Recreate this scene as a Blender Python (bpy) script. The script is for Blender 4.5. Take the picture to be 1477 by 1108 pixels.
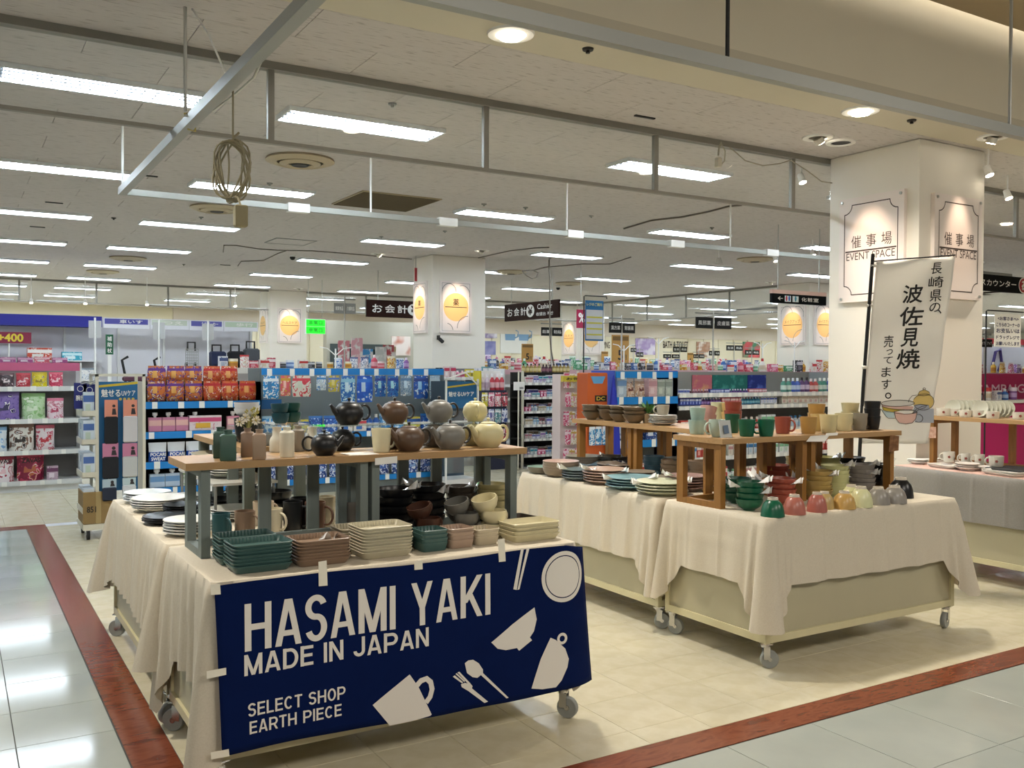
import bpy, bmesh, math, random
from mathutils import Vector, Matrix, Euler
for o in list(bpy.data.objects):
    bpy.data.objects.remove(o, do_unlink=True)
S = bpy.context.scene
C = S.collection
RND = random.Random(7)
PI = math.pi

# ------------------------------------------------------------------ camera
W_PX, H_PX, FOC, EYE = 1477.0, 1108.0, 1341.0, 1.48
def _unit(v):
    return Vector(v).normalized()
_ex = _unit((2970-W_PX/2, 541-H_PX/2, FOC))      # where the x axis vanishes
_ey = _unit((-68-W_PX/2, 525-H_PX/2, FOC))       # where the y axis vanishes
_ez = _ex.cross(_ey).normalized()
if _ez.y > 0: _ez = -_ez
_ey = _ez.cross(_ex)
if _ey.z < 0: _ey = -_ey
def to_world(v):
    v = Vector(v); return Vector((_ex.dot(v), _ey.dot(v), _ez.dot(v)))
_r, _u, _f = to_world((1,0,0)), to_world((0,-1,0)), to_world((0,0,1))
CAM = Vector((0,0,EYE))
cd = bpy.data.cameras.new('camera'); cam = bpy.data.objects.new('camera', cd); C.objects.link(cam)
cam.matrix_world = Matrix(((_r.x,_u.x,-_f.x,0),(_r.y,_u.y,-_f.y,0),(_r.z,_u.z,-_f.z,EYE),(0,0,0,1)))
cd.sensor_width = 36; cd.lens = 36*FOC/W_PX; cd.clip_start = .05; cd.clip_end = 200
S.camera = cam
# surveying helpers: the point of a known plane that a line of sight meets
def _ray(px, py): return to_world((px-W_PX/2, py-H_PX/2, FOC))
def at_z(px, py, z):
    d = _ray(px,py); return CAM + d*((z-EYE)/d.z)
def at_y(px, py, y):
    d = _ray(px,py); return CAM + d*(y/d.y)
def at_x(px, py, x):
    d = _ray(px,py); return CAM + d*(x/d.x)
def scale_at(p): return (Vector(p)-CAM).dot(_f)/FOC       # metres per pixel there

# ------------------------------------------------------------------ light and exposure
S.view_settings.view_transform = 'Standard'; S.view_settings.look = 'None'
S.view_settings.gamma = 1; S.view_settings.use_curve_mapping = False
S.view_settings.exposure = 0.1
PANEL_L, DOWN_W, MALL_W, SPOT_W, AMB = 23.0, 58.0, 105.0, 13.0, 0.21
w = bpy.data.worlds.new('World'); S.world = w; w.use_nodes = True
w.node_tree.nodes['Background'].inputs[0].default_value = (1.0,.97,.92,1)
w.node_tree.nodes['Background'].inputs[1].default_value = AMB
def lamp(name, kind, loc, energy, color=(1,1,1), target=None, **kw):
    l = bpy.data.lights.new(name, kind); l.energy = energy; l.color = color
    for k, v in kw.items(): setattr(l, k, v)
    o = bpy.data.objects.new(name, l); o.location = loc; C.objects.link(o)
    if target is not None:
        o.rotation_euler = (Vector(target)-Vector(loc)).to_track_quat('-Z','Y').to_euler()
    return o
# lights of the mall concourse on the camera's side
for i, (x, y) in enumerate(((-1.2,-1.5),(3.2,-1.5),(7.6,-1.0))):
    lamp('mall_light', 'AREA', (x,y,3.85), MALL_W, (1,.94,.85), (x,y+.4,0), shape='RECTANGLE', size=2.2, size_y=1.0)

# ------------------------------------------------------------------ materials
def lin(h):
    h = h.lstrip('#'); r = []
    for i in (0,2,4):
        c = int(h[i:i+2],16)/255
        r.append(c/12.92 if c <= .04045 else ((c+.055)/1.055)**2.4)
    return (r[0], r[1], r[2], 1)
_M = {}
def mat(col, rough=.5, metal=0, spec=.5, emit=0, var=0, scale=30, bump=0, bscale=60, coat=0):
    """plain coloured surface with a little procedural grain"""
    key = (col,rough,metal,spec,emit,var,scale,bump,bscale,coat)
    if key in _M: return _M[key]
    m = bpy.data.materials.new('surface_'+col.lstrip('#')); m.use_nodes = True
    nt = m.node_tree; b = nt.nodes['Principled BSDF']
    c = lin(col); b.inputs['Base Color'].default_value = c
    b.inputs['Roughness'].default_value = rough; b.inputs['Metallic'].default_value = metal
    b.inputs['Specular IOR Level'].default_value = spec
    if coat: b.inputs['Coat Weight'].default_value = coat; b.inputs['Coat Roughness'].default_value = .1
    if emit:
        b.inputs['Emission Color'].default_value = c; b.inputs['Emission Strength'].default_value = emit
    if var or bump:
        tc = nt.nodes.new('ShaderNodeTexCoord')
    if var:
        n = nt.nodes.new('ShaderNodeTexNoise'); n.inputs['Scale'].default_value = scale; n.inputs['Detail'].default_value = 4
        nt.links.new(tc.outputs['Object'], n.inputs['Vector'])
        hs = nt.nodes.new('ShaderNodeMix'); hs.data_type = 'RGBA'
        hs.inputs['A'].default_value = tuple(min(1,x*(1-var)) for x in c[:3])+(1,)
        hs.inputs['B'].default_value = tuple(min(1,x*(1+var)) for x in c[:3])+(1,)
        nt.links.new(n.outputs['Fac'], hs.inputs['Factor']); nt.links.new(hs.outputs['Result'], b.inputs['Base Color'])
    if bump:
        n2 = nt.nodes.new('ShaderNodeTexNoise'); n2.inputs['Scale'].default_value = bscale
        nt.links.new(tc.outputs['Object'], n2.inputs['Vector'])
        bp = nt.nodes.new('ShaderNodeBump'); bp.inputs['Strength'].default_value = bump; bp.inputs['Distance'].default_value = .01
        nt.links.new(n2.outputs['Fac'], bp.inputs['Height']); nt.links.new(bp.outputs['Normal'], b.inputs['Normal'])
    _M[key] = m; return m
def ramp_mat(name, stops, rough, vec_scale=(1,1,1), nscale=5, detail=6, coat=0, distort=0, bump=0, coord='Object', wave=None, rough_var=0, spec=.5):
    """colour ramp over a (stretched) noise or wave in real object space"""
    m = bpy.data.materials.new(name); m.use_nodes = True; nt = m.node_tree; b = nt.nodes['Principled BSDF']
    tc = nt.nodes.new('ShaderNodeTexCoord'); mp = nt.nodes.new('ShaderNodeMapping'); mp.inputs['Scale'].default_value = vec_scale
    nt.links.new(tc.outputs[coord], mp.inputs['Vector'])
    if wave:
        n = nt.nodes.new('ShaderNodeTexWave'); n.inputs['Scale'].default_value = nscale; n.inputs['Distortion'].default_value = distort
        n.bands_direction = wave; n.inputs['Detail'].default_value = detail
    else:
        n = nt.nodes.new('ShaderNodeTexNoise'); n.inputs['Scale'].default_value = nscale; n.inputs['Detail'].default_value = detail
        n.inputs['Distortion'].default_value = distort
    nt.links.new(mp.outputs['Vector'], n.inputs['Vector'])
    r = nt.nodes.new('ShaderNodeValToRGB'); el = r.color_ramp.elements
    while len(el) < len(stops): el.new(.5)
    for e, (p, c) in zip(el, stops): e.position = p; e.color = lin(c)
    nt.links.new(n.outputs['Fac'], r.inputs['Fac']); nt.links.new(r.outputs['Color'], b.inputs['Base Color'])
    b.inputs['Roughness'].default_value = rough; b.inputs['Specular IOR Level'].default_value = spec
    if coat: b.inputs['Coat Weight'].default_value = coat; b.inputs['Coat Roughness'].default_value = .05
    if bump:
        bp = nt.nodes.new('ShaderNodeBump'); bp.inputs['Strength'].default_value = bump; bp.inputs['Distance'].default_value = .004
        nt.links.new(n.outputs['Fac'], bp.inputs['Height']); nt.links.new(bp.outputs['Normal'], b.inputs['Normal'])
    return m
def print_mat(c1, c2, c3, scale=22, rough=.3, crinkle=.35):
    """busy printed packaging: patches of three inks, with slightly crinkled film"""
    key = ('print',c1,c2,c3,scale,rough,crinkle)
    if key in _M: return _M[key]
    m = bpy.data.materials.new('print_'+c1.lstrip('#')); m.use_nodes = True; nt = m.node_tree; b = nt.nodes['Principled BSDF']
    tc = nt.nodes.new('ShaderNodeTexCoord'); oi = nt.nodes.new('ShaderNodeObjectInfo'); ad = nt.nodes.new('ShaderNodeVectorMath'); ad.operation = 'ADD'
    cm = nt.nodes.new('ShaderNodeMath'); cm.operation = 'MULTIPLY'; cm.inputs[1].default_value = 3.0
    nt.links.new(oi.outputs['Random'], cm.inputs[0]); nt.links.new(tc.outputs['Object'], ad.inputs[0]); nt.links.new(cm.outputs[0], ad.inputs[1])
    n = nt.nodes.new('ShaderNodeTexNoise'); n.inputs['Scale'].default_value = scale; n.inputs['Detail'].default_value = 1.5
    nt.links.new(ad.outputs[0], n.inputs['Vector']); r = nt.nodes.new('ShaderNodeValToRGB'); r.color_ramp.interpolation = 'CONSTANT'; el = r.color_ramp.elements
    for q in range(4): el.new(.5)
    for e, (pz, c) in zip(el, ((0,c2),(.36,c1),(.54,c2),(.60,'#e6e2dc'),(.625,c3),(.68,c1))): e.position = pz; e.color = lin(c)
    nt.links.new(n.outputs['Fac'], r.inputs['Fac']); nt.links.new(r.outputs['Color'], b.inputs['Base Color']); b.inputs['Roughness'].default_value = rough
    if crinkle:
        n2 = nt.nodes.new('ShaderNodeTexNoise'); n2.inputs['Scale'].default_value = 26; nt.links.new(ad.outputs[0], n2.inputs['Vector'])
        bp = nt.nodes.new('ShaderNodeBump'); bp.inputs['Strength'].default_value = crinkle; bp.inputs['Distance'].default_value = .03
        nt.links.new(n2.outputs['Fac'], bp.inputs['Height']); nt.links.new(bp.outputs['Normal'], b.inputs['Normal'])
    _M[key] = m; return m
def glass_mat(name, tint='#ffffff', haze=.04, rough=.0):
    m = bpy.data.materials.new(name); m.use_nodes = True; nt = m.node_tree
    for n in list(nt.nodes): nt.nodes.remove(n)
    out = nt.nodes.new('ShaderNodeOutputMaterial')
    tr = nt.nodes.new('ShaderNodeBsdfTransparent'); tr.inputs[0].default_value = lin(tint)
    gl = nt.nodes.new('ShaderNodeBsdfGlossy'); gl.inputs['Roughness'].default_value = rough
    df = nt.nodes.new('ShaderNodeBsdfDiffuse'); df.inputs[0].default_value = (.9,.92,.92,1)
    fr = nt.nodes.new('ShaderNodeFresnel'); ge = nt.nodes.new('ShaderNodeNewGeometry'); io = nt.nodes.new('ShaderNodeMapRange')
    io.inputs['To Min'].default_value = 1.45; io.inputs['To Max'].default_value = 1/1.45      # leaving the pane again
    nt.links.new(ge.outputs['Backfacing'], io.inputs['Value']); nt.links.new(io.outputs['Result'], fr.inputs[0])
    m1 = nt.nodes.new('ShaderNodeMixShader'); m2 = nt.nodes.new('ShaderNodeMixShader'); m1.inputs[0].default_value = haze
    nt.links.new(tr.outputs[0], m1.inputs[1]); nt.links.new(df.outputs[0], m1.inputs[2])
    nt.links.new(fr.outputs[0], m2.inputs[0]); nt.links.new(m1.outputs[0], m2.inputs[1]); nt.links.new(gl.outputs[0], m2.inputs[2])
    nt.links.new(m2.outputs[0], out.inputs[0]); return m

WHITE = mat('#e9e8e4', .6); WALLW = mat('#e6e4df', .7, var=.03, scale=8)
STEEL = mat('#b9bab6', .35, metal=.7); DARK = mat('#1c1a19', .5); BLACK = mat('#0c0c0c', .6)
ALU = mat('#9fa09a', .45, metal=.35); FRAMEC = mat('#8b8880', .5, metal=.15); GREYM = mat('#8b8d8a', .5)
CREAMF = mat('#cfc69f', .4, var=.05, scale=12); CREAMP = mat('#b2ab8f', .45, var=.05, scale=5)
PAPER = mat('#eceae4', .7); TAPE = mat('#ece6d4', .35)
BLUEP = mat('#0f7fc9', .45); SHELFW = mat('#dcdcda', .45); SHELFG = mat('#8b908f', .5)
CHROME = mat('#c8c8c8', .2, metal=1); RUBBER = mat('#8f918c', .5)
GLASS = glass_mat('clear_glass', '#fdfefe', .045); ACRYL = glass_mat('clear_acrylic', '#f2f7f5', .06)
WOOD_A = ramp_mat('oak_top', [(0,'#a07c52'),(.5,'#ad8a5e'),(1,'#866441')], .4, (1.2,14,14), 3, 6, distort=.6)
WOOD_Y = ramp_mat('oak_top_lengthwise', [(0,'#a07c52'),(.5,'#ad8a5e'),(1,'#866441')], .4, (14,1.2,14), 3, 6, distort=.6)
WOOD_V = ramp_mat('stained_post', [(0,'#835a2a'),(.5,'#946830'),(1,'#5e3e1b')], .45, (16,16,1.5), 3, 6, distort=.5)
GREYPOST = ramp_mat('grey_painted_post', [(0,'#66706c'),(1,'#7b8581')], .55, (12,12,1.5), 3, 4)
# ------------------------------------------------------------------ mesh building
class MB:
    def __init__(s): s.v = []; s.f = []; s.m = []; s.T = None
    def add(s, vs, fs, m=0):
        k = len(s.v)
        s.v += [tuple(s.T @ Vector(v)) for v in vs] if s.T else [tuple(v) for v in vs]
        s.f += [tuple(i+k for i in f) for f in fs]; s.m += [m]*len(fs); return s
    def box(s, x0, y0, z0, x1, y1, z1, m=0):
        v = [(x0,y0,z0),(x1,y0,z0),(x1,y1,z0),(x0,y1,z0),(x0,y0,z1),(x1,y0,z1),(x1,y1,z1),(x0,y1,z1)]
        return s.add(v, [(0,3,2,1),(4,5,6,7),(0,1,5,4),(1,2,6,5),(2,3,7,6),(3,0,4,7)], m)
    def cbox(s, c, d, m=0):
        return s.box(c[0]-d[0]/2,c[1]-d[1]/2,c[2]-d[2]/2,c[0]+d[0]/2,c[1]+d[1]/2,c[2]+d[2]/2,m)
    def chamfer(s, x0, y0, z0, x1, y1, z1, b, m=0):
        v = []
        for (z, i) in ((z0,b),(z0+b,0),(z1-b,0),(z1,b)):
            v += [(x0+i,y0+i,z),(x1-i,y0+i,z),(x1-i,y1-i,z),(x0+i,y1-i,z)]
        f = [(3,2,1,0),(12,13,14,15)]
        for k in range(3):
            for j in range(4):
                a, b2 = k*4+j, k*4+(j+1)%4; f.append((a,b2,b2+4,a+4))
        return s.add(v, f, m)
    def lathe(s, prof, seg=20, m=0, ribs=0, amp=0, rz=(0,9), cap=False, c=(0,0,0), sq=None):
        v, f = [], []; n = len(prof)
        for i in range(seg):
            a = 2*PI*i/seg
            for r, z in prof:
                rr = r
                if ribs and rz[0] < z < rz[1]: rr = r*(1-amp*(i % 2))
                ca, sa = math.cos(a), math.sin(a)
                if sq:
                    k = (abs(ca)**sq+abs(sa)**sq)**(-1/sq); ca *= k; sa *= k
                v.append((c[0]+rr*ca, c[1]+rr*sa, c[2]+z))
        for i in range(seg):
            j = (i+1) % seg
            for k in range(n-1):
                a, b, d, e = i*n+k, j*n+k, j*n+k+1, i*n+k+1
                if prof[k][0] < 1e-6: f.append((a,d,e))
                elif prof[k+1][0] < 1e-6: f.append((a,b,e))
                else: f.append((a,b,d,e))
        return s.add(v, f, m)
    def cyl(s, p0, p1, r, seg=10, m=0, r1=None):
        p0, p1 = Vector(p0), Vector(p1); d = (p1-p0).normalized()
        a = d.orthogonal().normalized(); b = d.cross(a); r1 = r if r1 is None else r1
        v = []
        for p, q in ((p0,r),(p1,r1)):
            for i in range(seg):
                t = 2*PI*i/seg; v.append(p+(a*math.cos(t)+b*math.sin(t))*q)
        f = [tuple(range(seg-1,-1,-1)), tuple(range(seg,2*seg))]
        for i in range(seg):
            j = (i+1) % seg; f.append((i,j,seg+j,seg+i))
        return s.add(v, f, m)
    def tube(s, pts, r, seg=6, m=0, closed=False):
        pts = [Vector(p) for p in pts]; n = len(pts); v, f = [], []
        d0 = (pts[1]-pts[0]).normalized(); a = d0.orthogonal().normalized()
        for i, p in enumerate(pts):
            if closed: d = (pts[(i+1) % n]-pts[i-1]).normalized()
            else: d = (pts[min(i+1,n-1)]-pts[max(i-1,0)]).normalized()
            a = (a-d*a.dot(d)); a = a.normalized() if a.length > 1e-6 else d.orthogonal().normalized()
            b = d.cross(a); rr = r[i] if isinstance(r,(list,tuple)) else r
            for k in range(seg):
                t = 2*PI*k/seg; v.append(p+(a*math.cos(t)+b*math.sin(t))*rr)
        for i in range(n if closed else n-1):
            j = (i+1) % n
            for k in range(seg):
                l = (k+1) % seg; f.append((i*seg+k,i*seg+l,j*seg+l,j*seg+k))
        if not closed: f += [tuple(range(seg-1,-1,-1)), tuple((n-1)*seg+k for k in range(seg))]
        return s.add(v, f, m)
    def ngon(s, pts, m=0): return s.add(pts, [tuple(range(len(pts)))], m)
    def prism(s, pts, d, m=0):
        """closed outline swept by vector d"""
        n = len(pts); d = Vector(d); p = [Vector(q) for q in pts]
        f = [tuple(range(n-1,-1,-1)), tuple(range(n,2*n))]+[(i,(i+1)%n,n+(i+1)%n,n+i) for i in range(n)]
        return s.add(p+[q+d for q in p], f, m)
    def rrect_stack(s, rings, seg=4, m=0, fl=0):
        """rings: (half x, half y, corner radius, z) joined bottom to top; fl = flute amplitude on every other vertex"""
        v, f = [], []; n = None
        for hx, hy, r, z in rings:
            ring = []
            for q, (sx, sy) in enumerate(((1,1),(-1,1),(-1,-1),(1,-1))):
                for k in range(seg+1):
                    t = PI/2*(q+k/seg); ring.append((sx*(hx-r)+r*math.cos(t), sy*(hy-r)+r*math.sin(t), z))
            n = len(ring); v += ring
        for i in range(len(rings)-1):
            for k in range(n):
                l = (k+1) % n; f.append((i*n+k,i*n+l,(i+1)*n+l,(i+1)*n+k))
        f.append(tuple(range(n-1,-1,-1))); f.append(tuple((len(rings)-1)*n+k for k in range(n)))
        return s.add(v, f, m)
    def mesh(s, name, mats, smooth=None):
        me = bpy.data.meshes.new(name); me.from_pydata(s.v, [], s.f)
        for m in (mats if isinstance(mats,(list,tuple)) else [mats]): me.materials.append(m)
        if any(s.m): me.polygons.foreach_set('material_index', s.m)
        if smooth:
            me.polygons.foreach_set('use_smooth', [True]*len(s.f)); me.set_sharp_from_angle(angle=math.radians(smooth))
        me.update(); return me
    def build(s, name, mats, parent=None, loc=None, rz=None, smooth=None):
        return put(name, s.mesh(name, mats, smooth), parent, loc, rz)
def put(name, me, parent=None, loc=None, rz=None, rot=None):
    o = bpy.data.objects.new(name, me); C.objects.link(o)
    if parent: o.parent = parent
    if loc is not None: o.location = loc
    if rz is not None: o.rotation_euler = (0,0,rz)
    if rot is not None: o.rotation_euler = rot
    return o
def tag(o, label, cat, group=None, kind=None):
    if label: o['label'] = label
    if cat: o['category'] = cat
    if group: o['group'] = group
    if kind: o['kind'] = kind
    return o
def thing(name, label, cat, loc=(0,0,0), rz=0, group=None):
    o = bpy.data.objects.new(name, None); C.objects.link(o); o.location = loc; o.rotation_euler = (0,0,rz)
    o.empty_display_size = .1
    return tag(o, label, cat, group)
def struct(o): o['kind'] = 'structure'; return o
def kids(o): return KIDS.get(o.name, [])
def dup(root, loc=None, rz=None, label=None, group=None, rot=None):
    """a copy of a thing with copies of its parts and sub-parts"""
    def rec(o, par):
        c = o.copy(); C.objects.link(c); c.parent = par
        for ch in list(o.children): rec(ch, c)
        return c
    r = rec(root, None)
    if loc is not None: r.location = loc
    if rz is not None: r.rotation_euler = (0,0,rz)
    if rot is not None: r.rotation_euler = rot
    if label: r['label'] = label
    if group: r['group'] = group
    elif 'group' in r.keys() and group == '': del r['group']
    return r
ORD = ['first','second','third','fourth','fifth','sixth','seventh','eighth','ninth','tenth','eleventh','twelfth','thirteenth','fourteenth','fifteenth','sixteenth','seventeenth','eighteenth','nineteenth','twentieth']
TENS = ['twenty','thirty','forty','fifty','sixty','seventy']
def nth(i): return ORD[i] if i < 20 else (TENS[(i+1)//10-2]+'-'+ORD[(i+1)%10-1] if (i+1)%10 else TENS[(i+1)//10-2][:-1]+'ieth')
# ------------------------------------------------------------------ lettering (flat print or cut letters)
_TX = {}
def glyphs(s, bold=0.0, spacing=1.0, res=3):
    bold = 0.0
    key = (s,bold,spacing,res)
    if key not in _TX:
        cu = bpy.data.curves.new('t','FONT'); cu.body = s; cu.size = 1; cu.offset = bold; cu.space_character = spacing; cu.resolution_u = res; cu.fill_mode = 'FRONT'
        o = bpy.data.objects.new('t', cu); me = o.to_mesh()
        vs = [v.co.copy() for v in me.vertices]; fs = [tuple(p.vertices) for p in me.polygons]
        o.to_mesh_clear(); bpy.data.objects.remove(o); bpy.data.curves.remove(cu)
        if not vs: vs = [Vector((0,0,0)),Vector((1,0,0)),Vector((0,1,0))]; fs = [(0,1,2)]
        x0,x1 = min(v.x for v in vs), max(v.x for v in vs); y0,y1 = min(v.y for v in vs), max(v.y for v in vs)
        _TX[key] = ([((v.x-x0)/max(x1-x0,1e-6),(v.y-y0)/max(y1-y0,1e-6)) for v in vs], fs, (x1-x0)/max(y1-y0,1e-6))
    return _TX[key]
def letters(mb, s, org, ux, uz, w, h, m=0, bold=.0, spacing=1.0, res=3, fit=True, align='l'):
    """set the string into the box w x h at org (bottom-left) spanned by unit vectors ux, uz"""
    uv, fs, asp = glyphs(s, bold, spacing, res); org, ux, uz = Vector(org), Vector(ux), Vector(uz)
    ww = w if fit else min(w, h*asp)
    off = (w-ww)/2 if align == 'c' else 0
    nrm = ux.cross(uz)
    for q, (a, c) in enumerate(((0,0),) if bold < .004 else ((0,0),(-bold,0),(bold,0),(0,-bold),(0,bold))):     # heavier strokes: laid over itself, each a hair higher
        mb.add([org+ux*(off+u*ww+a*h)+uz*(v*h+c*h)+nrm*(.0004*q) for u, v in uv], fs, m)
    return mb
# ------------------------------------------------------------------ the setting
TZ = .745                      # table tops
CEIL = 3.3
M_CREAM = ramp_mat('cream_vinyl', [(0,'#c3b99c'),(.45,'#d3caae'),(.6,'#d9d1b8'),(1,'#c9bfa2')], .2, (1,1,1), 9, 8, bump=.02)
M_GROUT = mat('#a89f86', .6); M_DKGROUT = mat('#3c3b36', .7)
M_GREY = ramp_mat('grey_mall_tile', [(0,'#9aa19b'),(.5,'#a8aea8'),(1,'#b5bbb4')], .09, (1,1,1), 2.5, 6, bump=.012)
M_RED = ramp_mat('red_granite', [(0,'#4a1d13'),(.36,'#6b3322'),(.5,'#84462f'),(.66,'#733a26'),(1,'#9a6348')], .16, (5,16,5), 1.7, 9, distort=.7)
M_CEILT = ramp_mat('fissured_ceiling_board', [(0,'#8a847f'),(.34,'#aca6a2'),(.42,'#c3bdba'),(1,'#cac4c1')], .9, (6,34,6), 1.6, 3, distort=.3, bump=.25)
M_PLAST = mat('#c9c2af', .75, var=.02, scale=5)
fl = struct(MB().box(-12,-6,-.12,46,33,-.004).build('floor', M_GROUT))
def chipped(mb, x0, y0, x1, y1, g=.0012): mb.chamfer(x0+g,y0+g,-.01,x1-g,y1-g,0,.0012)
tile_mesh = {}
def tile(name, x0, y0, x1, y1, m, g=.0012):
    k = (round(x1-x0,4), round(y1-y0,4), m.name)
    if k not in tile_mesh:
        b = MB(); b.chamfer(-(x1-x0)/2+g,-(y1-y0)/2+g,-.01,(x1-x0)/2-g,(y1-y0)/2-g,0,.001); tile_mesh[k] = b.mesh(name, m)
    return put(name, tile_mesh[k], fl, ((x0+x1)/2,(y0+y1)/2,0))
def in_view(p, mx=60):
    d = Vector(p)-CAM; zf = d.dot(_f)
    if zf < .3: return False
    px, py = W_PX/2+FOC*d.dot(_r)/zf, H_PX/2-FOC*d.dot(_u)/zf
    return -mx < px < W_PX+mx and -mx < py < H_PX+mx
cells = []
ax = [.723, 1.051]+[1.375+.324*k for k in range(44)]
ay = [2.826, 2.972]+[2.972+.325*k for k in range(1,36)]
for i in range(len(ax)-1):
    for j in range(len(ay)-1): cells.append((ax[i],ay[j],ax[i+1],ay[j+1]))
for i in range(8):
    for j in range(16): cells.append((.723-.324*(i+1), 9.59+.325*j, .723-.324*i, 9.59+.325*(j+1)))
vis = [c for c in cells if in_view(((c[0]+c[2])/2,(c[1]+c[3])/2,0))]
vis.sort(key=lambda c: (c[0]**2+c[1]**2))
for c in vis[:300]: tile('vinyl_tile', *c, M_CREAM, .0008)
near = set(vis[:300]); b = MB()
for c in cells:
    if c not in near: chipped(b, *c, .0008)
b.box(-12,14.7,-.01,46,33,-.0005); b.box(14.9,2.83,-.01,46,14.7,-.0005)
tag(b.build('vinyl_tiles', M_CREAM, fl), None, None, kind='stuff')
bed = MB(); bed.box(-12,-6,-.0038,.56,9.38,-.003); bed.box(.55,-6,-.0038,46,2.665,-.003); bed.box(.5537,2.6567,-.0038,.7257,9.585,-.0028); bed.box(.7,2.6567,-.0038,46,2.8285,-.0028)
bed.build('joint_bed', M_DKGROUT, fl)
n = 0
gx = [.2-.475*k for k in range(5)]; b = MB()
for k in range(-12, 14):
    y0, y1 = 4.033+.41*k, 4.033+.41*(k+1)
    if y0 >= 9.37: continue
    y1 = min(y1, 9.375)
    for (x0,x1) in [(.2,.5545)]+[(gx[i+1],gx[i]) for i in range(4)]:
        if in_view(((x0+x1)/2,(y0+y1)/2,0), 90): tile('mall_tile', x0, y0, x1, y1, M_GREY, .0016)
        else: chipped(b, x0, y0, x1, y1)
for i in range(-6, 26):
    x0 = 3.06+.475*i
    if x0 < .557: continue
    for j in range(0, 12):
        y1 = 2.655 if j == 0 else 2.126-.475*(j-1); y0 = 2.126-.475*j
        if in_view((x0+.24,(y0+y1)/2,0), 90): tile('mall_tile', x0, y0, x0+.475, y1, M_GREY, .0016)
        else: chipped(b, x0, y0, x0+.475, y1)
tag(b.build('mall_tiles', M_GREY, fl), None, None, kind='stuff')
b = MB(); b.box(.559,2.663,-.01,.7205,9.58,.0); b.build('border_strip', M_RED, fl)
b = MB(); b.box(.7222,2.663,-.01,30,2.8235,.0); b.build('border_strip', M_RED, fl)
b = MB(); b.box(-12,9.383,-.01,.5575,9.58,.0); b.build('border_strip', M_RED, fl)
MB().box(.7222,9.44,-.01,1.05,9.58,.0012).build('threshold_strip', mat('#d9dbe0',.3), fl)

# ceiling of the store, boards laid in running bond
ce = struct(MB().box(-12,4.6,CEIL+.014,46,33,CEIL+.1).build('ceiling', mat('#6a655e',.9)))
cells = []
for j in range(38):
    y0 = 4.6+.462*j
    for i in range(-4, 20):
        x0 = 1.63+.98*i+(.49 if j % 2 else 0); cells.append((x0,y0,x0+.98,y0+.462))
vis = [c for c in cells if in_view(((c[0]+c[2])/2,(c[1]+c[3])/2,CEIL), 80)]
vis.sort(key=lambda c: c[0]**2+c[1]**2)
pm = MB(); pm.chamfer(-.4886,-.23,0,.4886,.23,.014,.0016); pm = pm.mesh('ceiling_panel', M_CEILT)
for c in vis[:300]: put('ceiling_panel', pm, ce, ((c[0]+c[2])/2,(c[1]+c[3])/2,CEIL))
near = set(vis[:300]); b = MB()
for c in cells:
    if c not in near: b.chamfer(c[0]+.0014,c[1]+.001,CEIL,c[2]-.0014,c[3]-.001,CEIL+.014,.002)
b.box(-12,22.16,CEIL,46,33,CEIL+.014); b.box(20.8,4.6,CEIL,46,22.16,CEIL+.014)
tag(b.build('ceiling_panels', M_CEILT, ce), None, None, kind='stuff')
# plaster strip, tall fascia with its light cove, lower concourse ceiling
struct(MB().box(-12,4.15,CEIL,46,4.597,CEIL+.1).build('trim_1', M_PLAST))
struct(MB().box(-12,4.15,CEIL+.1,46,4.3,4.6).build('wall_front', mat('#ddd6c2', .75, var=.02, scale=4)))
struct(MB().box(-12,-7,3.985,46,4.0,4.1).build('ceiling_concourse', mat('#a08e70', .8)))
struct(MB().box(-12,4.0,4.56,46,4.15,4.6).build('trim_2', mat('#d9d2bb', .75)))
cl = thing('cove_lamp', 'strip lamp hidden in the cove above the cream fascia', 'lamp', (4,3.93,4.16))
MB().box(-14,-.03,-.03,20,.03,.02).build('tube', mat('#fff4e2', .5, emit=9), cl); MB().box(-14,-.04,-.06,20,.04,-.03).build('housing', WHITE, cl)
# outer walls
struct(MB().box(-12,31,0,46,31.2,CEIL+.1).build('wall_back', mat('#e6dcc0', .8)))
struct(MB().box(-9.2,4.2,0,-9,31,CEIL+.1).build('wall_left', WALLW))
struct(MB().box(45,4.2,0,45.2,31,CEIL+.1).build('wall_right', WALLW))
# glass smoke screens hung from the ceiling
def screen(name, a, b_, zb, cuts, pos, axis, t=.03):
    """screen along axis from a to b_, at coordinate pos; bottom edge zb; mullions at cuts"""
    def bx(mb, u0, u1, z0, z1, th):
        if axis == 'x': mb.box(u0,pos-th,z0,u1,pos+th,z1)
        else: mb.box(pos-th,u0,z0,pos+th,u1,z1)
        return mb
    r = struct(bx(MB(), a, b_, CEIL-.045, CEIL, t).build(name, FRAMEC))
    bx(MB(), a, b_, zb-.022, zb, t*.55).build('bottom_rail', FRAMEC, r)
    ed = [a]+list(cuts)+[b_]
    for u in cuts: bx(MB(), u-.019, u+.019, zb, CEIL-.045, t*.5).build('mullion', FRAMEC, r)
    for i in range(len(ed)-1): bx(MB(), ed[i]+.015, ed[i+1]-.015, zb, CEIL-.045, .003).build('pane', GLASS, r)
    return r
screen('window_1', -2.83, 6.60, 2.835, [-1.34,.155,1.643,3.125,4.617,6.112], 5.57, 'x', .035)
screen('window_2', 7.38, 13.6, 2.835, [7.9,9.4,10.9,12.4], 5.57, 'x', .035)
screen('window_3', -6, 6.5, 2.83, [-4.5,-3,-1.5,0,1.2,2.7,4.2,5.6], 22.2, 'x')
screen('window_4', 7.45, 15.5, 2.83, [9,10.5,12,13.5], 22.2, 'x')
screen('window_5', 14.5, 22.1, 2.72, [16,17.5,19,20.5], 15.52, 'y')
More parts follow.
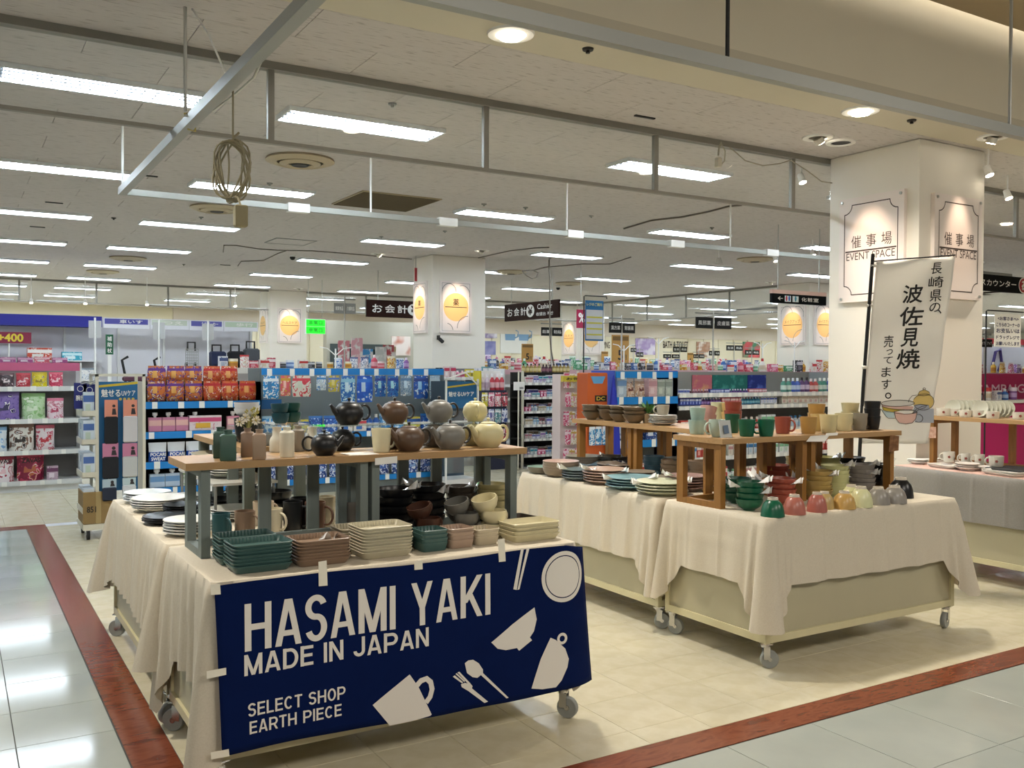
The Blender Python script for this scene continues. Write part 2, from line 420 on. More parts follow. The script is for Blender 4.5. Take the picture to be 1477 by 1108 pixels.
# pillars
def pillar(name, x0, y0, x1, y1):
    b = MB(); b.chamfer(x0,y0,0,x1,y1,CEIL,.012); p = struct(b.build(name, mat('#e4ded2', .6, var=.015, scale=3)))
    MB().box(x0-.012,y0-.012,0,x1+.012,y1+.012,.09).build('plinth', GREYM, p); return p
pillar('pillar_front', 6.53,4.65,7.385,5.52)
pillar('pillar_middle', 6.68,13.63,7.66,14.36)
pillar('pillar_rear', 6.53,22.15,7.43,23.0)
pillar('pillar_right', 15.5,13.62,16.45,14.5)
pillar('pillar_far', 15.5,22.1,16.45,22.95)
# fluorescent ceiling fixtures
EM = mat('#e6f3ff', .5, emit=PANEL_L); FRAME_W = mat('#e8ecee', .5)
LV = mat('#1b2026', .6); TUBE = mat('#e4f3ff', .5, emit=PANEL_L*2.4)
def fixture(near):
    t = thing('ceiling_light', 'x', 'light', group='louvred fluorescent fixtures')
    b = MB(); w, d = .61, .168
    for x0,y0,x1,y1 in ((-w,-d,w,-d+.014),(-w,d-.014,w,d),(-w,-d+.014,-w+.014,d-.014),(w-.014,-d+.014,w,d-.014)): b.box(x0,y0,-.034,x1,y1,0)
    b.build('frame', FRAME_W, t)
    MB().box(-w+.014,-d+.014,-.012,w-.014,d-.014,-.002).build('diffuser' if not near else 'reflector', EM if not near else mat('#15191e',.6), t)
    if near:
        for k in range(4): MB().cyl((-w+.03,-.117+.078*k,-.022),(w-.03,-.117+.078*k,-.022),.0125,8).build('tube', TUBE, t)
        b = MB()
        for k in (-1,0,1): b.box(-w+.014,k*.078-.004,-.032,w-.014,k*.078+.005,-.013)
        for k in range(-7,8): b.box(k*.078-.002,-d+.014,-.031,k*.078+.002,d-.014,-.013)
        b.build('louvre', LV, t)
    return t
fa, fb = fixture(True), fixture(False)
cx_ = [-5.05,-2.12,.85,2.63,5.62,8.51,11.4,14.3,17.2,20.1,23,26,29,32,35,38]; ry = [6.56,9.53,12.45,15.37,18.3,21.2,24.1,27.0,29.6]
u = [False,False]
for j, y in enumerate(ry):
    for i, x in enumerate(cx_):
        if x > 10 and j == 0: continue
        k = 0 if j < 2 else 1
        src = (fa,fb)[k]; o = src if not u[k] else dup(src); u[k] = True
        o.location = (x,y,CEIL-.001)
        o['label'] = 'white louvred fluorescent ceiling light, row %s from the front, %s from the left' % (ORD[j], ORD[i])
# ------------------------------------------------------------------ things on and under the ceiling
BEIGE = mat('#b7a98e', .55)
def ring_vent(x, y, label, s=1.0):
    t = thing('ring_diffuser', label, 'vent', (x,y,CEIL), group='round ceiling air diffusers')
    b = MB(); b.lathe([(.29,0),(.30,-.02),(.22,-.045),(.2,-.03),(.21,0)], 28); b.build('outer_ring', BEIGE, t, smooth=40)
    b = MB(); b.lathe([(.17,-.01),(.18,-.04),(.12,-.06),(.1,-.045),(.12,-.005)], 24); b.build('middle_ring', BEIGE, t, smooth=40)
    b = MB(); b.lathe([(0,-.055),(.07,-.06),(.08,-.045),(0,-.03)], 20); b.build('core', DARK, t, smooth=40)
    b = MB(); b.lathe([(0,-.003),(.28,-.003),(.28,0)], 24); b.build('throat', mat('#5f574a',.8), t)
    for o in t.children: o.scale = (s,s,1)
ring_vent(2.63,8.02,'round beige air diffuser nearest the hung glass screen')
ring_vent(2.61,10.96,'round beige air diffuser behind the coiled cable socket')
ring_vent(2.55,16.9,'beige ring diffuser in the fourth row of ceiling lights')
ring_vent(2.5,19.6,'beige ring diffuser just before the rear glass screen')
ring_vent(11.43,11.2,'beige ring diffuser above the restroom sign')
ring_vent(11.4,16.6,'beige ring diffuser over the cashier sign, right of pillar')
ring_vent(9.1,15.2,'beige ring diffuser beside the middle pillar')
t = thing('return_air_grille', 'square brown return air grille set in the ceiling', 'vent', (4.1,9.54,CEIL))
MB().box(-.46,-.46,-.012,.46,.46,0).build('frame', mat('#a89a80',.6), t)
b = MB()
for k in range(30): b.box(-.44,-.44+k*.03,-.018,.44,-.44+k*.03+.018,-.012)
b.build('louvre', mat('#5b4d30',.7), t)
MB().box(-.44,-.44,-.0125,.44,.44,-.012).build('backing', mat('#2c2416',.8), t)
t = thing('access_hatch', 'square access hatch outlined in the ceiling behind rail', 'hatch', (4.25,13.4,CEIL))
b = MB()
for q in ((-.3,-.3,.3,-.285),(-.3,.285,.3,.3),(-.3,-.285,-.285,.285),(.285,-.285,.3,.285)): b.box(q[0],q[1],-.008,q[2],q[3],0)
b.build('frame', GREYM, t); MB().box(-.284,-.284,-.004,.284,.284,0).build('lid', M_CEILT, t)
# downlights in the plaster strip
M_DL = mat('#fff3dc', .4, emit=22)
def downlight(x, y, z, label, on=True, r=.12):
    t = thing('downlight', label, 'light', (x,y,z), group='recessed downlights')
    b = MB(); b.lathe([(r*.62,-.004),(r*.7,-.012),(r*1.05,-.012),(r*1.1,0)], 24); b.build('trim_ring', WHITE, t, smooth=40)
    b = MB(); b.lathe([(0,-.028),(r*.5,-.03),(r*.62,-.006),(r*.62,0)], 20); b.build('lens', M_DL if on else mat('#8b857a',.4), t, smooth=50)
    return t
for i, x in enumerate((-.25,2.617,5.49,8.37,11.2)):
    downlight(x,4.385,CEIL,'round bright downlight in the plaster strip, %s from the left' % ORD[i])
    lamp('downlight_lamp', 'SPOT', (x,4.385,CEIL-.05), DOWN_W*4, (1,.92,.79), (x,4.3,0), spot_size=2.4, spot_blend=.7, shadow_soft_size=.09)
def adj_spot(x, y, label, target, e=SPOT_W):
    t = thing('adjustable_spotlight', label, 'light', (x,y,CEIL), group='recessed adjustable spotlights')
    b = MB(); b.lathe([(.07,-.002),(.075,-.01),(.115,-.01),(.12,0)], 22); b.build('trim_ring', WHITE, t, smooth=40)
    b = MB(); b.lathe([(0,-.004),(.07,-.004),(.07,0)], 18); b.build('recess', mat('#6d675c',.7), t)
    d = (Vector(target)-Vector((x,y,CEIL))).normalized()
    b = MB(); b.cyl((0,0,-.005), tuple(d*.05), .04, 12); b.build('lamp_head', mat('#d8d2c4',.4), t, smooth=40)
    b = MB(); b.cyl(tuple(d*.05), tuple(d*.055), .034, 12); b.build('lens', M_DL, t)
    lamp('spot_lamp','SPOT',tuple(Vector((x,y,CEIL))+d*.08), e, (1,.74,.55), target, spot_size=.62, spot_blend=.9, shadow_soft_size=.03)
adj_spot(5.84,5.066,'tilted recessed spotlight lighting the left event sign',(6.53,5.07,2.45), SPOT_W*4)
adj_spot(6.98,4.33,'tilted recessed spotlight lighting the right event sign',(6.99,4.65,2.4), SPOT_W*3)
adj_spot(7.1,12.75,'recessed spotlight lighting the front sign on middle pillar',(7.09,13.63,2.5), SPOT_W*6)
adj_spot(5.9,14.05,'recessed spotlight lighting the side sign on middle pillar',(6.68,14.05,2.5), SPOT_W*6)
adj_spot(6.98,21.4,'recessed spotlight lighting the front sign on rear pillar',(6.98,22.15,2.5), SPOT_W*5)
adj_spot(15.98,12.85,'recessed spotlight lighting the front sign on right pillar',(15.98,13.62,2.4), SPOT_W*5)
adj_spot(14.75,14.0,'recessed spotlight lighting the side sign on right pillar',(15.5,14.05,2.4), SPOT_W*5)
adj_spot(14.75,22.5,'recessed spotlight lighting the sign on far pillar',(15.5,22.5,2.4), SPOT_W*5)
t = thing('ceiling_speaker', 'round black slotted ceiling speaker beside the tilted spotlight', 'speaker', (6.12,5.076,CEIL))
b = MB(); b.lathe([(.075,-.002),(.08,-.012),(.115,-.012),(.12,0)], 22); b.build('rim', WHITE, t, smooth=40)
b = MB(); b.lathe([(0,-.006),(.078,-.006),(.078,0)], 18); b.build('grille', DARK, t)
def small_round(name, px, py, label, cat, r=.045, m=None, z=CEIL):
    p = at_z(px,py,z); t = thing(name, label, cat, p, group=name.replace('_',' ')+'s on the ceiling')
    b = MB(); b.lathe([(0,-.012),(r*.9,-.012),(r,0)], 14); b.build('cover', m or WHITE, t, smooth=40)
    b = MB(); b.lathe([(0,-.03),(r*.4,-.027),(r*.3,-.012)], 10); b.build('head', m or GREYM, t, smooth=40)
for i,(px,py,lb) in enumerate(((848,70,'black sprinkler head in the plaster strip by fascia rail'),(1315,173,'black sprinkler head between two strip downlights'),(566,149,'sprinkler head seen through the hung glass panes'),(698,294,'sprinkler head above a light near the joint of rail'),(642,333,'sprinkler head just behind the long hanging rail'),(550,341,'sprinkler head near the black dome camera row'),(758,299,'sprinkler head right of the light behind glass'),(853,311,'sprinkler head below the hung glass, centre right'),(164,314,'smoke detector between the two left light columns'),(389,264,'small grey detector under the round diffuser'),(290,313,'small detector left of the dangling socket'),(265,381,'small detector beside the third row light'),(1027,328,'sprinkler head above the right hand lights'),(975,382,'sprinkler head by the right glass screen'),(793,372,'sprinkler head near the cashier wire'))):
    small_round('sprinkler_head', px, py, lb, 'sprinkler', .03 if i > 1 else .034, DARK if i in (0,1,8) else GREYM)
for i,(px,py) in enumerate(((78,292),(54,327),(325,402-20),(930,168),(213,253))):
    p = at_z(px,py,CEIL)
    t = thing('ceiling_slot', 'short dark slot fitting in the ceiling, %s one' % ('by the left lights','below the left lights','beside the ring diffuser','behind the clear glass','right of the rail corner')[i], 'vent', p)
    MB().box(-.09,-.012,-.01,.09,.012,0).build('slot', DARK, t)
def dome_camera(px, py, label):
    p = at_z(px,py,CEIL); t = thing('dome_camera', label, 'camera', p)
    b = MB(); b.lathe([(0,-.03),(.06,-.03),(.065,0)], 16); b.build('housing', WHITE, t, smooth=40)
    b = MB(); b.lathe([(0,-.085),(.025,-.078),(.042,-.055),(.045,-.03)], 16); b.build('dome', BLACK, t, smooth=60)
dome_camera(422,368,'black dome security camera left of a ceiling light')
dome_camera(805,413,'black dome security camera right of the middle pillar')
# suspended aluminium rail frame
RZ = 2.75
rx, ry0, ry1 = 1.09, 2.965, 7.47
t = thing('hanging_rail_frame', 'suspended U-shaped aluminium rail frame over the sales wagons', 'rail', (0,0,0))
MB().box(rx-.027,ry0-.03,RZ,rx+.027,ry1+.03,RZ+.055).build('side_rail', ALU, t)
MB().box(rx+.03,ry1-.024,RZ,12.5,ry1+.024,RZ+.045).build('rear_rail', ALU, t)
MB().box(rx+.03,ry0-.024,RZ,14,ry0+.024,RZ+.055).build('front_rail', ALU, t)
for px in (430,645,828,975,1112):
    q = at_y(px, 300+.098*(px-430), ry1); MB().box(q.x-.09,ry1-.034,RZ-.012,q.x+.09,ry1+.034,RZ+.058).build('coupling', WHITE, t)
for i,(x,y,top,m) in enumerate(((rx,ry1,CEIL,WHITE),(1.02,4.94,CEIL,STEEL),(2.85,ry0,3.985,BLACK),(4.93,ry0,3.985,STEEL),(3.07,ry1,CEIL,WHITE),(5.1,ry1,CEIL,WHITE),(7.25,ry1,CEIL,WHITE),(9.2,ry1,CEIL,WHITE))):
    MB().cyl((x,y,RZ+.02),(x,y,top),.009,8).build('hanger_rod', m, t)
b = MB(); b.tube([(rx,5.2,RZ-.004),(rx-.02,5.2,RZ+.08),(rx+.03,5.2,RZ+.09),(rx+.035,5.2,RZ-.01)], .006, 6, closed=True); b.build('cable_tie', mat('#b8a860',.5), t)
# coiled flex with a dangling socket
cc = at_x(336,246,1.12); k = scale_at(cc)
t = thing('coiled_extension_cord', 'coil of beige cable with socket hanging from the aluminium rail', 'cable', cc)
CORD = mat('#8e866c',.6)
b = MB(); rr = random.Random(3)
dr = Vector((_r.x,_r.y,0)).normalized()
for q in range(9):
    ph = rr.uniform(-.25,.25); sx, sz = rr.uniform(.5,.95)*.062*1.35, rr.uniform(.8,1.0)*.112*1.35; yy = (q-4)*.008
    pts = []
    for a in range(20):
        th = 2*PI*a/20; u_, w_ = sx*math.cos(th)+.02*math.sin(2*th+q), sz*math.sin(th)
        pts.append((dr.x*(u_+ph*.05)-dr.y*yy, dr.y*(u_+ph*.05)+dr.x*yy, w_))
    b.tube(pts, .0045, 6, closed=True)
b.build('cable_coil', CORD, t, smooth=60)
e1 = at_x(343,285,1.12)-cc; e2 = at_x(347,296,1.12)-cc; top = at_x(336,118,1.12)-cc
b = MB(); b.tube([(0,0,-.12),e1,e2],.005,6); b.tube([(0,0,.13),(top.x,top.y,top.z+.02)],.0045,6); b.tube([(0,0,.15),(.03,.01,.18)],.006,6); b.build('lead', CORD, t)
b = MB(); e = e2+Vector((0,0,-.05)); b.chamfer(e.x-.028,e.y-.02,e.z-.05,e.x+.028,e.y+.02,e.z+.05,.006); b.build('socket', mat('#8f8562',.5), t)
# white flex draped along the rail and thin wires on the ceiling
b = MB(); b.tube([at_x(270,2,1.05),at_x(300,48,1.07),at_x(325,105,1.09)],.005,6); tag(b.build('white_wire', WHITE), 'thin white wire slanting down to the side rail', 'cable')
b = MB(); b.tube([at_x(418,20,1.14),at_x(385,70,1.14),at_x(366,112,1.14),at_x(340,135,1.14),at_x(310,158,1.14),at_x(290,166,1.12),at_x(266,167,1.05)],.006,6); tag(b.build('draped_flex', mat('#c9c8be',.5)), 'grey flex looped under the aluminium side rail', 'cable')
def ceil_wire(name, pts, label, r=.008, m=None):
    b = MB(); b.tube([at_z(x,y,CEIL-.01) for x,y in pts], r, 5); tag(b.build(name, m or mat('#6f685d',.6)), label, 'cable')
ceil_wire('ceiling_wire', [(322,364),(323,354),(340,354),(372,359),(400,361),(450,362),(490,365),(560,371),(594,374)], 'dark wire along the ceiling to the middle pillar')
ceil_wire('ceiling_wire', [(343,384),(348,377),(380,376),(400,366),(415,361)], 'short dark wire branch near the black dome camera')
ceil_wire('ceiling_wire', [(690,372),(735,362),(770,358),(792,357)], 'thin wire crossing the ceiling right of middle pillar')
ceil_wire('ceiling_wire', [(793,385),(840,381),(880,381),(910,371)], 'sagging wire over the third light right of pillar')
ceil_wire('ceiling_wire', [(900,330),(940,318),(985,313),(1020,306),(1050,298),(1070,296)], 'wavy wire on the ceiling below the hung glass', .011)
b = MB(); p0 = at_y(1040,205,5.5)
b.tube([at_y(1040,205,5.5),at_y(1037,215,5.5),at_y(1036,225,5.5)],.008,6); b.tube([at_y(1040,207,5.5),at_y(1046,218,5.5),at_y(1045,232,5.5),at_y(1040,238,5.5)],.006,6)
t = thing('pendant_socket', 'white socket hanging on a short flex at the hung glass', 'socket', (0,0,0))
b.build('flex', mat('#a9a493',.5), t); q = at_y(1036,233,5.5); MB().chamfer(q.x-.02,q.y-.02,q.z-.045,q.x+.02,q.y+.02,q.z+.03,.006).build('plug', mat('#bdb7a5',.5), t)
b = MB(); b.tube([at_y(x,y,5.48) for x,y in ((1052,212),(1075,232),(1100,239),(1125,236),(1140,231),(1165,247),(1185,262),(1200,264))],.005,5); tag(b.build('sagging_wire', mat('#9a9484',.6)), 'sagging grey wire behind the right glass pane', 'cable')
# cashier wire with loop
b = MB(); Y = 13.2
b.tube([at_y(x,y,Y) for x,y in ((792,357),(792,385),(793,400),(793,440),(793,480),(795,505),(799,528))],.014,6)
b.tube([at_y(x,y,Y) for x,y in ((753,391),(770,390),(785,386),(792,385))],.012,6)
b.tube([at_y(x,y,Y) for x,y in ((754,392),(760,398),(768,402),(774,400),(776,393),(770,391))],.01,6)
tag(b.build('drop_cable', mat('#6a6256',.6)), 'dark drop cable with a loop hanging beside the cashier sign', 'cable')
# track spots under the rear rail near the pillar
def track_spot(p, label, aim=(0,-.4,-1), m=None, cone=False):
    t = thing('track_spotlight', label, 'light', p, group='track spotlights')
    d = Vector(aim).normalized()
    MB().cyl((0,0,.0),(0,0,CEIL-p.z),.008,8).build('stem', WHITE, t)
    b = MB(); b.cyl(tuple(-d*.04), tuple(d*.045), .03 if cone else .028, 12, 0, .05 if cone else .034); b.build('lamp_head', m or WHITE, t, smooth=40)
    if not cone:
        b = MB(); b.cyl(tuple(d*.0455), tuple(d*.049), .031, 12); b.build('lens', M_DL, t)
for px,py,lb in ((1156,257,'lit spotlight behind the last hung glass pane'),(1118,373,'lit track spotlight under the rail left of pillar'),(1172,364,'lit track spotlight beside the pillar, under rail'),(1425,246,'lit spotlight right of the big front pillar'),(1453,280,'small lit spotlight behind the right glass')):
    track_spot(at_z(px,py,3.12 if px != 1156 else 3.2), lb)
track_spot(at_z(1037,376,3.1),'white cone shaped track spotlight switched off under ceiling',(0,0,-1),mat('#b5b0a6',.5),True)
for i,px in enumerate((45,123,212,339)):
    p = at_y(px,433+px*.018,20.5); track_spot(p,'glowing lamp in front of the rear glass, %s from left' % ORD[i])
# ------------------------------------------------------------------ sales wagons, table cloths, banner
LINEN = ramp_mat('beige_linen', [(0,'#c1b6a1'),(.5,'#ccc2af'),(1,'#d4cbb9')], .85, (1,1,1), 170, 3, bump=.12)
GREYLIN = ramp_mat('grey_linen', [(0,'#77736c'),(.5,'#8c8882'),(1,'#a09c95')], .9, (60,60,400), 1.4, 3, bump=.25)
PINKP = mat('#d9b3a6', .8)
def caster(par, x, y, ang):
    c = MB(); c.cyl((0,0,.105),(0,0,.125),.022,10); c.box(-.03,-.03,.12,.03,.03,.126)
    c.box(-.02,-.019,.045,.012,-.015,.107); c.box(-.02,.015,.045,.012,.019,.107)
    o = c.build('caster', CHROME, par, (x,y,0), ang)
    w_ = MB(); w_.T = Matrix.Translation((-.02,0,.045)) @ Matrix.Rotation(PI/2,4,'X')
    w_.lathe([(.012,-.014),(.03,-.013),(.042,-.014),(.045,-.01),(.045,.01),(.042,.014),(.03,.013),(.012,.014)], 20); w_.build('wheel', RUBBER, o, smooth=40)
    w_ = MB(); w_.T = Matrix.Translation((-.02,0,.045)) @ Matrix.Rotation(PI/2,4,'X'); w_.lathe([(0,-.016),(.011,-.016),(.011,.016),(0,.016)], 8); w_.build('axle', CHROME, o)
def wagon(x0, y0, x1, y1, label, angs=(.4,2.2,-.7,1.2), legs=True, colr=None):
    t = thing('sales_wagon', label, 'table', (x0,y0,0), group=None)
    W, D = x1-x0, y1-y0; FR = colr or CREAMF; PN = CREAMP
    for (x,y) in ((0,0),(W-.03,0),(0,D-.03),(W-.03,D-.03)): MB().box(x,y,.126,x+.03,y+.03,.71).build('corner_post', FR, t)
    for q in ((.03,0,W-.03,.03),(.03,D-.03,W-.03,D),(0,.03,.03,D-.03),(W-.03,.03,W,D-.03)): MB().box(q[0],q[1],.128,q[2],q[3],.165).build('bottom_rail', FR, t)
    for q in ((.03,.012,W-.03,.018),(.03,D-.018,W-.03,D-.012),(.012,.03,.018,D-.03),(W-.018,.03,W-.012,D-.03)): MB().box(q[0],q[1],.165,q[2],q[3],.71).build('side_panel', PN, t)
    MB().box(0,0,.71,W,D,.735).build('top_board', CREAMP, t)
    MB().box(.03,.03,.128,W-.03,D-.03,.14).build('floor_board', CREAMP, t)
    for (x,y),a in zip(((.03,.03),(W-.03,.03),(.03,D-.03),(W-.03,D-.03)), angs): caster(t, x, y, a)
    return t
def cloth(name, x0, y0, x1, y1, drop, label, m, tip=.2, seed=1, z=TZ, amp=.014, flare=.03, drops=None, wav=.16, rnd=.03, sk=(1,1,1,1), nw=.13, crease=.24, back=None):
    """cloth laid on a box: flat top, four hanging sides with soft folds, longer points at the corners"""
    rr = random.Random(seed); P = []   # perimeter samples: pos, normal, side drop, corner closeness
    W, D = x1-x0, y1-y0; drops = drops or (drop,)*4   # front(-y), right(+x), back(+y), left(-x)
    sides = [((x0+rnd,y0),(1,0),(0,-1),W-2*rnd,drops[0]),((x1,y0+rnd),(0,1),(1,0),D-2*rnd,drops[1]),((x1-rnd,y1),(-1,0),(0,1),W-2*rnd,drops[2]),((x0,y1-rnd),(0,-1),(-1,0),D-2*rnd,drops[3])]
    for si,(p,d,nr,L,dr) in enumerate(sides):
        n = max(6, int(L/.011)); nx = sides[(si+1)%4]
        for i in range(n+1):
            s_ = i/n*L; e = min(s_, L-s_); P.append((p[0]+d[0]*s_, p[1]+d[1]*s_, nr[0], nr[1], dr, e, si, sk[si]))
        for k in range(1,6):
            a = PI/2*k/6; nn = (nr[0]*math.cos(a)+nx[2][0]*math.sin(a), nr[1]*math.cos(a)+nx[2][1]*math.sin(a))
            c = (p[0]+d[0]*L-nr[0]*rnd, p[1]+d[1]*L-nr[1]*rnd)
            P.append((c[0]+nn[0]*rnd, c[1]+nn[1]*rnd, nn[0], nn[1], dr+(nx[4]-dr)*k/6, 0, si+.5, sk[si]+(sk[(si+1)%4]-sk[si])*k/6))
    n = len(P); rows = 13; v, f = [], []
    ph = [rr.uniform(0,6.28) for _ in range(6)]
    inset = [(q[0]-q[2]*.012, q[1]-q[3]*.012, z) for q in P]
    for q in P: v.append((q[0]-q[2]*.006, q[1]-q[3]*.006, z-.0005))
    tot = 0; s_acc = [0]
    for i in range(1,n): tot += math.hypot(P[i][0]-P[i-1][0],P[i][1]-P[i-1][1]); s_acc.append(tot)
    for r in range(1, rows+1):
        t = r/rows
        for i, q in enumerate(P):
            near = max(0, 1-q[5]/nw); dl = q[4]+tip*near**.85
            s_ = s_acc[i]
            wv = math.sin(s_/wav*6.28+ph[0]+1.3*math.sin(s_*2.1+ph[1]))*.6+math.sin(s_/(wav*.53)*6.28+ph[2])*.3+math.sin(s_*3.3+ph[3])*.5
            off = (flare*t+amp*wv*t**.8*(1+.6*near)+near*.038*t**.9+near*.026*t*math.cos(q[5]*95))*q[7]+(.006*math.exp(-(((s_ % crease)-crease/2)/.009)**2)+.005*math.exp(-((dl*t-.16)/.007)**2))*min(1,q[7]*3)+.004*min(1,t*6)
            if q[5] == 0 and q[6] != int(q[6]): off += .03*t*q[7]
            zz = z-.004-dl*t
            v.append((q[0]+q[2]*off, q[1]+q[3]*off, max(zz,.035)))
    for r in range(rows):
        for i in range(n):
            j = (i+1) % n; f.append((r*n+i, (r+1)*n+i, (r+1)*n+j, r*n+j))
    k = len(v); v += inset; f.append(tuple(k+i for i in range(n)))
    for i in range(n): j = (i+1) % n; f.append((k+i, i, j, k+j))
    me = bpy.data.meshes.new(name); me.from_pydata(v, [], f); me.materials.append(m)
    me.polygons.foreach_set('use_smooth', [True]*len(f)); me.set_sharp_from_angle(angle=math.radians(75)); me.update()
    o = put(name, me); return tag(o, label, 'tablecloth')
wagon(.745,3.205,2.235,3.925,'steel sales wagon under the cloth with the blue banner')
wagon(.745,3.975,1.49,5.45,'steel sales wagon behind the banner wagon, white plates on top')
wagon(3.40,3.235,4.905,3.985,'cream steel wagon carrying coloured rice bowls, near right', (2.6,.3,2.0,1.0))
wagon(3.40,4.045,4.15,5.52,'cream steel wagon carrying plate stacks, behind the bowl wagon', (2.4,.6,2.2,1.0))
wagon(6.12,2.2,6.95,4.55,'cream wagon under the grey cloth at the right edge', (.4,2.2,-.7,1.2))
cloth('tablecloth',.735,3.19,2.25,3.94,.42,'beige cloth on the wagon with the blue banner',LINEN,.26,3,drops=(.36,.30,.3,.40),amp=.024,wav=.13,flare=.012,sk=(.05,.6,.3,1))
cloth('tablecloth',.735,3.965,1.50,5.46,.40,'beige pleated cloth on the rear left wagon with white plates',LINEN,.09,5,amp=.02,wav=.10,flare=.022,sk=(.15,.6,.8,1))
cloth('tablecloth',3.39,3.225,4.915,3.995,.335,'beige cloth on the right wagon with coloured bowls',LINEN,.2,8,amp=.013,wav=.29,flare=.02,sk=(1,1.3,.1,1))
cloth('tablecloth',3.39,4.035,4.16,5.53,.37,'cream cloth on the long wagon with stacked plates',LINEN,.17,12,amp=.016,wav=.2,flare=.02,sk=(.1,1,1,1))
cloth('tablecloth',6.10,2.18,6.97,4.54,.33,'grey linen cloth on the wagon at the right edge',GREYLIN,.04,15,amp=.004,wav=.3,flare=.006,sk=(1,1,.2,1))
o = MB().box(6.13,2.22,TZ,6.9,4.55,TZ+.003).build('pink_table_runner', PINKP); tag(o,'pale pink paper runner over the grey table linen','runner')

# the blue banner and its print
BY = 3.165
def rip(x, z):
    t = (TZ-z)/.6
    y = BY-.004*math.sin(x*9+.6)-.003*math.sin(x*17+z*4)-.012*t
    if x > 2.17: y += (x-2.17)**2*3.2*(1-.5*t)
    return y
NAVY = ramp_mat('navy_cloth', [(0,'#03123c'),(.5,'#041848'),(1,'#031442')], .9, (1,1,1), 6, 4, bump=.03, spec=.12)
PRINT = mat('#e4ded4', .75)
t = thing('banner', 'navy blue cloth banner with white pottery print taped to the wagon front', 'banner', (0,0,0))
b = MB(); nx, nz = 70, 22; v, f = [], []
for j in range(nz+1):
    for i in range(nx+1):
        s_ = i/nx; w_ = j/nz
        xl, xr = .744+.022*w_, 2.27+.045*w_; x = xl+(xr-xl)*s_
        zt = .742+.004*math.sin(s_*9)-(.02*max(0,(s_-.93)/.07)); zb = .158+.012*math.sin(s_*5+1); z = zt+(zb-zt)*w_
        v.append((x, rip(x,z), z))
for j in range(nz):
    for i in range(nx):
        a = j*(nx+1)+i; f.append((a,a+nx+1,a+nx+2,a+1))
b.add(v,f); bo = b.build('banner_cloth', NAVY, t, smooth=60)
sd = bo.modifiers.new('thick','SOLIDIFY'); sd.thickness = .0012; sd.offset = 1
def drape(mb): mb.v = [(x, rip(x,z)-.0035, z) for x,_,z in mb.v]; return mb
def px_poly(mb, pts, m=0): mb.ngon([at_y(x,y,BY) for x,y in pts], m)
# upright grotesque capitals: bars (x0,y0,x1,y1) and arcs (cx,cy,rx,ry,from,to) in a unit-high cell; t = stroke width
def capital(ch, w, t):
    B, A_ = [], []; h = 1.0
    L_ = lambda x0,y0,x1,y1: B.append((x0,y0,x1,y1))
    st, r = t/2, w-t/2
    if ch == 'H': L_(st,0,st,h); L_(r,0,r,h); B.append(('h',t*.5,w-t*.5,.5,t*.92))
    elif ch == 'A': L_(st*1.05,0,w/2-st*.25,h); L_(w-st*1.05,0,w/2+st*.25,h); B.append(('h',w*.22,w*.78,.27,t*.85))
    elif ch == 'I': L_(st,0,st,h)
    elif ch == 'M': L_(st,0,st,h); L_(r,0,r,h); L_(st*1.05,h,w/2,0); L_(w-st*1.05,h,w/2,0)
    elif ch == 'N': L_(st,0,st,h); L_(r,0,r,h); L_(st*1.1,h,w-st*1.1,0)
    elif ch == 'Y': L_(w/2,0,w/2,.46); L_(w/2,.40,st*1.05,h); L_(w/2,.40,w-st*1.05,h)
    elif ch == 'K': L_(st,0,st,h); L_(t*.75,.36,w-st*1.15,h); L_(w*.42,.56,w-st*1.1,0)
    elif ch in 'EL':
        L_(st,0,st,h); B.append(('h',t*.5,w,t*.46,t*.92))
        if ch == 'E': B.append(('h',t*.5,w,h-t*.46,t*.92)); B.append(('h',t*.5,w*.93,.52,t*.9))
    elif ch == 'T': L_(w/2,0,w/2,h); B.append(('h',0,w,h-t*.46,t*.92))
    elif ch == 'D': L_(st,0,st,h); B.append(('h',st,w*.5,h-t*.45,t*.9)); B.append(('h',st,w*.5,t*.45,t*.9)); A_.append((w*.46,.5,w*.54-st,.5-t*.45,-90,90))
    elif ch in 'PR':
        L_(st,0,st,h); B.append(('h',st,w*.58,h-t*.45,t*.9)); B.append(('h',st,w*.58,.43,t*.9)); A_.append((w*.56,(h-t*.45+.43)/2,w*.44-st,(h-t*.45-.43)/2,-90,90))
        if ch == 'R': L_(w*.55,.45,w-st*.9,0)
    elif ch == 'S': v_ = t*.40; m_ = .53; A_ += [(w/2,(1-v_+m_)/2,w/2-st,(1-v_-m_)/2,18,272),(w/2,(m_+v_)/2,w/2-st,(m_-v_)/2,-162,92)]
    elif ch == 'C': A_.append((w/2,.5,w/2-st,.5-t*.45,42,318))
    elif ch == 'O': A_.append((w/2,.5,w/2-st,.5-t*.45,0,360))
    elif ch == 'J': L_(r,.3,r,h); A_.append((w/2,.3,w/2-st,.3-t*.45,180,360))
    return B, A_
WID = {'I':.0,'M':1.16,'A':1.04,'S':.88,'H':1.0,'N':1.0,'J':.82,'L':.8,'E':.86,'T':.86,' ':.42,'D':1.0,'K':1.05}
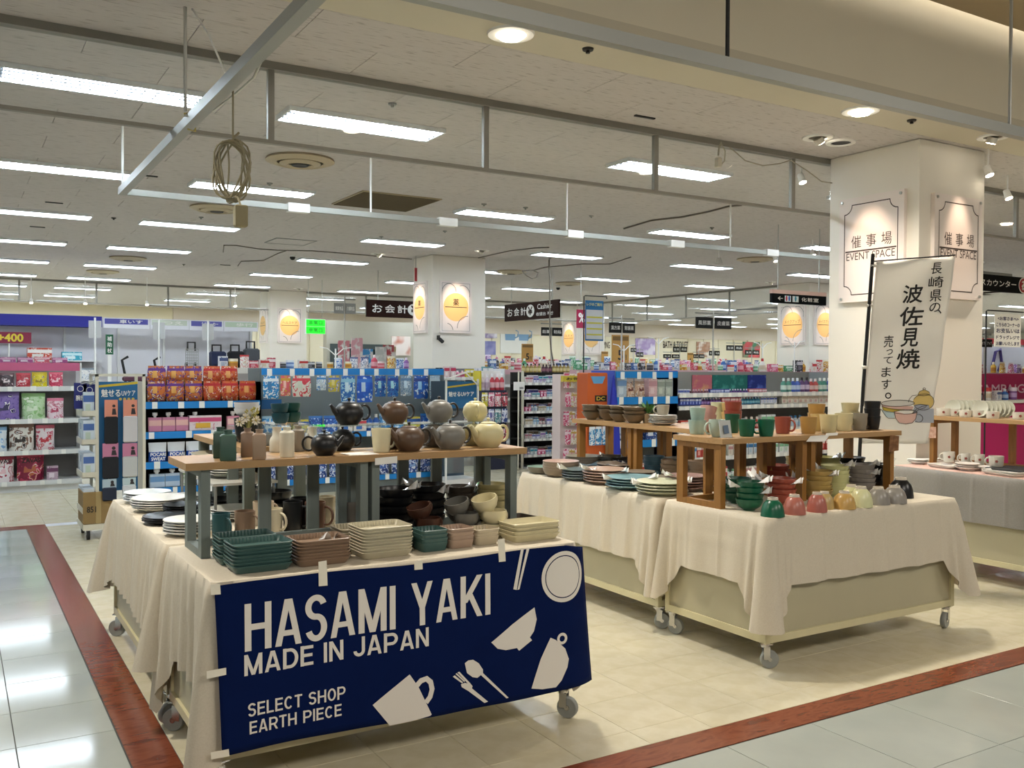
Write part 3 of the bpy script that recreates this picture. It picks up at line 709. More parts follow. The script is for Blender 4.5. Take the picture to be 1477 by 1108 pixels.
def px_text(s, bl, br, tl, thick=.26, asp=.62, gap=.17):
    """thick, asp: stroke and letter width relative to the height before fitting"""
    a, r_, u_ = at_y(*bl,BY), at_y(*br,BY), at_y(*tl,BY); H_ = u_.z-a.z; zb = (a.z+r_.z)/2
    ws = [thick if ch == 'I' else (asp*WID.get(ch,1.0)) for ch in s]; tot = sum(ws)+gap*asp*(len(s)-1); k = (r_.x-a.x)/tot
    mb = MB(); x = a.x
    for ch, w_ in zip(s, ws):
        if ch != ' ':
            Bs, As = capital(ch, w_, thick)
            def P_(u, v): return (x+u*k, BY, zb+v*H_)
            for q in Bs:
                if q[0] == 'h': _,x0,x1,yc,th = q; n = 3; mb.add([P_(x0+(x1-x0)*i/n,yc+s2*th/2*k/H_) for s2 in (-1,1) for i in range(n+1)],[(i,i+1,n+2+i,n+1+i) for i in range(n)])
                else:
                    x0,y0,x1,y1 = q; n = 6; dx = (x1-x0)*k; dz = (y1-y0)*H_; ht = thick/2*math.hypot(dx,dz)/abs(dz)*(1 if x0 == x1 else .94)
                    mb.add([P_(x0+(x1-x0)*i/n+s2*ht,y0+(y1-y0)*i/n) for s2 in (-1,1) for i in range(n+1)],[(i,i+1,n+2+i,n+1+i) for i in range(n)])
            for cx_2,cy_2,rx_2,ry_2,a0,a1 in As:
                n = 26; hv = thick*.46*k/H_; hh = thick/2; v = []
                for i in range(n+1):
                    an = math.radians(a0+(a1-a0)*i/n); c_, s_ = math.cos(an), math.sin(an); v += [P_(cx_2+(rx_2+hh)*c_,cy_2+(ry_2+hv)*s_),P_(cx_2+(rx_2-hh)*c_,cy_2+(ry_2-hv)*s_)]
                mb.add(v,[(2*i,2*i+2,2*i+3,2*i+1) for i in range(n)])
            x += 0
        x += (w_+gap*asp)*k
    return drape(mb)
px_text('HASAMI YAKI',(352,939),(706,886),(351,871),.14,.565,.13).build('lettering', PRINT, t)
px_text('MADE IN JAPAN',(351,977),(616,928),(351,947),.2,.88,.15).build('lettering', PRINT, t)
px_text('SELECT SHOP',(356,1033),(497,1006),(355,1014),.19,.84,.17).build('lettering', PRINT, t)
px_text('EARTH PIECE',(358,1057),(491,1031),(357,1039),.19,.84,.17).build('lettering', PRINT, t)
def circ(mb, c, r, n=40, r2=None, sx=1):
    c = at_y(*c,BY); v = []
    if r2 is None: mb.ngon([(c.x+sx*r*math.cos(2*PI*i/n),BY,c.z+r*math.sin(2*PI*i/n)) for i in range(n)])
    else:
        for i in range(n):
            a = 2*PI*i/n; v += [(c.x+sx*r*math.cos(a),BY,c.z+r*math.sin(a)),(c.x+sx*r2*math.cos(a),BY,c.z+r2*math.sin(a))]
        mb.add(v,[(2*i,2*((i+1)%n),2*((i+1)%n)+1,2*i+1) for i in range(n)])
def grid_fill(mb, outline, n=14):
    """split a big flat print into narrow upright strips so that it can follow the cloth"""
    bm = bmesh.new(); vs = [bm.verts.new(p) for p in outline]; bm.faces.new(vs)
    x0, x1 = min(p[0] for p in outline), max(p[0] for p in outline)
    for i in range(1,n):
        g = bm.verts[:]+bm.edges[:]+bm.faces[:]
        bmesh.ops.bisect_plane(bm, geom=g, plane_co=(x0+(x1-x0)*i/n,0,0), plane_no=(1,0,0))
    bm.verts.index_update(); mb.add([v.co.copy() for v in bm.verts], [tuple(v.index for v in fc.verts) for fc in bm.faces]); bm.free()
def print_shape(name, polys, circles=()):
    mb = MB()
    for p in polys: grid_fill(mb, [tuple(at_y(x,y,BY)) for x,y in p])
    for c in circles: circ(mb, *c)
    drape(mb).build(name, PRINT, t)
print_shape('chopstick_print', [[(752,792),(756,791),(745,851),(740,850)],[(760,791),(764,790),(749,850),(746,851)]])
c0 = at_y(811,831,BY); R0 = .105; mb = MB()
circ(mb,(811,831),R0,48,R0*.84); mm = MB(); grid_fill(mm,[(c0.x+R0*.80*math.cos(2*PI*i/40),BY,c0.z+R0*.80*math.sin(2*PI*i/40)) for i in range(40)],18)
mb.add(mm.v,mm.f); drape(mb).build('plate_print', PRINT, t)
print_shape('rice_bowl_print', [[(707,926),(738,900),(770,876),(773,893),(769,910),(763,919),(766,923),(747,938),(744,934),(728,937),(716,935)]])
print_shape('tea_cup_print', [[(764,992),(778,950),(792,919),(799,922),(812,934),(817,949),(815,961),(807,980),(799,990),(780,993)]], [((808,920),.024,24,.0125)])
print_shape('coffee_mug_print', [[(536,1016),(588,971),(595,981),(601,990),(619,1028),(617,1030),(590,1038),(560,1045)]])
mb = MB(); pts = [(598,987),(604,980),(612,977),(618,982),(620,992),(617,1003),(611,1011)]
q = [at_y(x,y,BY) for x,y in pts]; v, f = [], []
for i, p in enumerate(q):
    d = (q[min(i+1,len(q)-1)]-q[max(i-1,0)]).normalized(); nrm = Vector((-d.z,0,d.x)); v += [p+nrm*.0105, p-nrm*.0105]
for i in range(len(q)-1): f.append((2*i,2*i+1,2*i+3,2*i+2))
mb.add(v,f); drape(mb).build('mug_handle_print', PRINT, t)
print_shape('fork_print', [[(651,975),(654,973),(666,983),(665,985)],[(655,971),(657,970),(669,981),(668,983)],[(658,969),(661,968),(676,984),(680,989),(679,992),(702,1011),(697,1013),(674,996),(664,990),(663,986),(669,984),(673,985)]])
print_shape('spoon_print', [[(669,956),(674,952),(681,951),(689,956),(695,965),(695,970),(731,1005),(728,1006),(692,973),(687,977),(680,976),(672,970)]])
for nm,(p0,p1,p2,p3) in (('a',((303,843),(317,842),(318,857),(304,858))),('b',((460,811),(472,809),(473,845),(460,846))),('c',((597,809),(609,808),(609,821),(597,822))),('d',((719,779),(729,777),(730,810),(720,811))),('e',((297,967),(325,962),(325,972),(297,978))),('f',((302,1083),(328,1078),(329,1088),(303,1093)))):
    mb = MB(); w_ = [at_y(*p,BY-.006) for p in (p0,p1,p2,p3)]
    mb.prism([tuple(q) for q in w_], (0,-.0012,0)); mb.v = [(x, (rip(max(x,.75),min(z,.73))-.0052 if z < .75 else rip(x,.73)-.003)+(y-(BY-.006)), z) for x,y,z in mb.v]
    mb.build('tape_strip', TAPE, t)

# risers: slatted crates with a board on top
POSTS = []
def riser(label, x0, y0, x1, y1, z1, frames, m_leg, m_top, axis='x', z0=TZ, lx=.034, board=.028, slats=()):
    """frames: positions along the axis where an open post frame stands"""
    t = thing('display_riser', label, 'riser', (x0,y0,z0)); zt = z1-board-z0
    L, D = (x1-x0, y1-y0) if axis == 'x' else (y1-y0, x1-x0)
    def bx(u0,v0,w0,u1,v1,w1):
        return MB().box(u0,v0,w0,u1,v1,w1) if axis == 'x' else MB().box(v0,u0,w0,v1,u1,w1)
    bx(0,0,zt,L,D,zt+board).build('top_board', m_top, t)
    for u in frames:
        for v0 in (.02, D-.02-.05): bx(u,v0,.0,u+lx,v0+.05,zt).build('post', m_leg, t); POSTS.append((x0+u,y0+v0,x0+u+lx,y0+v0+.05,z0,z1) if axis == 'x' else (x0+v0,y0+u,x0+v0+.05,y0+u+lx,z0,z1))
        bx(u,.07,.0,u+lx,D-.07,.03).build('foot_rail', m_leg, t); bx(u,.07,zt-.03,u+lx,D-.07,zt).build('top_rail', m_leg, t)
    for u in slats:
        bx(u,D-.045,0,u+.052,D-.027,zt).build('back_slat', m_leg, t); q = (u,D-.045,u+.052,D-.027); POSTS.append((x0+q[0],y0+q[1],x0+q[2],y0+q[3],z0,z1) if axis == 'x' else (x0+q[1],y0+q[0],x0+q[3],y0+q[2],z0,z1))
    for a_, b_ in zip(frames[::2], frames[1::2]): bx(a_+lx,D-.068,.0,b_,D-.048,.03).build('back_rail', m_leg, t)
    return t
riser('long riser with oak top and grey legs, teapots on it',.742,3.594,2.242,3.925,1.112,(.06,.70,.752,1.425),GREYPOST,WOOD_A,slats=(.355,.565,.99,1.16,1.39))
riser('grey legged oak riser on the rear left wagon',1.135,4.30,1.47,5.3,1.10,(.03,.32,.62,.93),GREYPOST,WOOD_Y,'y')
riser('stained wood riser holding mugs on the bowl wagon',3.40,3.548,4.845,3.93,1.112,(.012,.62,.69,1.37),WOOD_V,WOOD_A,slats=(.20,.46,.88,1.10))
riser('stained wood riser holding brown bowls on the plate wagon',3.79,4.08,4.13,5.47,1.112,(.02,.68,.74,1.32),WOOD_V,WOOD_Y,'y',slats=(.24,.45,1.0,1.15))
riser('stained wood riser on the grey clothed wagon, plates on top',6.47,2.5,6.83,4.53,1.118,(.02,.95,1.02,1.97),WOOD_V,WOOD_Y,'y',slats=(.3,.62,1.25,1.5))
# ------------------------------------------------------------------ pottery
def glaze(c, rough=.32): return mat(c, rough, var=.06, scale=25, spec=.5)
TEAL, BROWN, GRYB, CRM, BLK = '#41605d','#8d7561','#8b8880','#d6cda9','#101114'
GREEN, BRICK, MUST, LEMON, SLATE = '#0f5a40','#a2503f','#b08a4c','#d3cf9e','#8d8781'
def at_base(px, py, z, wpx, k=.5):
    """centre and diameter of a round thing whose visible foot meets plane z at (px,py) and which is wpx wide"""
    p = at_z(px,py,z); d = wpx*scale_at(p); v = Vector((p.x,p.y,0)).normalized()
    return clamp(p+v*(d*k), d/2), d
# tops that things stand on: x0, y0, x1, y1, z
SURF = [(.742,3.594,2.242,3.925,1.112),(1.135,4.30,1.47,5.3,1.10),(3.40,3.548,4.845,3.93,1.112),(3.79,4.08,4.13,5.47,1.112),(6.47,2.5,6.83,4.53,1.118),
        (.745,3.205,2.235,3.925,TZ),(.745,3.975,1.49,5.45,TZ),(3.40,3.235,4.905,3.985,TZ),(3.40,4.045,4.15,5.52,TZ),(6.12,2.2,6.95,4.58,TZ)]
def clamp(p, r):
    best = None
    for s_ in SURF:
        if abs(p.z-s_[4]) < .012:
            d = max(s_[0]-p.x, p.x-s_[2], s_[1]-p.y, p.y-s_[3], 0)
            if best is None or d < best[0]: best = (d, s_)
    if best is None: return p
    x0,y0,x1,y1,_ = best[1]; m = min(r*.8, (x1-x0)/2-.001, (y1-y0)/2-.001)
    return Vector((min(max(p.x,x0+m),x1-m), min(max(p.y,y0+m),y1-m), p.z))
REG = []
def register(objs, p, r): REG.append([objs, p.x, p.y, r, p.z, p.x, p.y])
def settle():
    """push standing things apart where they would run into one another or into a riser post"""
    for _ in range(60):
        for i, a in enumerate(REG):
            for b_ in REG[i+1:]:
                if abs(a[4]-b_[4]) > .03: continue
                dx, dy = b_[1]-a[1], b_[2]-a[2]; d = math.hypot(dx,dy) or 1e-4; need = (a[3]+b_[3])*.985
                if d < need:
                    q = (need-d)/2/d*.6
                    a[1] -= dx*q; a[2] -= dy*q; b_[1] += dx*q; b_[2] += dy*q
            for (x0,y0,x1,y1,z0,z1) in POSTS:
                if not z0-.02 < a[4] < z1: continue
                cx, cy = min(max(a[1],x0),x1), min(max(a[2],y0),y1); dx, dy = a[1]-cx, a[2]-cy; d = math.hypot(dx,dy)
                if 1e-5 < d < a[3]: a[1] += dx/d*(a[3]-d)*.5; a[2] += dy/d*(a[3]-d)*.5
            dx, dy = a[1]-a[5], a[2]-a[6]; d = math.hypot(dx,dy); lim = max(.05, a[3]*.8)
            if d > lim: a[1] = a[5]+dx/d*lim; a[2] = a[6]+dy/d*lim
            q = clamp(Vector((a[1],a[2],a[4])), a[3]); a[1], a[2] = q.x, q.y
    for objs,x,y,r,z,x0,y0 in REG:
        for o in objs: o.location.x += x-x0; o.location.y += y-y0
VIEW = lambda p: math.atan2(p.y, p.x)
def teapot_parts(r, col, root, hc=None, lid=True):
    g = glaze(col, .38); dk = glaze(hc or col, .3)
    b = MB(); b.lathe([(0,0),(r*.62,0),(r*.66,.004),(r*.9,r*.35),(r,r*.72),(r*.93,r*1.12),(r*.7,r*1.42),(r*.45,r*1.5),(0,r*1.5)],28,ribs=0); b.build('body', g, root, smooth=50)
    b = MB(); b.lathe([(0,0),(r*.6,0),(r*.6,.006)],24); b.build('foot_ring', glaze('#4a3528'), root)
    b = MB(); b.tube([(-r*.85,0,r*.75),(-r*1.12,0,r*1.0),(-r*1.32,0,r*1.32),(-r*1.42,0,r*1.4)],[r*.26,r*.18,r*.12,r*.1],10); b.build('spout', g, root, smooth=60)
    pts = [(r*.85,0,r*1.2)]+[(r*1.18+r*.42*math.cos(a),0,r*.82+r*.5*math.sin(a)) for a in [PI*.62-PI*1.25*k/12 for k in range(13)]]+[(r*.9,0,r*.42)]
    b = MB(); b.tube(pts, r*.085, 8); b.build('handle', dk, root, smooth=60)
    if lid:
        b = MB(); b.lathe([(r*.5,r*1.48),(r*.5,r*1.53),(r*.3,r*1.6),(0,r*1.63)],22); b.build('lid', g, root, smooth=50)
        b = MB(); b.lathe([(0,r*1.62),(r*.08,r*1.62),(r*.07,r*1.7),(r*.13,r*1.78),(r*.1,r*1.84),(0,r*1.86)],12); b.build('lid_knob', dk, root, smooth=60)
    return root
def teapot(px, py, z, wpx, col, label, rz=0, hc=None):
    p, d = at_base(px,py,z,wpx,.42); t = thing('teapot', label, 'teapot', p, rz, 'teapots on the oak riser'); register([t], p, d/2); return teapot_parts(d/2, col, t, hc)
_mug = {}
def mug_mesh(r, h, col, rib, style):
    k = (round(r,3),round(h,3),col,rib,style)
    if k in _mug: return _mug[k]
    b = MB(); top, bot = r, r*(.8 if style == 'taper' else .94)
    if style == 'round': pr = [(0,.002),(r*.55,.002),(r*.6,0),(r*.9,h*.3),(r,h*.62),(r*.98,h),(r*.93,h),(r*.92,h*.6),(r*.8,h*.25),(0,.012)]
    else: pr = [(0,.002),(bot*.9,.002),(bot*.94,0),(bot,.008),(bot+(top-bot)*.4,h*.4),(top,h),(top-.004,h),(bot-.004,.02),(0,.012)]
    b.lathe(pr, 36 if rib else 24, ribs=rib, amp=.045, rz=(.012,h*.93))
    body = b.mesh('body', glaze(col,.35), 50)
    x = r*.93; hs = h*.34
    pts = [(x,0,h*.82)]+[(x+hs*.85*math.sin(PI*k2/9)+.004,0,h*.5+hs*math.cos(PI*k2/9)) for k2 in range(1,9)]+[(x*.95,0,h*.18)]
    b = MB(); b.tube(pts, max(.004,r*.12), 7); hd = b.mesh('handle', glaze(col,.35), 60)
    _mug[k] = (body, hd); return _mug[k]
def mug_at(p, r, h, col, label, rz=0, rib=0, style='taper', cat='mug', group=None, tilt=None, name='mug'):
    t = thing(name, label, cat, p, rz, group)
    if tilt: t.rotation_euler = (tilt[0],tilt[1],rz)
    a, b_ = mug_mesh(r,h,col,rib,style); put('body',a,t); put('handle',b_,t); return t
def mug(px, py, z, wpx, hpx, col, label, rz=0, rib=0, style='taper', group=None, **kw):
    p, d = at_base(px,py,z,wpx,.45); o = mug_at(p, d/2, hpx*scale_at(p), col, label, rz, rib, style, group=group, **kw); register([o], p, d/2); return o
_pl = {}
def plate_mesh(kind, r, h, col, rib, col2=None):
    k = (kind,round(r,3),round(h,3),col,rib,col2)
    if k in _pl: return _pl[k]
    b = MB(); ms = [glaze(col,.3)]
    if kind == 'plate': pr = [(0,0),(r*.55,0),(r*.57,.003),(r*.9,h*.8),(r,h),(r*.985,h+.003),(r*.88,h*.85+.003),(r*.62,.006),(0,.006)]
    elif kind == 'bowl': pr = [(0,.005),(r*.36,.005),(r*.38,0),(r*.42,0),(r*.44,h*.09),(r*.5,h*.11),(r*.78,h*.32),(r*.93,h*.62),(r*.985,h*.88),(r,h),(r-.004,h),(r*.9,h*.62),(r*.7,h*.34),(0,h*.16)]
    elif kind == 'deep': pr = [(0,0),(r*.62,0),(r*.66,.004),(r*.85,h*.25),(r*.97,h*.7),(r,h),(r-.004,h),(r*.9,h*.55),(r*.7,h*.2),(0,h*.12)]
    elif kind == 'cone': pr = [(0,0),(r*.45,0),(r*.47,.004),(r*.8,h*.5),(r,h),(r-.005,h),(r*.74,h*.48),(r*.4,h*.12),(0,h*.1)]
    b.lathe(pr, 40 if rib else 26, ribs=rib, amp=.03, rz=(h*.15,h*.9))
    if col2:
        ms.append(glaze(col2,.3)); zmax = max(z for _,z in pr); nv = len(pr); top = next(i for i in range(nv) if pr[i][1] == zmax)
        b.m = [1 if (q % (nv-1)) >= (top if kind != 'plate' else top) else 0 for q in range(len(b.f))]
    _pl[k] = b.mesh(kind, ms, 50); return _pl[k]
def stack(kind, px, py, z, wpx, n, dz, h, col, labelf, cat, group, rib=0, col2=None, jit=.004, center=None, d=None, name=None, flip=False):
    """n nested pieces, each a thing of its own; labelf(i, n) describes the one i from the bottom"""
    if center is None: p, d = at_base(px,py,z,wpx,.40)
    else: p = Vector(center)
    me = plate_mesh(kind, d/2, h, col, rib, col2); zz = z; out = []
    for i in range(n):
        o = put(name or {'plate':'plate','bowl':'bowl','deep':'bowl','cone':'bowl'}[kind], me, None, (p.x+RND.uniform(-jit,jit),p.y+RND.uniform(-jit,jit),zz), RND.uniform(0,6))
        if flip: o.rotation_euler = (PI,0,RND.uniform(0,6)); o.location.z = z+h
        tag(o, labelf(i,n), cat, group); zz += dz; out.append(o)
    register(out, Vector((p.x,p.y,z)), d/2); return out
def lay(desc, thingw):
    """labels for a stack: top, bottom and the numbered ones between"""
    def f(i, n):
        if n == 1: return '%s %s' % (desc[0], desc[1])
        w_ = 'topmost' if i == n-1 else ('lowest' if i == 0 else '%s from bottom' % nth(i))
        return '%s %s, %s of %s' % (desc[0], desc[1].strip(','), w_, thingw)
    return f
TISSUE = glass_mat('foam_sheet', '#ffffff', .9)
def tissue(p, w_, label, rz, lift=.02):
    n = 6; v, f = [], []; rr = random.Random(int(p.x*1e4))
    for i in range(n):
        for j in range(3):
            v.append(((i/(n-1)-.5)*w_*(1-.22*j), j*.026, lift*math.sin(i*1.9+rr.random())*(j/2)+.010*j))
    for i in range(n-1):
        for j in range(2): a = i*3+j; f.append((a,a+3,a+4,a+1))
    b = MB(); b.add(v,f); o = b.build('foam_sheet', TISSUE, None, p, rz, 60); return tag(o, label, 'packing sheet', 'foam sheets between the pottery')
_tr = {}
def tray_mesh(hx, hy, h, col, flute):
    k = (round(hx,3),round(hy,3),round(h,3),col,flute)
    if k in _tr: return _tr[k]
    b = MB(); r = min(hx,hy)*.28
    b.rrect_stack([(hx*.86,hy*.8,r*.8,0),(hx*.88,hy*.84,r*.85,.003),(hx,hy,r,h),(hx-.003,hy-.003,r,h+.002),(hx*.9,hy*.86,r*.85,.007),(hx*.88,hy*.84,r*.8,.006)], 5)
    if flute:
        for sy in (-1,1):
            m_ = int(hx*1.5/.011)
            for i in range(m_):
                x = -hx*.78+hx*1.56*i/(m_-1); y0, y1 = sy*hy*.85, sy*(hy-.004)
                b.add([(x-.0032,y0,.008),(x+.0032,y0,.008),(x+.0036,y1,h+.0005),(x-.0036,y1,h+.0005),(x,y0-sy*.003,.0095),(x,y1-sy*.004,h+.001)],[(0,1,4),(3,5,2),(0,4,5,3),(4,1,2,5)])
    _tr[k] = b.mesh('tray', glaze(col,.35), 40); return _tr[k]
def trays(cx, cy, hx, hy, n, dz, h, col, labelf, group, rz=0, flute=True, z=TZ+.001, name='tray', cat='tray'):
    me = tray_mesh(hx,hy,h,col,flute)
    out = []
    for i in range(n):
        o = put(name, me, None, (cx+RND.uniform(-.002,.002),cy+RND.uniform(-.002,.002),z+i*dz), rz+RND.uniform(-.015,.015)); tag(o, labelf(i,n), cat, group); out.append(o)
# ---- front edge of the banner wagon
G = 'ribbed trays on the banner wagon'
trays(.942,3.345,.108,.082,7,.0125,.026,TEAL,lay(('teal','ribbed tray, front pile near the corner'),'seven'),G)
trays(.935,3.508,.106,.07,7,.0125,.026,TEAL,lay(('teal','ribbed tray, pile behind the front teal one'),'seven'),G)
trays(1.168,3.345,.103,.082,7,.0115,.025,BROWN,lay(('brown','ribbed tray, front pile by the teal trays'),'seven'),G)
trays(1.20,3.512,.118,.075,4,.0125,.026,BROWN,lay(('brown','long ribbed tray behind the brown pile'),'four'),G)
trays(1.425,3.36,.107,.086,9,.0115,.026,'#c4bda4',lay(('pale cream','ribbed tray in the tall front pile'),'nine'),G)
trays(1.415,3.53,.115,.075,6,.0125,.026,'#bdb49b',lay(('cream','ribbed tray behind the tall cream pile'),'six'),G)
trays(1.636,3.355,.058,.058,4,.016,.036,TEAL,lay(('teal green','square ribbed bowl at wagon front'),'four'),'square bowls on the banner wagon',name='square_bowl',cat='bowl')
trays(1.762,3.362,.056,.056,4,.015,.034,'#ab9482',lay(('pinkish brown','square ribbed bowl at wagon front'),'four'),'square bowls on the banner wagon',name='square_bowl',cat='bowl')
trays(1.885,3.372,.056,.056,3,.015,.034,'#bdb198',lay(('beige','square ribbed bowl beside the tape strip'),'three'),'square bowls on the banner wagon',name='square_bowl',cat='bowl')
trays(2.108,3.362,.118,.075,4,.016,.028,CRM,lay(('smooth cream','long tray at right end of wagon'),'four'),G,.02,False)
trays(2.135,3.54,.105,.085,3,.017,.028,'#3b3029',lay(('dark brown','tray behind the smooth cream trays'),'three'),G,.1,False)
# mugs leaning and lying in the back row under the riser
BM = 'ribbed mugs under the grey legged riser'
def mugA(px,py,w_,h_,col,label,rz,tilt=None,rib=1,y=3.83,style='straight'):
    p = at_z(px,py,TZ+.002); d = w_*scale_at(p)
    p = clamp(Vector((p.x,p.y,TZ+.002)), d/2); o = mug_at(p, d/2, h_*scale_at(p), col, label, rz, rib, style, 'mug', BM, tilt); register([o], p, d/2); return o
mugA(320,777,26,36,'#2b5358','dark teal ribbed mug beside the left riser leg',-1.2)
mugA(357,775,30,36,BROWN,'light brown ribbed mug with handle turned forward',-.9)
mugA(394,770,30,36,'#d9cfb4','cream ribbed mug with handle facing the front',-1.0)
mugA(380,757,30,34,'#b8a892','beige ribbed mug behind the cream and brown mugs',.3)
mugA(425,768,28,44,BLK,'black ribbed mug right of the cream mug',-.6)
mugA(441,762,28,44,BLK,'black ribbed mug in front of the brown mug',-.2)
mugA(463,765,30,40,'#5f4030','dark reddish brown ribbed mug, under riser centre',-.7)
mugA(493,765,30,44,'#77726a','grey ribbed mug beside the dark brown mug',-.8)
mugA(513,757,26,44,'#b5ab90','beige ribbed mug behind the grey mug',-.5)
mugA(522,768,28,22,CRM,'small cream ribbed cup in front of beige mug',-.2)
DB = 'nested bowls under the grey legged riser'
stack('bowl',556,776,TZ,58,5,.036,.065,BLK,lay(('black','large bowl, left stack under the riser'),'five'),'bowl',DB)
stack('bowl',612,765,TZ,56,5,.034,.065,BLK,lay(('black','large bowl, right stack under the riser'),'five'),'bowl',DB)
stack('bowl',651,752,TZ,44,5,.03,.055,'#3a332c',lay(('dark brown','bowl in stack by the olive bowls'),'five'),'bowl',DB)
stack('bowl',696,748,TZ,44,6,.026,.055,'#a59a6c',lay(('olive cream','bowl in stack at right riser leg'),'six'),'bowl',DB)
SC = 'stacked soup cups under the riser'
def cupstack(px,py,w_,h_,col,desc,n=2,tilt=True):
    p = at_z(px,py,TZ+.001); k = scale_at(p); r, h = w_*k/2, h_*k; n0 = len(bpy.data.objects); out = []
    for i in range(n): out += [mug_at(Vector((p.x,p.y,TZ+.001+i*h*.92)), r, h, col, '%s soup cup, %s of its pair' % (desc, 'lower' if i == 0 else 'upper'), (-.4,.2)[i%2], 1, 'round', 'cup', SC, name='soup_cup')]
    if tilt: out += [mug_at(Vector((p.x-.02,p.y+.03,TZ+.001+n*h*.93)), r, h, col, '%s soup cup tipped on top of its pair' % desc, .3, 1, 'round', 'cup', SC, (0,-.3), name='soup_cup')]
    register(out, p, r)
cupstack(618,783,36,19,'#4a2e22','dark brown'); cupstack(672,776,36,19,'#6d6c66','grey'); cupstack(712,774,38,20,CRM,'cream')
cupstack(578,790,34,18,BLK,'black',2,False)
# ---- on the oak riser: vases and teapots
RA = 1.113
def vase(px, py, wpx, hpx, col, label, kind='square', z=RA):
    p, d = at_base(px,py,z,wpx,.45); r = d/2; h = hpx*scale_at(p)
    t = thing('bottle_vase', label, 'vase', p, VIEW(p)-PI/2, 'small vases on the oak riser'); register([t], p, r*1.05)
    b = MB()
    if kind == 'square':
        b.rrect_stack([(r*.94,r*.94,r*.15,0),(r,r,r*.18,.004),(r,r,r*.18,h*.80),(r*.85,r*.85,r*.3,h*.85),(r*.55,r*.55,r*.5,h*.87),(r*.5,r*.5,r*.48,h*.96),(r*.6,r*.6,r*.55,h*.975),(r*.6,r*.6,r*.55,h)],4)
    elif kind == 'cyl': b.lathe([(0,0),(r*.95,0),(r,.004),(r,h*.82),(r*.8,h*.87),(r*.55,h*.89),(r*.52,h*.96),(r*.62,h),(r*.5,h),(r*.4,h*.9)],28,ribs=0)
    else: b.lathe([(0,0),(r*.93,0),(r,.004),(r,h*.42),(r*.88,h*.56),(r*.62,h*.66),(r*.58,h*.9),(r*.68,h),(r*.56,h),(r*.5,h*.7)],28)
    b.build('body', glaze(col,.5), t, smooth=40)
    b = MB(); b.lathe([(0,h*.9),(r*.42,h*.9),(r*.45,h+.0006),(r*.36,h+.0006),(r*.34,h*.9)],16); b.build('mouth', glaze('#3a342d',.6) if kind == 'square' else glaze(col,.5), t); return t
vase(318,661,20,44,'#35534a','dark green square bottle vase, rear of the pair','square')
vase(329,665,23,44,'#3b5b50','dark green square bottle vase, front of the pair','square')
vf = vase(357,659,19,41,'#8c7461','brown square bottle vase holding the white daisies','square')
vase(374,663,19,43,'#a08872','light brown square bottle vase beside the daisy vase','square')
vase(393,651,21,36,'#cfcdbf','white round shouldered jar, left one behind','jar')
vase(414,660,21,43,'#d8d4c2','cream cylindrical bottle vase in the front row','cyl')
vase(439,649,21,34,'#d3d2c4','white round shouldered jar left of black teapots','jar')
vase(426,649,18,36,'#8d8578','grey brown bottle vase half hidden between the jars','cyl')
# daisies
q = vf.location; hv = .12
t = thing('flower_spray', 'small white daisies with yellow green sprigs in brown vase', 'flowers', (q.x,q.y,RA+.105))
PET, YEL, STEM = mat('#e9e4d4',.6), mat('#c9a63a',.6), mat('#7f8440',.7)
rr = random.Random(5)
for i,(dx,dz) in enumerate(((-.035,.035),(.03,.04),(-.012,.052))):
    b = MB(); b.tube([(0,0,0),(dx*.5,0,dz*.5),(dx,-.006,dz)],.0013,5); st = b.build('stem', STEM, t)
    c = Vector((dx,-.01,dz)); 
    for k in range(9):
        a = 2*PI*k/9+rr.random()*.3; dv = Vector((math.cos(a),-.45,math.sin(a))); sv = Vector((-math.sin(a),0,math.cos(a)))*.0045
        MB().prism([c+dv*.003,c+dv*.014-sv,c+dv*.021,c+dv*.014+sv],(0,.001,0)).build('petal', PET, st)
    b = MB(); b.lathe([(0,.004),(.004,.002),(.005,0)],8,c=tuple(c)); b.build('flower_eye', YEL, st)
b = MB()
for k in range(30):
    a = rr.uniform(0,6.28); h_ = rr.uniform(.03,.085); x, y = rr.uniform(-.012,.03)+.01, rr.uniform(-.012,.012)
    if k % 3 == 0: b.tube([(0,0,0),(x*.6,y*.6,h_*.6),(x,y,h_)],.0009,4)
    b.cyl((x,y,h_),(x+.008*math.cos(a),y+.008*math.sin(a),h_+.008),.0035,5)
tag(b.build('sprigs', mat('#a39b52',.7,var=.3,scale=80), t), None, None, kind='stuff')
teapot(468,658,RA,40,BLK,'black teapot in the front row, spout hidden, nearest vases',2.6)
teapot(494,651,RA,38,BLK,'black teapot behind the front black one',.12)
mug_at(*(lambda q: (q[0],q[1]/2))(at_base(550,653,RA,30,.45)), .100, '#d6cfae','cream ribbed mug between black and brown teapots',.25,1,'taper','mug')
teapot(590,652,RA,46,'#5b4636','brown teapot in the front row with dark handle',.15,'#2b2722')
teapot(566,648,RA,38,'#5a4435','brown teapot half hidden behind the cream mug',.15,'#2b2722')
teapot(649,649,RA,46,'#77756f','grey teapot in the front row with dark handle',.15,'#2f2c2a')
teapot(626,645,RA,40,'#6c6259','grey brown teapot half hidden behind the grey one',.15,'#2b2722')
teapot(703,646,RA,46,'#cfc69a','cream teapot in the front row, right end of riser',.15)
teapot(684,643,RA,38,'#c6bc90','cream teapot half hidden behind the front cream one',.15)
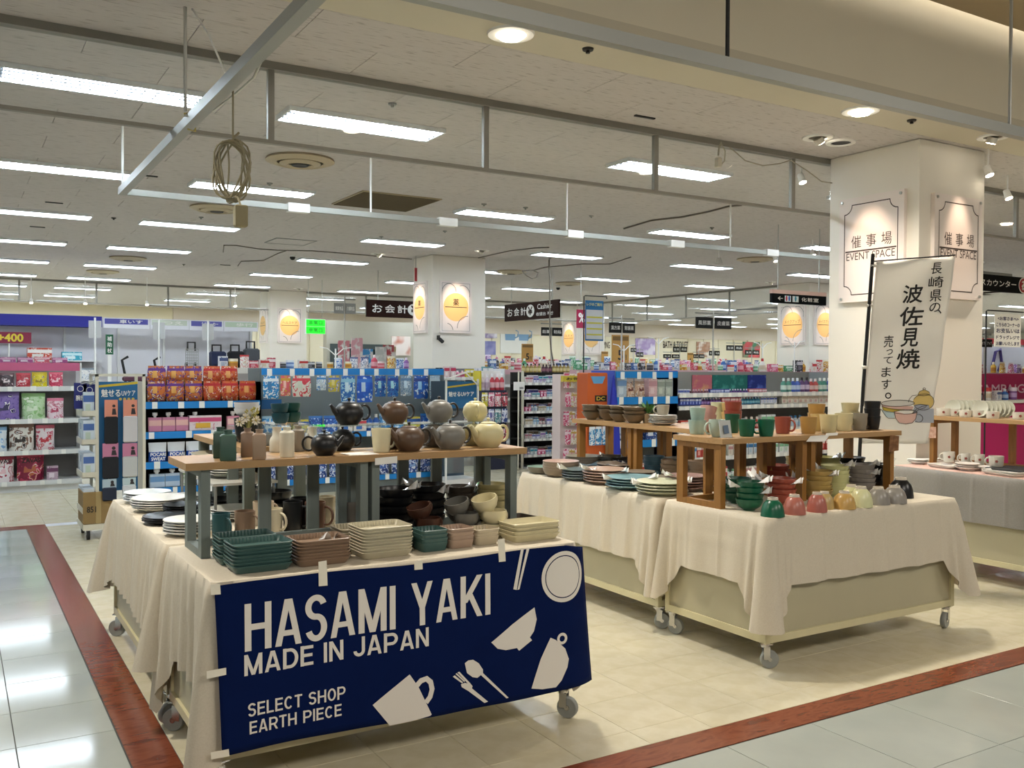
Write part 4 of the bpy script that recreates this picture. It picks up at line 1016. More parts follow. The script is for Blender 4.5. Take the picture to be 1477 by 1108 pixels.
# clear acrylic stand and its four teapots
p0, p1 = at_y(470,700,3.86), at_y(722,690,3.86); AZ = at_y(600,611,3.8).z
t = thing('acrylic_stand', 'clear acrylic stand holding four teapots above the riser', 'stand', (1.335,3.795,RA))
MB().box(0,0,AZ-RA-.005,.86,.125,AZ-RA).build('deck', ACRYL, t)
for x in (0.,.29,.57,.855): MB().box(x,0.0,0,x+.005,.125,AZ-RA-.005).build('upright', ACRYL, t)
for px,w_,col,hc,lb,rz in ((504,42,BLK,None,'black teapot on the clear acrylic stand',.1),(570,40,'#5f4938','#2b2722','brown teapot on the clear acrylic stand',.1),(634,40,'#7a7872','#2b2722','grey teapot on the clear acrylic stand',.1),(686,36,'#cdc496',None,'cream teapot on the acrylic stand, spout toward front',-1.9)):
    p = at_y(px,610,3.85); d = w_*scale_at(p); t = thing('teapot', lb, 'teapot', (p.x,3.855,AZ+.0005), rz, 'teapots on the acrylic stand'); teapot_parts(d/2,col,t,hc)
def card(name, quad, label, cat='price card', m=None, th=.0015, txt=None):
    """thin card from four corner points, anticlockwise from bottom-left"""
    q = [Vector(c) for c in quad]; nrm = (q[1]-q[0]).cross(q[3]-q[0]).normalized()
    t = thing(name, label, cat, q[0]); b = MB(); b.prism([c-q[0] for c in q], -nrm*th); b.build('card', m or PAPER, t)
    if txt:
        b = MB(); ux = (q[1]-q[0]); uz = (q[3]-q[0]); W_, H_ = ux.length, uz.length; ux.normalize(); uz.normalize()
        for i,(s_,x_,z_,w_,h_) in enumerate(txt): letters(b, s_, ux*(x_*W_)+uz*(z_*H_)+nrm*.0006, ux, uz, w_*W_, h_*H_, 0, .01)
        b.build('lettering', DARK, t)
    return t
card('price_card',[at_y(541,671,3.585),at_y(573,668,3.585),at_y(573,658,3.592),at_y(541,661,3.592)],'small white price card hanging at the riser front edge','price card')
card('leaflet',[(1.39,3.60,RA+.001),(1.52,3.60,RA+.001),(1.52,3.72,RA+.001),(1.39,3.72,RA+.001)],'white leaflet lying by the black teapots','leaflet')
# ---- rear left wagon
WP = 'white plates on the rear left wagon'
stack('plate',213,728,TZ,66,4,.011,.022,'#cfd6d8',lay(('pale blue white','plate at far left corner'),'four'),'plate',WP,jit=.01)
stack('plate',232,741,TZ,80,5,.011,.024,'#dcdcd6',lay(('white','large plate in front left pile'),'five'),'plate',WP,jit=.008)
stack('plate',271,731,TZ,50,4,.011,.02,'#cccfcf',lay(('white','plate right of the blue white pile'),'four'),'plate',WP)
stack('plate',262,748,TZ,56,5,.009,.02,BLK,lay(('black','plate behind the white octagonal pile'),'five'),'plate','black plates on the rear left wagon')
stack('plate',244,758,TZ,72,3,.008,.018,'#1b1a1c',lay(('black','wide plate at the cloth edge'),'three'),'plate','black plates on the rear left wagon')
stack('plate',274,776,TZ,74,5,.012,.02,'#d9dad4',lay(('white','rimmed plate beside the grey riser leg'),'five'),'plate',WP)
stack('plate',338,752,TZ,76,4,.011,.02,'#d6d7d0',lay(('white','plate seen through the riser legs'),'four'),'plate',WP)
stack('plate',331,738,TZ,62,4,.011,.02,BLK,lay(('black','plate behind the white riser plates'),'four'),'plate','black plates on the rear left wagon')
stack('deep',350,722,TZ,48,2,.06,.065,'#16171a',lay(('black','deep bowl behind riser'),'two'),'bowl','bowls on the rear left wagon')
stack('deep',364,738,TZ,32,2,.045,.05,'#b8bcbb',lay(('grey white','small bowl by black bowl'),'two'),'bowl','bowls on the rear left wagon')
stack('deep',400,742,TZ,46,2,.055,.06,BLK,lay(('black','bowl behind the beige mugs'),'two'),'bowl','bowls on the rear left wagon')
# glimpsed on a second shelf behind
t = thing('plate_rack_shelf', 'grey wire shelf with plates behind the oak riser', 'shelf', (1.06,4.5,TZ))
for x in (0,.28): 
    for y in (0,.75): MB().box(x,y,0,x+.012,y+.012,.16).build('leg', GREYM, t)
MB().box(-.01,-.01,.16,.302,.772,.172).build('deck', mat('#c9c8c0',.5), t)
stack('plate',0,0,TZ+.173,0,5,.012,.022,'#cfd0c6',lay(('white','plate on the wire shelf, front'),'five'),'plate',WP,center=(1.20,4.66,0),d=.25,jit=.012)
stack('plate',0,0,TZ+.173,0,6,.014,.024,'#c9c3ad',lay(('cream','plate on the wire shelf, rear'),'six'),'plate',WP,center=(1.20,5.02,0),d=.26,jit=.012)
# on the rear riser
RB = 1.101
stack('bowl',385,611,RB+.121,33,3,.016,.045,'#d5d8dc',lay(('navy striped white','bowl high on the rear riser'),'three'),'bowl','bowls on the rear riser',rib=0,col2='#24345e',center=(1.245,4.62,0),d=.125)
stack('deep',0,0,RB,0,1,.1,.12,BLK,lay(('black','tall deep pot behind the daisy vase'),'one'),'bowl','bowls on the rear riser',center=(1.245,4.62,0),d=.12)
stack('deep',408,607,RB,36,1,.05,.055,'#8f9495',lay(('grey','wide bowl behind the white jars'),'one'),'bowl','bowls on the rear riser',center=(1.27,4.40,0),d=.12)
stack('deep',0,0,1.202,0,2,.045,.05,'#1d4650',lay(('dark teal','bowl on the rear riser'),'two'),'bowl','bowls on the rear riser',center=(1.345,4.40,0),d=.085)
stack('deep',0,0,1.202,0,2,.045,.05,'#1c4a44',lay(('deep green','bowl behind black teapots'),'two'),'bowl','bowls on the rear riser',center=(1.425,4.46,0),d=.085)
t = thing('acrylic_shelf','clear acrylic shelf under the dark teal bowls','stand',(1.295,4.33,RB)); MB().box(0,0,.094,.175,.26,.099).build('deck', ACRYL, t); MB().box(0,0,0,.004,.26,.094).build('upright', ACRYL, t); MB().box(.171,0,0,.175,.26,.094).build('upright', ACRYL, t)
t = thing('sample_box','clear lidded sample box standing on the rear riser','box',(1.175,4.66,RB))
b = MB(); b.prism([(0,0,0),(.11,0,0),(.09,0,.075),(.02,0,.075)],(0,.14,0)); b.build('lid', ACRYL, t); MB().box(.02,.02,.001,.09,.12,.04).build('cup', glaze('#1c2f55'), t)
# ---- long wagon with stacked plates (right, behind)
PC = 'plate and bowl stacks on the long right wagon'
def L(a, b_, n): return lay((a,b_), ('one','two','three','four','five','six','seven','eight')[n-1])
def S(kind, px, py, w_, n, dz, h, col, a, b_, cat='plate', col2=None, rib=0, z=TZ, grp=PC, **k): return stack(kind,px,py,z,w_,n,dz,h,col,L(a,b_,n),cat,grp,rib,col2,**k)
S('deep',786,685,40,1,.03,.05,'#6f6a5d','grey bowl with pale green inside,','far end of long wagon','bowl','#8fa89e')
S('deep',790,679,40,1,.03,.05,'#6a6252','dark bowl with a white foam sheet,','far end','bowl')
S('deep',817,691,54,4,.017,.055,'#8a7a68','pinkish brown','bowl second from the far end','bowl','#c5aca2')
S('deep',842,681,54,4,.017,.055,'#655a4c','dark brown pale rimmed','bowl behind pink ones','bowl','#b9b4a4')
S('plate',838,697,50,4,.016,.024,'#6e7c80','blue grey','plate with curled foam sheets',rib=0)
S('plate',871,705,66,5,.017,.026,'#b59a88','pinkish beige','plate in the middle pile')
S('plate',872,685,62,4,.016,.025,'#3d5a6c','deep blue','plate behind the beige pile',col2='#5f7686')
S('plate',905,689,66,5,.016,.025,'#77695a','grey brown','plate behind the blue pile')
S('plate',928,700,46,4,.016,.024,'#8b8071','taupe','small plate by navy bowls')
S('plate',909,712,74,4,.016,.025,'#7fa3ab','light blue','plate near the cloth edge')
S('plate',949,719,78,4,.017,.026,'#d3d5bb','pale cream','plate nearest the cloth edge')
S('plate',982,713,62,5,.016,.025,'#a98c86','dusty pink','plate next to the crate')
S('plate',955,708,60,3,.016,.025,'#8f8878','grey','plate behind the cream pile')
S('deep',912,682,44,3,.02,.055,'#14203c','navy blue','deep bowl','bowl')
S('deep',940,690,30,4,.03,.06,'#4d6f82','slate blue','tall cup stack','cup',name='cup')
S('deep',962,692,34,4,.028,.06,'#6d6f6c','grey','tall cup stack','cup',name='cup')
S('deep',987,697,40,4,.028,.06,'#7d6a55','brown','tall cup stack','cup',name='cup')
S('deep',1008,698,40,4,.028,.06,'#b7a48f','beige','tall cup stack','cup',name='cup')
S('deep',967,672,40,2,.03,.05,'#9a7a3a','mustard','bowl behind the grey cups','bowl')
S('deep',992,676,44,3,.03,.05,'#3a352c','dark olive','bowl behind the brown cups','bowl')
for i,(px,py) in enumerate(((823,683),(903,684),(955,668),(985,674))):
    tissue(clamp(at_z(px,py,TZ),.05)+Vector((0,0,.06+.02*(i>1))), .12, 'white foam sheet curling from stacks on the long wagon, %s' % ('left end','middle','by grey cups','by brown cups')[i], 1.9-i*.3)
RC = 1.113; GC = 'pottery on the rear stained riser'
for i,(px,py,w_) in enumerate(((855,606,30),(875,607,32),(894,609,32),(915,611,36))):
    S('cone',px,py,w_,3,.025,.055,'#71624e','grey brown cone shaped','bowl, %s stack on rear riser' % ORD[i],'bowl',z=RC,grp=GC)
for i,(px,py,w_) in enumerate(((898,597,30),(924,600,32))): S('deep',px,py,w_,2,.02,.045,'#5c5546','dark flat','bowl, %s of rear pair' % ORD[i],'bowl',z=RC,grp=GC)
def potted(px, py, z, w_, label, s=1.0):
    p, d = at_base(px,py,z,w_,.4); r = d/2; t = thing('potted_plant', label, 'plant', p)
    b = MB(); b.lathe([(0,0),(r*.7,0),(r,r*1.6),(r*.9,r*1.6),(r*.85,r*1.3),(0,r*1.3)],18); b.build('pot', glaze('#8a7a60'), t, smooth=50)
    rr = random.Random(int(px)); b = MB()
    for k in range(46):
        a = rr.uniform(0,6.28); e = rr.uniform(.2,1.3); l = r*rr.uniform(1.2,2.2)*s; d_ = Vector((math.cos(a)*math.cos(e),math.sin(a)*math.cos(e),math.sin(e)))
        p0 = Vector((0,0,r*1.3)); q0 = p0+d_*l*.55; q1 = p0+d_*l; sd_ = d_.cross(Vector((0,0,1))).normalized()*r*.22
        b.add([p0,q0-sd_,q1,q0+sd_],[(0,1,2),(0,2,3)])
    b.build('foliage', mat('#3f7030',.6,var=.4,scale=40), t); t.children[-1]['kind'] = 'stuff'; return t
potted(934,611,RC,18,'small green plant in a brown pot on the rear riser',1.3)
S('plate',956,614,42,6,.009,.016,'#a9a398','grey rimmed','small plate under the grey mug',z=RC,grp=GC)
def mugD(px, py, w_, h_, col, label, rz=0, z=RC, style='taper', rib=0, **k): return mug(px,py,z,w_,h_,col,label,rz,rib,style,**k)
p = at_z(956,612,RC); mug_at(Vector((p.x+.07,p.y+.03,RC+.063)),.043,.065,'#a09b8e','grey mug standing on the small rimmed plates',2.9,0,'taper','mug')
mugD(972,604,16,20,'#6e6a62','dark grey mug behind the plate pile')
mugD(997,626,26,20,'#9fb7ad','mint green mug at the front of the rear riser',.2)
p = at_z(1000,623,RC); mug_at(Vector((p.x+.03,p.y+.06,RC+.07)),.044,.072,'#9fb9b0','mint green mug stacked above another mint mug',.6)
mugD(1016,622,26,22,'#bd9388','pink mug at the near end of the rear riser',2.6)
p = at_z(1016,620,RC); mug_at(Vector((p.x+.04,p.y+.06,RC+.075)),.05,.06,'#bb938a','pink mug tipped on top of the others',.3,0,'taper','mug',None,(0,.25))
# ---- mugs along the front stained riser
MG = 'coloured mugs on the front stained riser'
mugD(1034,631,24,25,'#b5c5b8','pale mint mug beside the picture card, left end',2.9,style='round')
mugD(1056,625,22,27,'#14503a','dark green mug behind the picture card',.3)
mugD(1077,630,25,24,GREEN,'green mug in front row, left of pair',.35)
mugD(1105,630,25,24,GREEN,'green mug in front row, right of pair',2.7)
mugD(1129,626,24,24,'#93483a','brick red mug with handle facing front',-1.3)
mugD(1095,620,26,26,'#8c4336','brick red mug behind the two green mugs',.3)
mugD(1166,626,25,24,MUST,'mustard mug in the front row',.2)
mugD(1180,622,22,24,'#bda66c','tan mug half hidden behind the mustard mug',.2)
mugD(1195,625,26,26,'#cdbf90','cream mug in the front row beside mustard mug',.15)
mugD(1217,622,26,25,'#c9c199','pale cream mug behind with handle to right',.1)
mugD(1239,621,24,24,'#8e887a','grey mug near the right end of the riser',.1)
top = lambda px,py,w_,h_,col,lb,dz=.088,rz=.1,**k: (lambda q: mug_at(Vector((q[0].x,q[0].y,RC+dz)), q[1]/2, h_*scale_at(q[0]), col, lb, rz, **k))(at_base(px,py,RC,w_,.45))
for px,py,col,lb in ((1047,622,'#c3c9a6','pale green cup'),(1068,622,'#bfa066','tan cup'),(1095,621,'#8f4437','brick red cup'),(1121,620,MUST,'mustard cup'),(1166,616,'#c9c096','cream cup')):
    if px in (1047,1068,1121,1166): mugD(px,py-5,24,23,col,lb+', lower one in the back row of front riser',.2)
    top(px,py-5,24,17,col,lb+', stacked on another in the back row',.085)
BK = BLK
for i in range(3): top(1258,620,23,19,BK,'black tall cup, %s of the three nested at the right end' % ('bottom','middle','top')[i],.0+i*.045+.001,.1)
for i in range(2): top(1223,613,23,22,BK,'black tall cup, %s of the pair behind' % ('lower','upper')[i],.001+i*.05,.1)
card('picture_card',[at_y(1040,632,3.57),at_y(1056,631,3.57),at_y(1053,606,3.60),at_y(1037,607,3.60)],'leaning card with a cup picture on the front riser','picture card',mat('#b9bcb8',.4),.004)
b = MB(); b.ngon([at_y(1045,626,3.568),at_y(1052,625,3.568),at_y(1050,613,3.585),at_y(1043,614,3.585)]); o = b.build('printed_picture', mat('#3f5b78',.4)); o.parent = bpy.data.objects['picture_card']; o.matrix_parent_inverse = Matrix.Translation(-o.parent.location)
card('price_card',[at_y(1163,637,3.535),at_y(1190,637,3.53),at_y(1198,626,3.55),at_y(1170,628,3.55)],'white price card drooping from the front stained riser')
card('price_card',[at_y(1190,629,3.54),at_y(1208,628,3.54),at_y(1209,624,3.548),at_y(1192,625,3.548)],'second small white price card beside the drooping one')
card('photo_card',[at_y(1282,652,3.54),at_y(1296,650,3.54),at_y(1297,629,3.54),at_y(1284,628,3.54)],'small dark photo card pinned to the right riser end','photo card',ramp_mat('photo_print_dark',[(0,'#2a1a10'),(.5,'#7a5232'),(1,'#b08d62')],.35,(1,1,1),40,3),.002)
# ---- rice bowls on the front right wagon
RG = 'nested ribbed rice bowls on the right wagon'
S('bowl',1081,738,40,4,.030,.06,GREEN,'dark green ribbed','bowl, front stack','bowl',rib=1,grp=RG)
S('bowl',1063,728,42,4,.026,.06,'#0e4a36','deep green','bowl behind the green stack','bowl',rib=1,grp=RG)
S('bowl',1127,730,42,4,.028,.06,BRICK,'brick red ribbed','bowl, front stack','bowl',rib=1,grp=RG)
S('bowl',1092,712,46,5,.026,.06,'#7e3a2e','dark red','bowl, rear stack','bowl',rib=1,grp=RG)
S('bowl',1166,724,44,5,.026,.06,'#b39a5e','mustard','bowl, front stack','bowl',rib=1,grp=RG)
S('bowl',1131,708,42,6,.028,.06,'#8f7d45','olive mustard','bowl, rear stack','bowl',rib=1,grp=RG)
S('bowl',1170,705,42,6,.026,.06,'#a3a06c','olive green','bowl, rear stack','bowl',rib=1,grp=RG)
S('bowl',1204,718,40,6,.024,.06,'#cfcf98','lemon cream','bowl, front stack','bowl',rib=1,grp=RG)
S('bowl',1241,711,42,5,.026,.06,SLATE,'grey','bowl, front stack','bowl',rib=1,grp=RG)
S('bowl',1237,696,42,5,.03,.06,BLK,'black','bowl, tall rear stack','bowl',rib=1,grp=RG)
S('bowl',1273,706,40,5,.024,.06,BLK,'black','bowl, right hand stack','bowl',rib=1,grp=RG)
FG = 'upturned rice bowls at the cloth edge'
def flip(px, py, w_, h_, col, label):
    p, d = at_base(px,py,TZ,w_,.36); r = d/2; h = h_*scale_at(p)
    me = plate_mesh('bowl', r, h, col, 1); o = put('upturned_bowl', me, None, (p.x,p.y,TZ+h), rot=(PI,0,.3)); register([o], p, r); b = MB(); b.lathe([(r*.33,h*.04),(r*.33,-.003),(r*.43,-.003),(r*.45,h*.10),(r*.40,h*.12)],22); b.build('foot_ring', glaze('#d3cabb'), o, smooth=40); return tag(o,label,'bowl',FG)
flip(1123,748,35,26,GREEN,'upturned green bowl nearest the cloth corner')
flip(1157,745,34,27,'#b06a5c','upturned brick pink bowl beside the green one')
flip(1182,740,30,27,'#ad665a','upturned brick pink bowl, second from front')
flip(1199,735,28,24,'#b49b66','upturned tan bowl behind the pink ones')
flip(1227,738,34,24,'#c29c5a','upturned golden tan bowl in front row')
flip(1230,728,30,26,'#cfcd9a','upturned lemon bowl behind the golden one')
flip(1250,733,34,28,'#d3d2a4','upturned pale lemon bowl in the front row')
flip(1274,728,34,24,'#8f8a83','upturned grey bowl left of the last one')
flip(1301,730,36,24,'#918c85','upturned grey bowl at the right end')
flip(1299,719,36,28,BLK,'upturned black bowl behind the grey ones')
for i,(px,py,c_,rz) in enumerate(((1064,716,'green bowls',.4),(1107,712,'red bowls',.6),(1150,708,'mustard bowls',-.3),(1192,704,'olive bowls',-.5),(1228,702,'grey bowls',.2),(1262,690,'black bowls',-.2),(1095,700,'dark red bowls',0))):
    tissue(at_z(px,py+12,TZ)+Vector((0,.02,.10)), .10, 'white foam sheet curling out of the %s' % c_, rz, .035)
card('flat_card',[(3.56,3.30,TZ+.003),(3.64,3.29,TZ+.003),(3.65,3.36,TZ+.003),(3.57,3.37,TZ+.003)],'dark card lying on the cloth beside green bowl','card',mat('#6a5c52',.5))
# ---- right edge wagon with the grey cloth
E_Z = TZ+.004; EG = 'flower painted plates on the grey clothed wagon'
WHT = '#d9d6ce'
S('plate',1312,669,28,3,.009,.016,WHT,'white','plate by the riser foot',z=E_Z,grp=EG)
S('plate',1395,680,34,3,.014,.024,'#d6cfc6','white','deep plate in the middle',z=E_Z,grp=EG)
def tr2(px, py, w_, lb, n=2):
    p, d = at_base(px,py,E_Z,w_,.3)
    trays(p.x,p.y,d*.5,d*.36,n,.008,.016,WHT,lay(('white',lb),('one','two','three')[n-1]),EG,1.4,False,E_Z,'plate','plate')
tr2(1365,676,46,'square plate with pink print'); tr2(1342,667,40,'oblong plate behind'); tr2(1420,679,44,'square plate behind deep plate'); tr2(1453,687,60,'large square plate in front',3)
RE = 1.119
FLW = ramp_mat('flower_painted_glaze', [(0,'#d3cfc4'),(.60,'#d3cfc4'),(.66,'#8e7a62'),(.72,'#7a3b34'),(1,'#5a2a28')], .3, (1,1,1), 16, 2)
def fmug(p, r, h, label, rz):
    t = mug_at(p, r, h, '#d0ccc0', label, rz, 0, 'straight', 'mug', 'flower painted mugs on the grey clothed wagon')
    b = MB(); zc = h*.52
    for k in range(5):
        a = 2*PI*k/5; ang = 3.74-rz
        for s_ in (0,):
            v = []
            for (du,dz_) in ((0,0),(.5,.5),(1,0),(.5,-.5)):
                uu = (math.cos(a)*du*.012-math.sin(a)*dz_*.010)/r; ww = math.sin(a)*du*.012+math.cos(a)*dz_*.010
                v.append(((r*.985+.0012)*math.cos(ang+uu),(r*.985+.0012)*math.sin(ang+uu),zc+ww))
            b.add(v,[(0,1,2,3)])
    b.build('painted_flower', mat('#8a4038',.4), t); return t
for i,(px,py,w_,h_) in enumerate(((1361,598,20,13),(1378,599,18,13),(1393,600,18,12),(1412,601,20,12),(1432,602,18,12),(1471,604,20,12))):
    p = at_x(px,py,6.56+.05*(i%2)); d = w_*scale_at(p); fmug(Vector((p.x,p.y,RE)), d/2, h_*.85*scale_at(p), 'white flower painted mug on the riser, %s from left' % ORD[i], 1.2)
t = thing('black_tray','black tray under the lower flower painted mugs','tray',(6.42,3.5,TZ+.02))
MB().chamfer(-.14,-.42,0,.14,.42,.02,.004).build('base', BLACK, t); b = MB()
for x in (-.13,.13):
    for y in (-.4,.4): b.box(x-.01,y-.01,-.0155,x+.01,y+.01,0)
b.build('feet', BLACK, t)
for i,(px,py,w_,h_) in enumerate(((1369,662,22,16),(1393,664,18,16),(1413,666,19,17),(1437,668,28,17))):
    p = at_x(px,py-2,6.40); fmug(Vector((6.40,p.y,TZ+.0405)), w_*scale_at(p)*.36, .075, 'white flower painted mug on the black tray, %s from left' % ORD[i], 2.0 if i < 3 else PI*.75)
def vplate(x, y, z, r, label, yaw):
    me = plate_mesh('plate', r, .018, '#c3c2b2', 0); o = put('plate', me, None, (x,y,z+r)); o.rotation_euler = (PI/2-.22,0,yaw); return tag(o,label,'plate','plates standing on edge on the right riser')
for k in range(2):
    for i in range(7):
        p = at_x((1385,1425)[k],590,6.68); vplate(6.60+.016*i, p.y-.024*i, RE, .062, 'grey white plate on edge, %s of the %s row' % (ORD[i],('left','right')[k]), -1.47)
potted(1455,602,RE,14,'small bright green plant in pot on the right riser',1.2)
o = tray_mesh(.11,.10,.016,WHT,False); o = put('square_plate', o, None, (6.33,2.98,TZ+.105)); o.rotation_euler = (0,PI/2-.3,PI+.15); tag(o,'square flower plate propped upright at the right edge','plate')
card('photo_card',[at_x(1335,632,6.465),at_x(1350,632,6.465),at_x(1350,616,6.465),at_x(1335,616,6.465)],'square photo card pinned to the right wagon riser','photo card',ramp_mat('photo_print_pink',[(0,'#5b3a2c'),(.5,'#b78f7a'),(1,'#e0cbb8')],.35,(1,1,1),40,3),.002)
settle()
def by_label(pre): return [o for o in bpy.data.objects if o.get('label','').startswith(pre)]
def onto(what, under, dz, dx=0, dy=0):
    a, b_ = by_label(what)[0], max(by_label(under), key=lambda o: o.location.z); a.location = b_.location+Vector((dx,dy,dz))
onto('grey mug standing on the small','grey rimmed small plate',.018)
onto('mint green mug stacked above','mint green mug at the front',.072,.012,.01)
onto('pink mug tipped on top','pink mug at the near end',.078,.01,.012)
for c_ in ('pale green cup','tan cup','mustard cup','cream cup'): onto(c_+', stacked',c_+', lower',.080)
onto('brick red cup, stacked','brick red mug behind the two',.092)

def foam(pre, words, side=.55, k=1, w_=.11, ang=0):
    """foam sheets poking out between the pieces of one stack"""
    st = sorted(by_label(pre), key=lambda o: o.location.z)
    if len(st) < 2: return
    for q in range(k):
        o = st[-1-q]; r = max(v.co.x for v in o.data.vertices); h = max(v.co.z for v in o.data.vertices); c = o.location
        d = Vector((-c.x,-c.y,0)).normalized(); s_ = Vector((-d.y,d.x,0)); sg = -1 if (q+len(pre)) % 2 else 1
        pos = c+(d*.55+s_*side*sg).normalized()*r*.86+Vector((0,0,h+.001))
        tissue(pos, w_*(.8 if q else 1), 'white foam sheet sticking out of the %s, %s' % (words, ('upper one','lower one','lowest one')[q]), math.atan2(pos.y-c.y,pos.x-c.x)-PI/2+ang, .022)
for pre, words, side, k in (('pinkish beige plate','pinkish beige plate pile',.9,2),('light blue plate','light blue plate pile',1.0,2),('pale cream plate','pale cream plate pile',1.1,2),('blue grey plate','blue grey plate pile',.8,2),('dusty pink plate','dusty pink plate pile',-.7,1),
  ('dark green ribbed bowl','front green bowl stack',1.2,3),('brick red ribbed bowl','front red bowl stack',1.2,3),('mustard bowl, front','front mustard bowl stack',.9,3),('lemon cream bowl','lemon cream bowl stack',.9,2),('grey bowl, front','front grey bowl stack',.8,3),('olive green bowl','olive green bowl stack',.6,1),('black bowl, right hand','right black bowl stack',.7,1),
  ('black large bowl, left stack','left black bowl stack',.9,2),('black large bowl, right stack','large black bowl stack on the right',.6,2),('dark brown bowl in stack','dark brown bowl stack under oak riser',.5,1),
  ('brown long ribbed tray','brown long tray pile',.3,1)): foam(pre, words, side, k)
# ------------------------------------------------------------------ shop shelving and goods
TAG = mat('#f0efe9', .5); RAILC = mat('#d7d8d6', .4)
def gondola(label, x0, x1, yf, depth, zs, top, back, sh, rail=None, rail_h=.04, ends=True, upr=None, head=None, tags=.16, name='shelf_unit', base=True, seed=1):
    """free-standing shop shelving facing -y; zs = heights of shelf tops, lowest first"""
    t = thing(name, label, 'shelving', (x0,yf,0)); W = x1-x0; rr = random.Random(seed)
    MB().box(0,depth-.03,.0,W,depth,top).build('back_panel', back, t)
    if ends:
        for x in (-.02,W): MB().box(x,.02,0,x+.02,depth,top).build('end_panel', upr or sh, t)
    if base: MB().box(0,.03,0,W,depth-.03,max(.05,zs[0]-.03)).build('base_plinth', sh, t)
    for i, z in enumerate(zs):
        s_ = MB().box(0,.0,z-.022,W,depth-.03,z).build('shelf', sh, t)
        b = MB(); b.box(.0,-.008,z-rail_h,W,.0,z+.004); b.build('price_rail', rail or RAILC, s_)
        if tags:
            b = MB(); x = rr.uniform(.02,.1)
            while x < W-.06: b.box(x,-.011,z-rail_h+.001,x+rr.uniform(.045,.065),-.008,z+rr.uniform(.0,.012)); x += tags*rr.uniform(.7,1.3)
            tag(b.build('price_tags', TAG, s_), None, None, kind='stuff')
    if head:
        MB().box(0,-.006,head[0],W,.012,head[1]).build('header_strip', head[2], t)
        b = MB(); x = .06
        while x < W-.08: b.box(x,-.01,head[0]-.015,x+.055,-.006,head[1]-.005); x += rr.uniform(.17,.27)
        tag(b.build('price_tags', TAG, t), None, None, kind='stuff')
    return t
_G = {}
def goods_mesh(kind, w, h, d, c1, c2, c3):
    """carton, pouch, bottle, packet (hanging), tub: foot at z = 0, front at y = 0"""
    k = (kind,round(w,3),round(h,3),round(d,3),c1,c2,c3)
    if k in _G: return _G[k]
    gl = .28 if kind in ('pouch','packet') and c1 != c3 else .45
    ms = [print_mat(c1,c2,c3,24 if w < .2 else 13) if kind in ('pouch','packet') and c1 != c3 else (print_mat(c1,c1,c2,38,.45,0) if kind == 'carton' and w > .09 else mat(c1,gl)), mat(c2,gl), mat(c3,gl)]; b = MB(); x = w/2
    if kind == 'carton':
        b.box(-x,0,0,x,d,h); b.box(-x*.99,-.0015,h*.58,x*.99,0,h*.86,1); b.box(-x*.62,-.002,h*.16,x*.3,0,h*.5,2)
    elif kind == 'pouch':
        prof = [(0,1.0),(.12,1.0),(.5,.8),(.86,.16),(1,.06)]; n = 7; v, f = [], []
        for q,(tz,th) in enumerate(prof):
            for i in range(n):
                s_ = i/(n-1)*2-1; bul = (1-s_*s_)**.5*th*d*.5; ww = x*(1-.05*math.sin(tz*PI)); v.append((s_*ww, d*.5-bul, tz*h))
            for i in range(n):
                s_ = 1-i/(n-1)*2; bul = (1-s_*s_)**.5*th*d*.5; ww = x*(1-.05*math.sin(tz*PI)); v.append((s_*ww, d*.5+bul+.001, tz*h))
        m2 = 2*n; fm = []
        for q in range(len(prof)-1):
            for i in range(m2):
                j = (i+1) % m2; f.append((q*m2+i,q*m2+j,(q+1)*m2+j,(q+1)*m2+i))
                fm.append(1 if q == 3 or (c1 == c3 and q == 2) else 0)
        kk = len(b.f); b.add(v,f); b.m[kk:] = fm; b.add([(-x*.55,d*.5-.5*d*.86,h*.3),(x*.35,d*.5-.5*d*.95,h*.34),(x*.3,d*.5-.5*d*.80,h*.52),(-x*.5,d*.5-.5*d*.72,h*.5)],[(0,1,2,3)],2)
        f_ = b.f; b.f.append(tuple(range(m2-1,-1,-1))); b.m.append(0)
    elif kind == 'packet':
        v, f, fm = [], [], []; prof = [(0,.15),(.06,.4),(.4,1),(.75,.7),(.88,.12),(1,.08)]; n = 5
        for tz,th in prof:
            for i in range(n):
                s_ = i/(n-1)*2-1; k_ = 1-.10*(1-th); v.append((s_*x*k_, d*.5-(1-s_*s_)**.5*th*d*.5, tz*h))
            v.append((x*k_,d*.6,tz*h)); v.append((-x*k_,d*.6,tz*h))
        m2 = n+2
        for q in range(len(prof)-1):
            for i in range(m2):
                j = (i+1) % m2; f.append((q*m2+i,q*m2+j,(q+1)*m2+j,(q+1)*m2+i)); fm.append((1 if q == 3 else (2 if q == 2 and i == 1 else 0)))
        kk = len(b.f); b.add(v,f); b.m[kk:] = fm; b.f.append(tuple((len(prof)-1)*m2+i for i in range(m2))); b.m.append(0)
    elif kind == 'bottle':
        r = x; b.lathe([(0,0),(r*.92,0),(r,.006),(r,h*.6),(r*.5,h*.74),(r*.42,h*.78)],14,0,c=(0,r,0)); b.lathe([(r*.42,h*.76),(r*.44,h*.98),(0,h)],12,1,c=(0,r,0)); b.lathe([(r*1.012,h*.16),(r*1.012,h*.48)],14,2,c=(0,r,0))
    elif kind == 'tub':
        r = x; b.lathe([(0,0),(r*.95,0),(r,.005),(r,h*.72)],14,0,c=(0,r,0)); b.lathe([(r*1.04,h*.7),(r*1.04,h),(0,h)],14,1,c=(0,r,0)); b.lathe([(r*1.01,h*.2),(r*1.01,h*.55)],14,2,c=(0,r,0))
    elif kind == 'spout':    # drink pouch with a cap
        b.box(-x,.0,0,x,d,h*.74); b.box(-x*.98,-.0015,h*.3,x*.98,0,h*.6,2); b.cyl((0,d/2,h*.74),(0,d/2,h*.84),w*.12,8,1); b.cyl((0,d/2,h*.84),(0,d/2,h),w*.2,8,1)
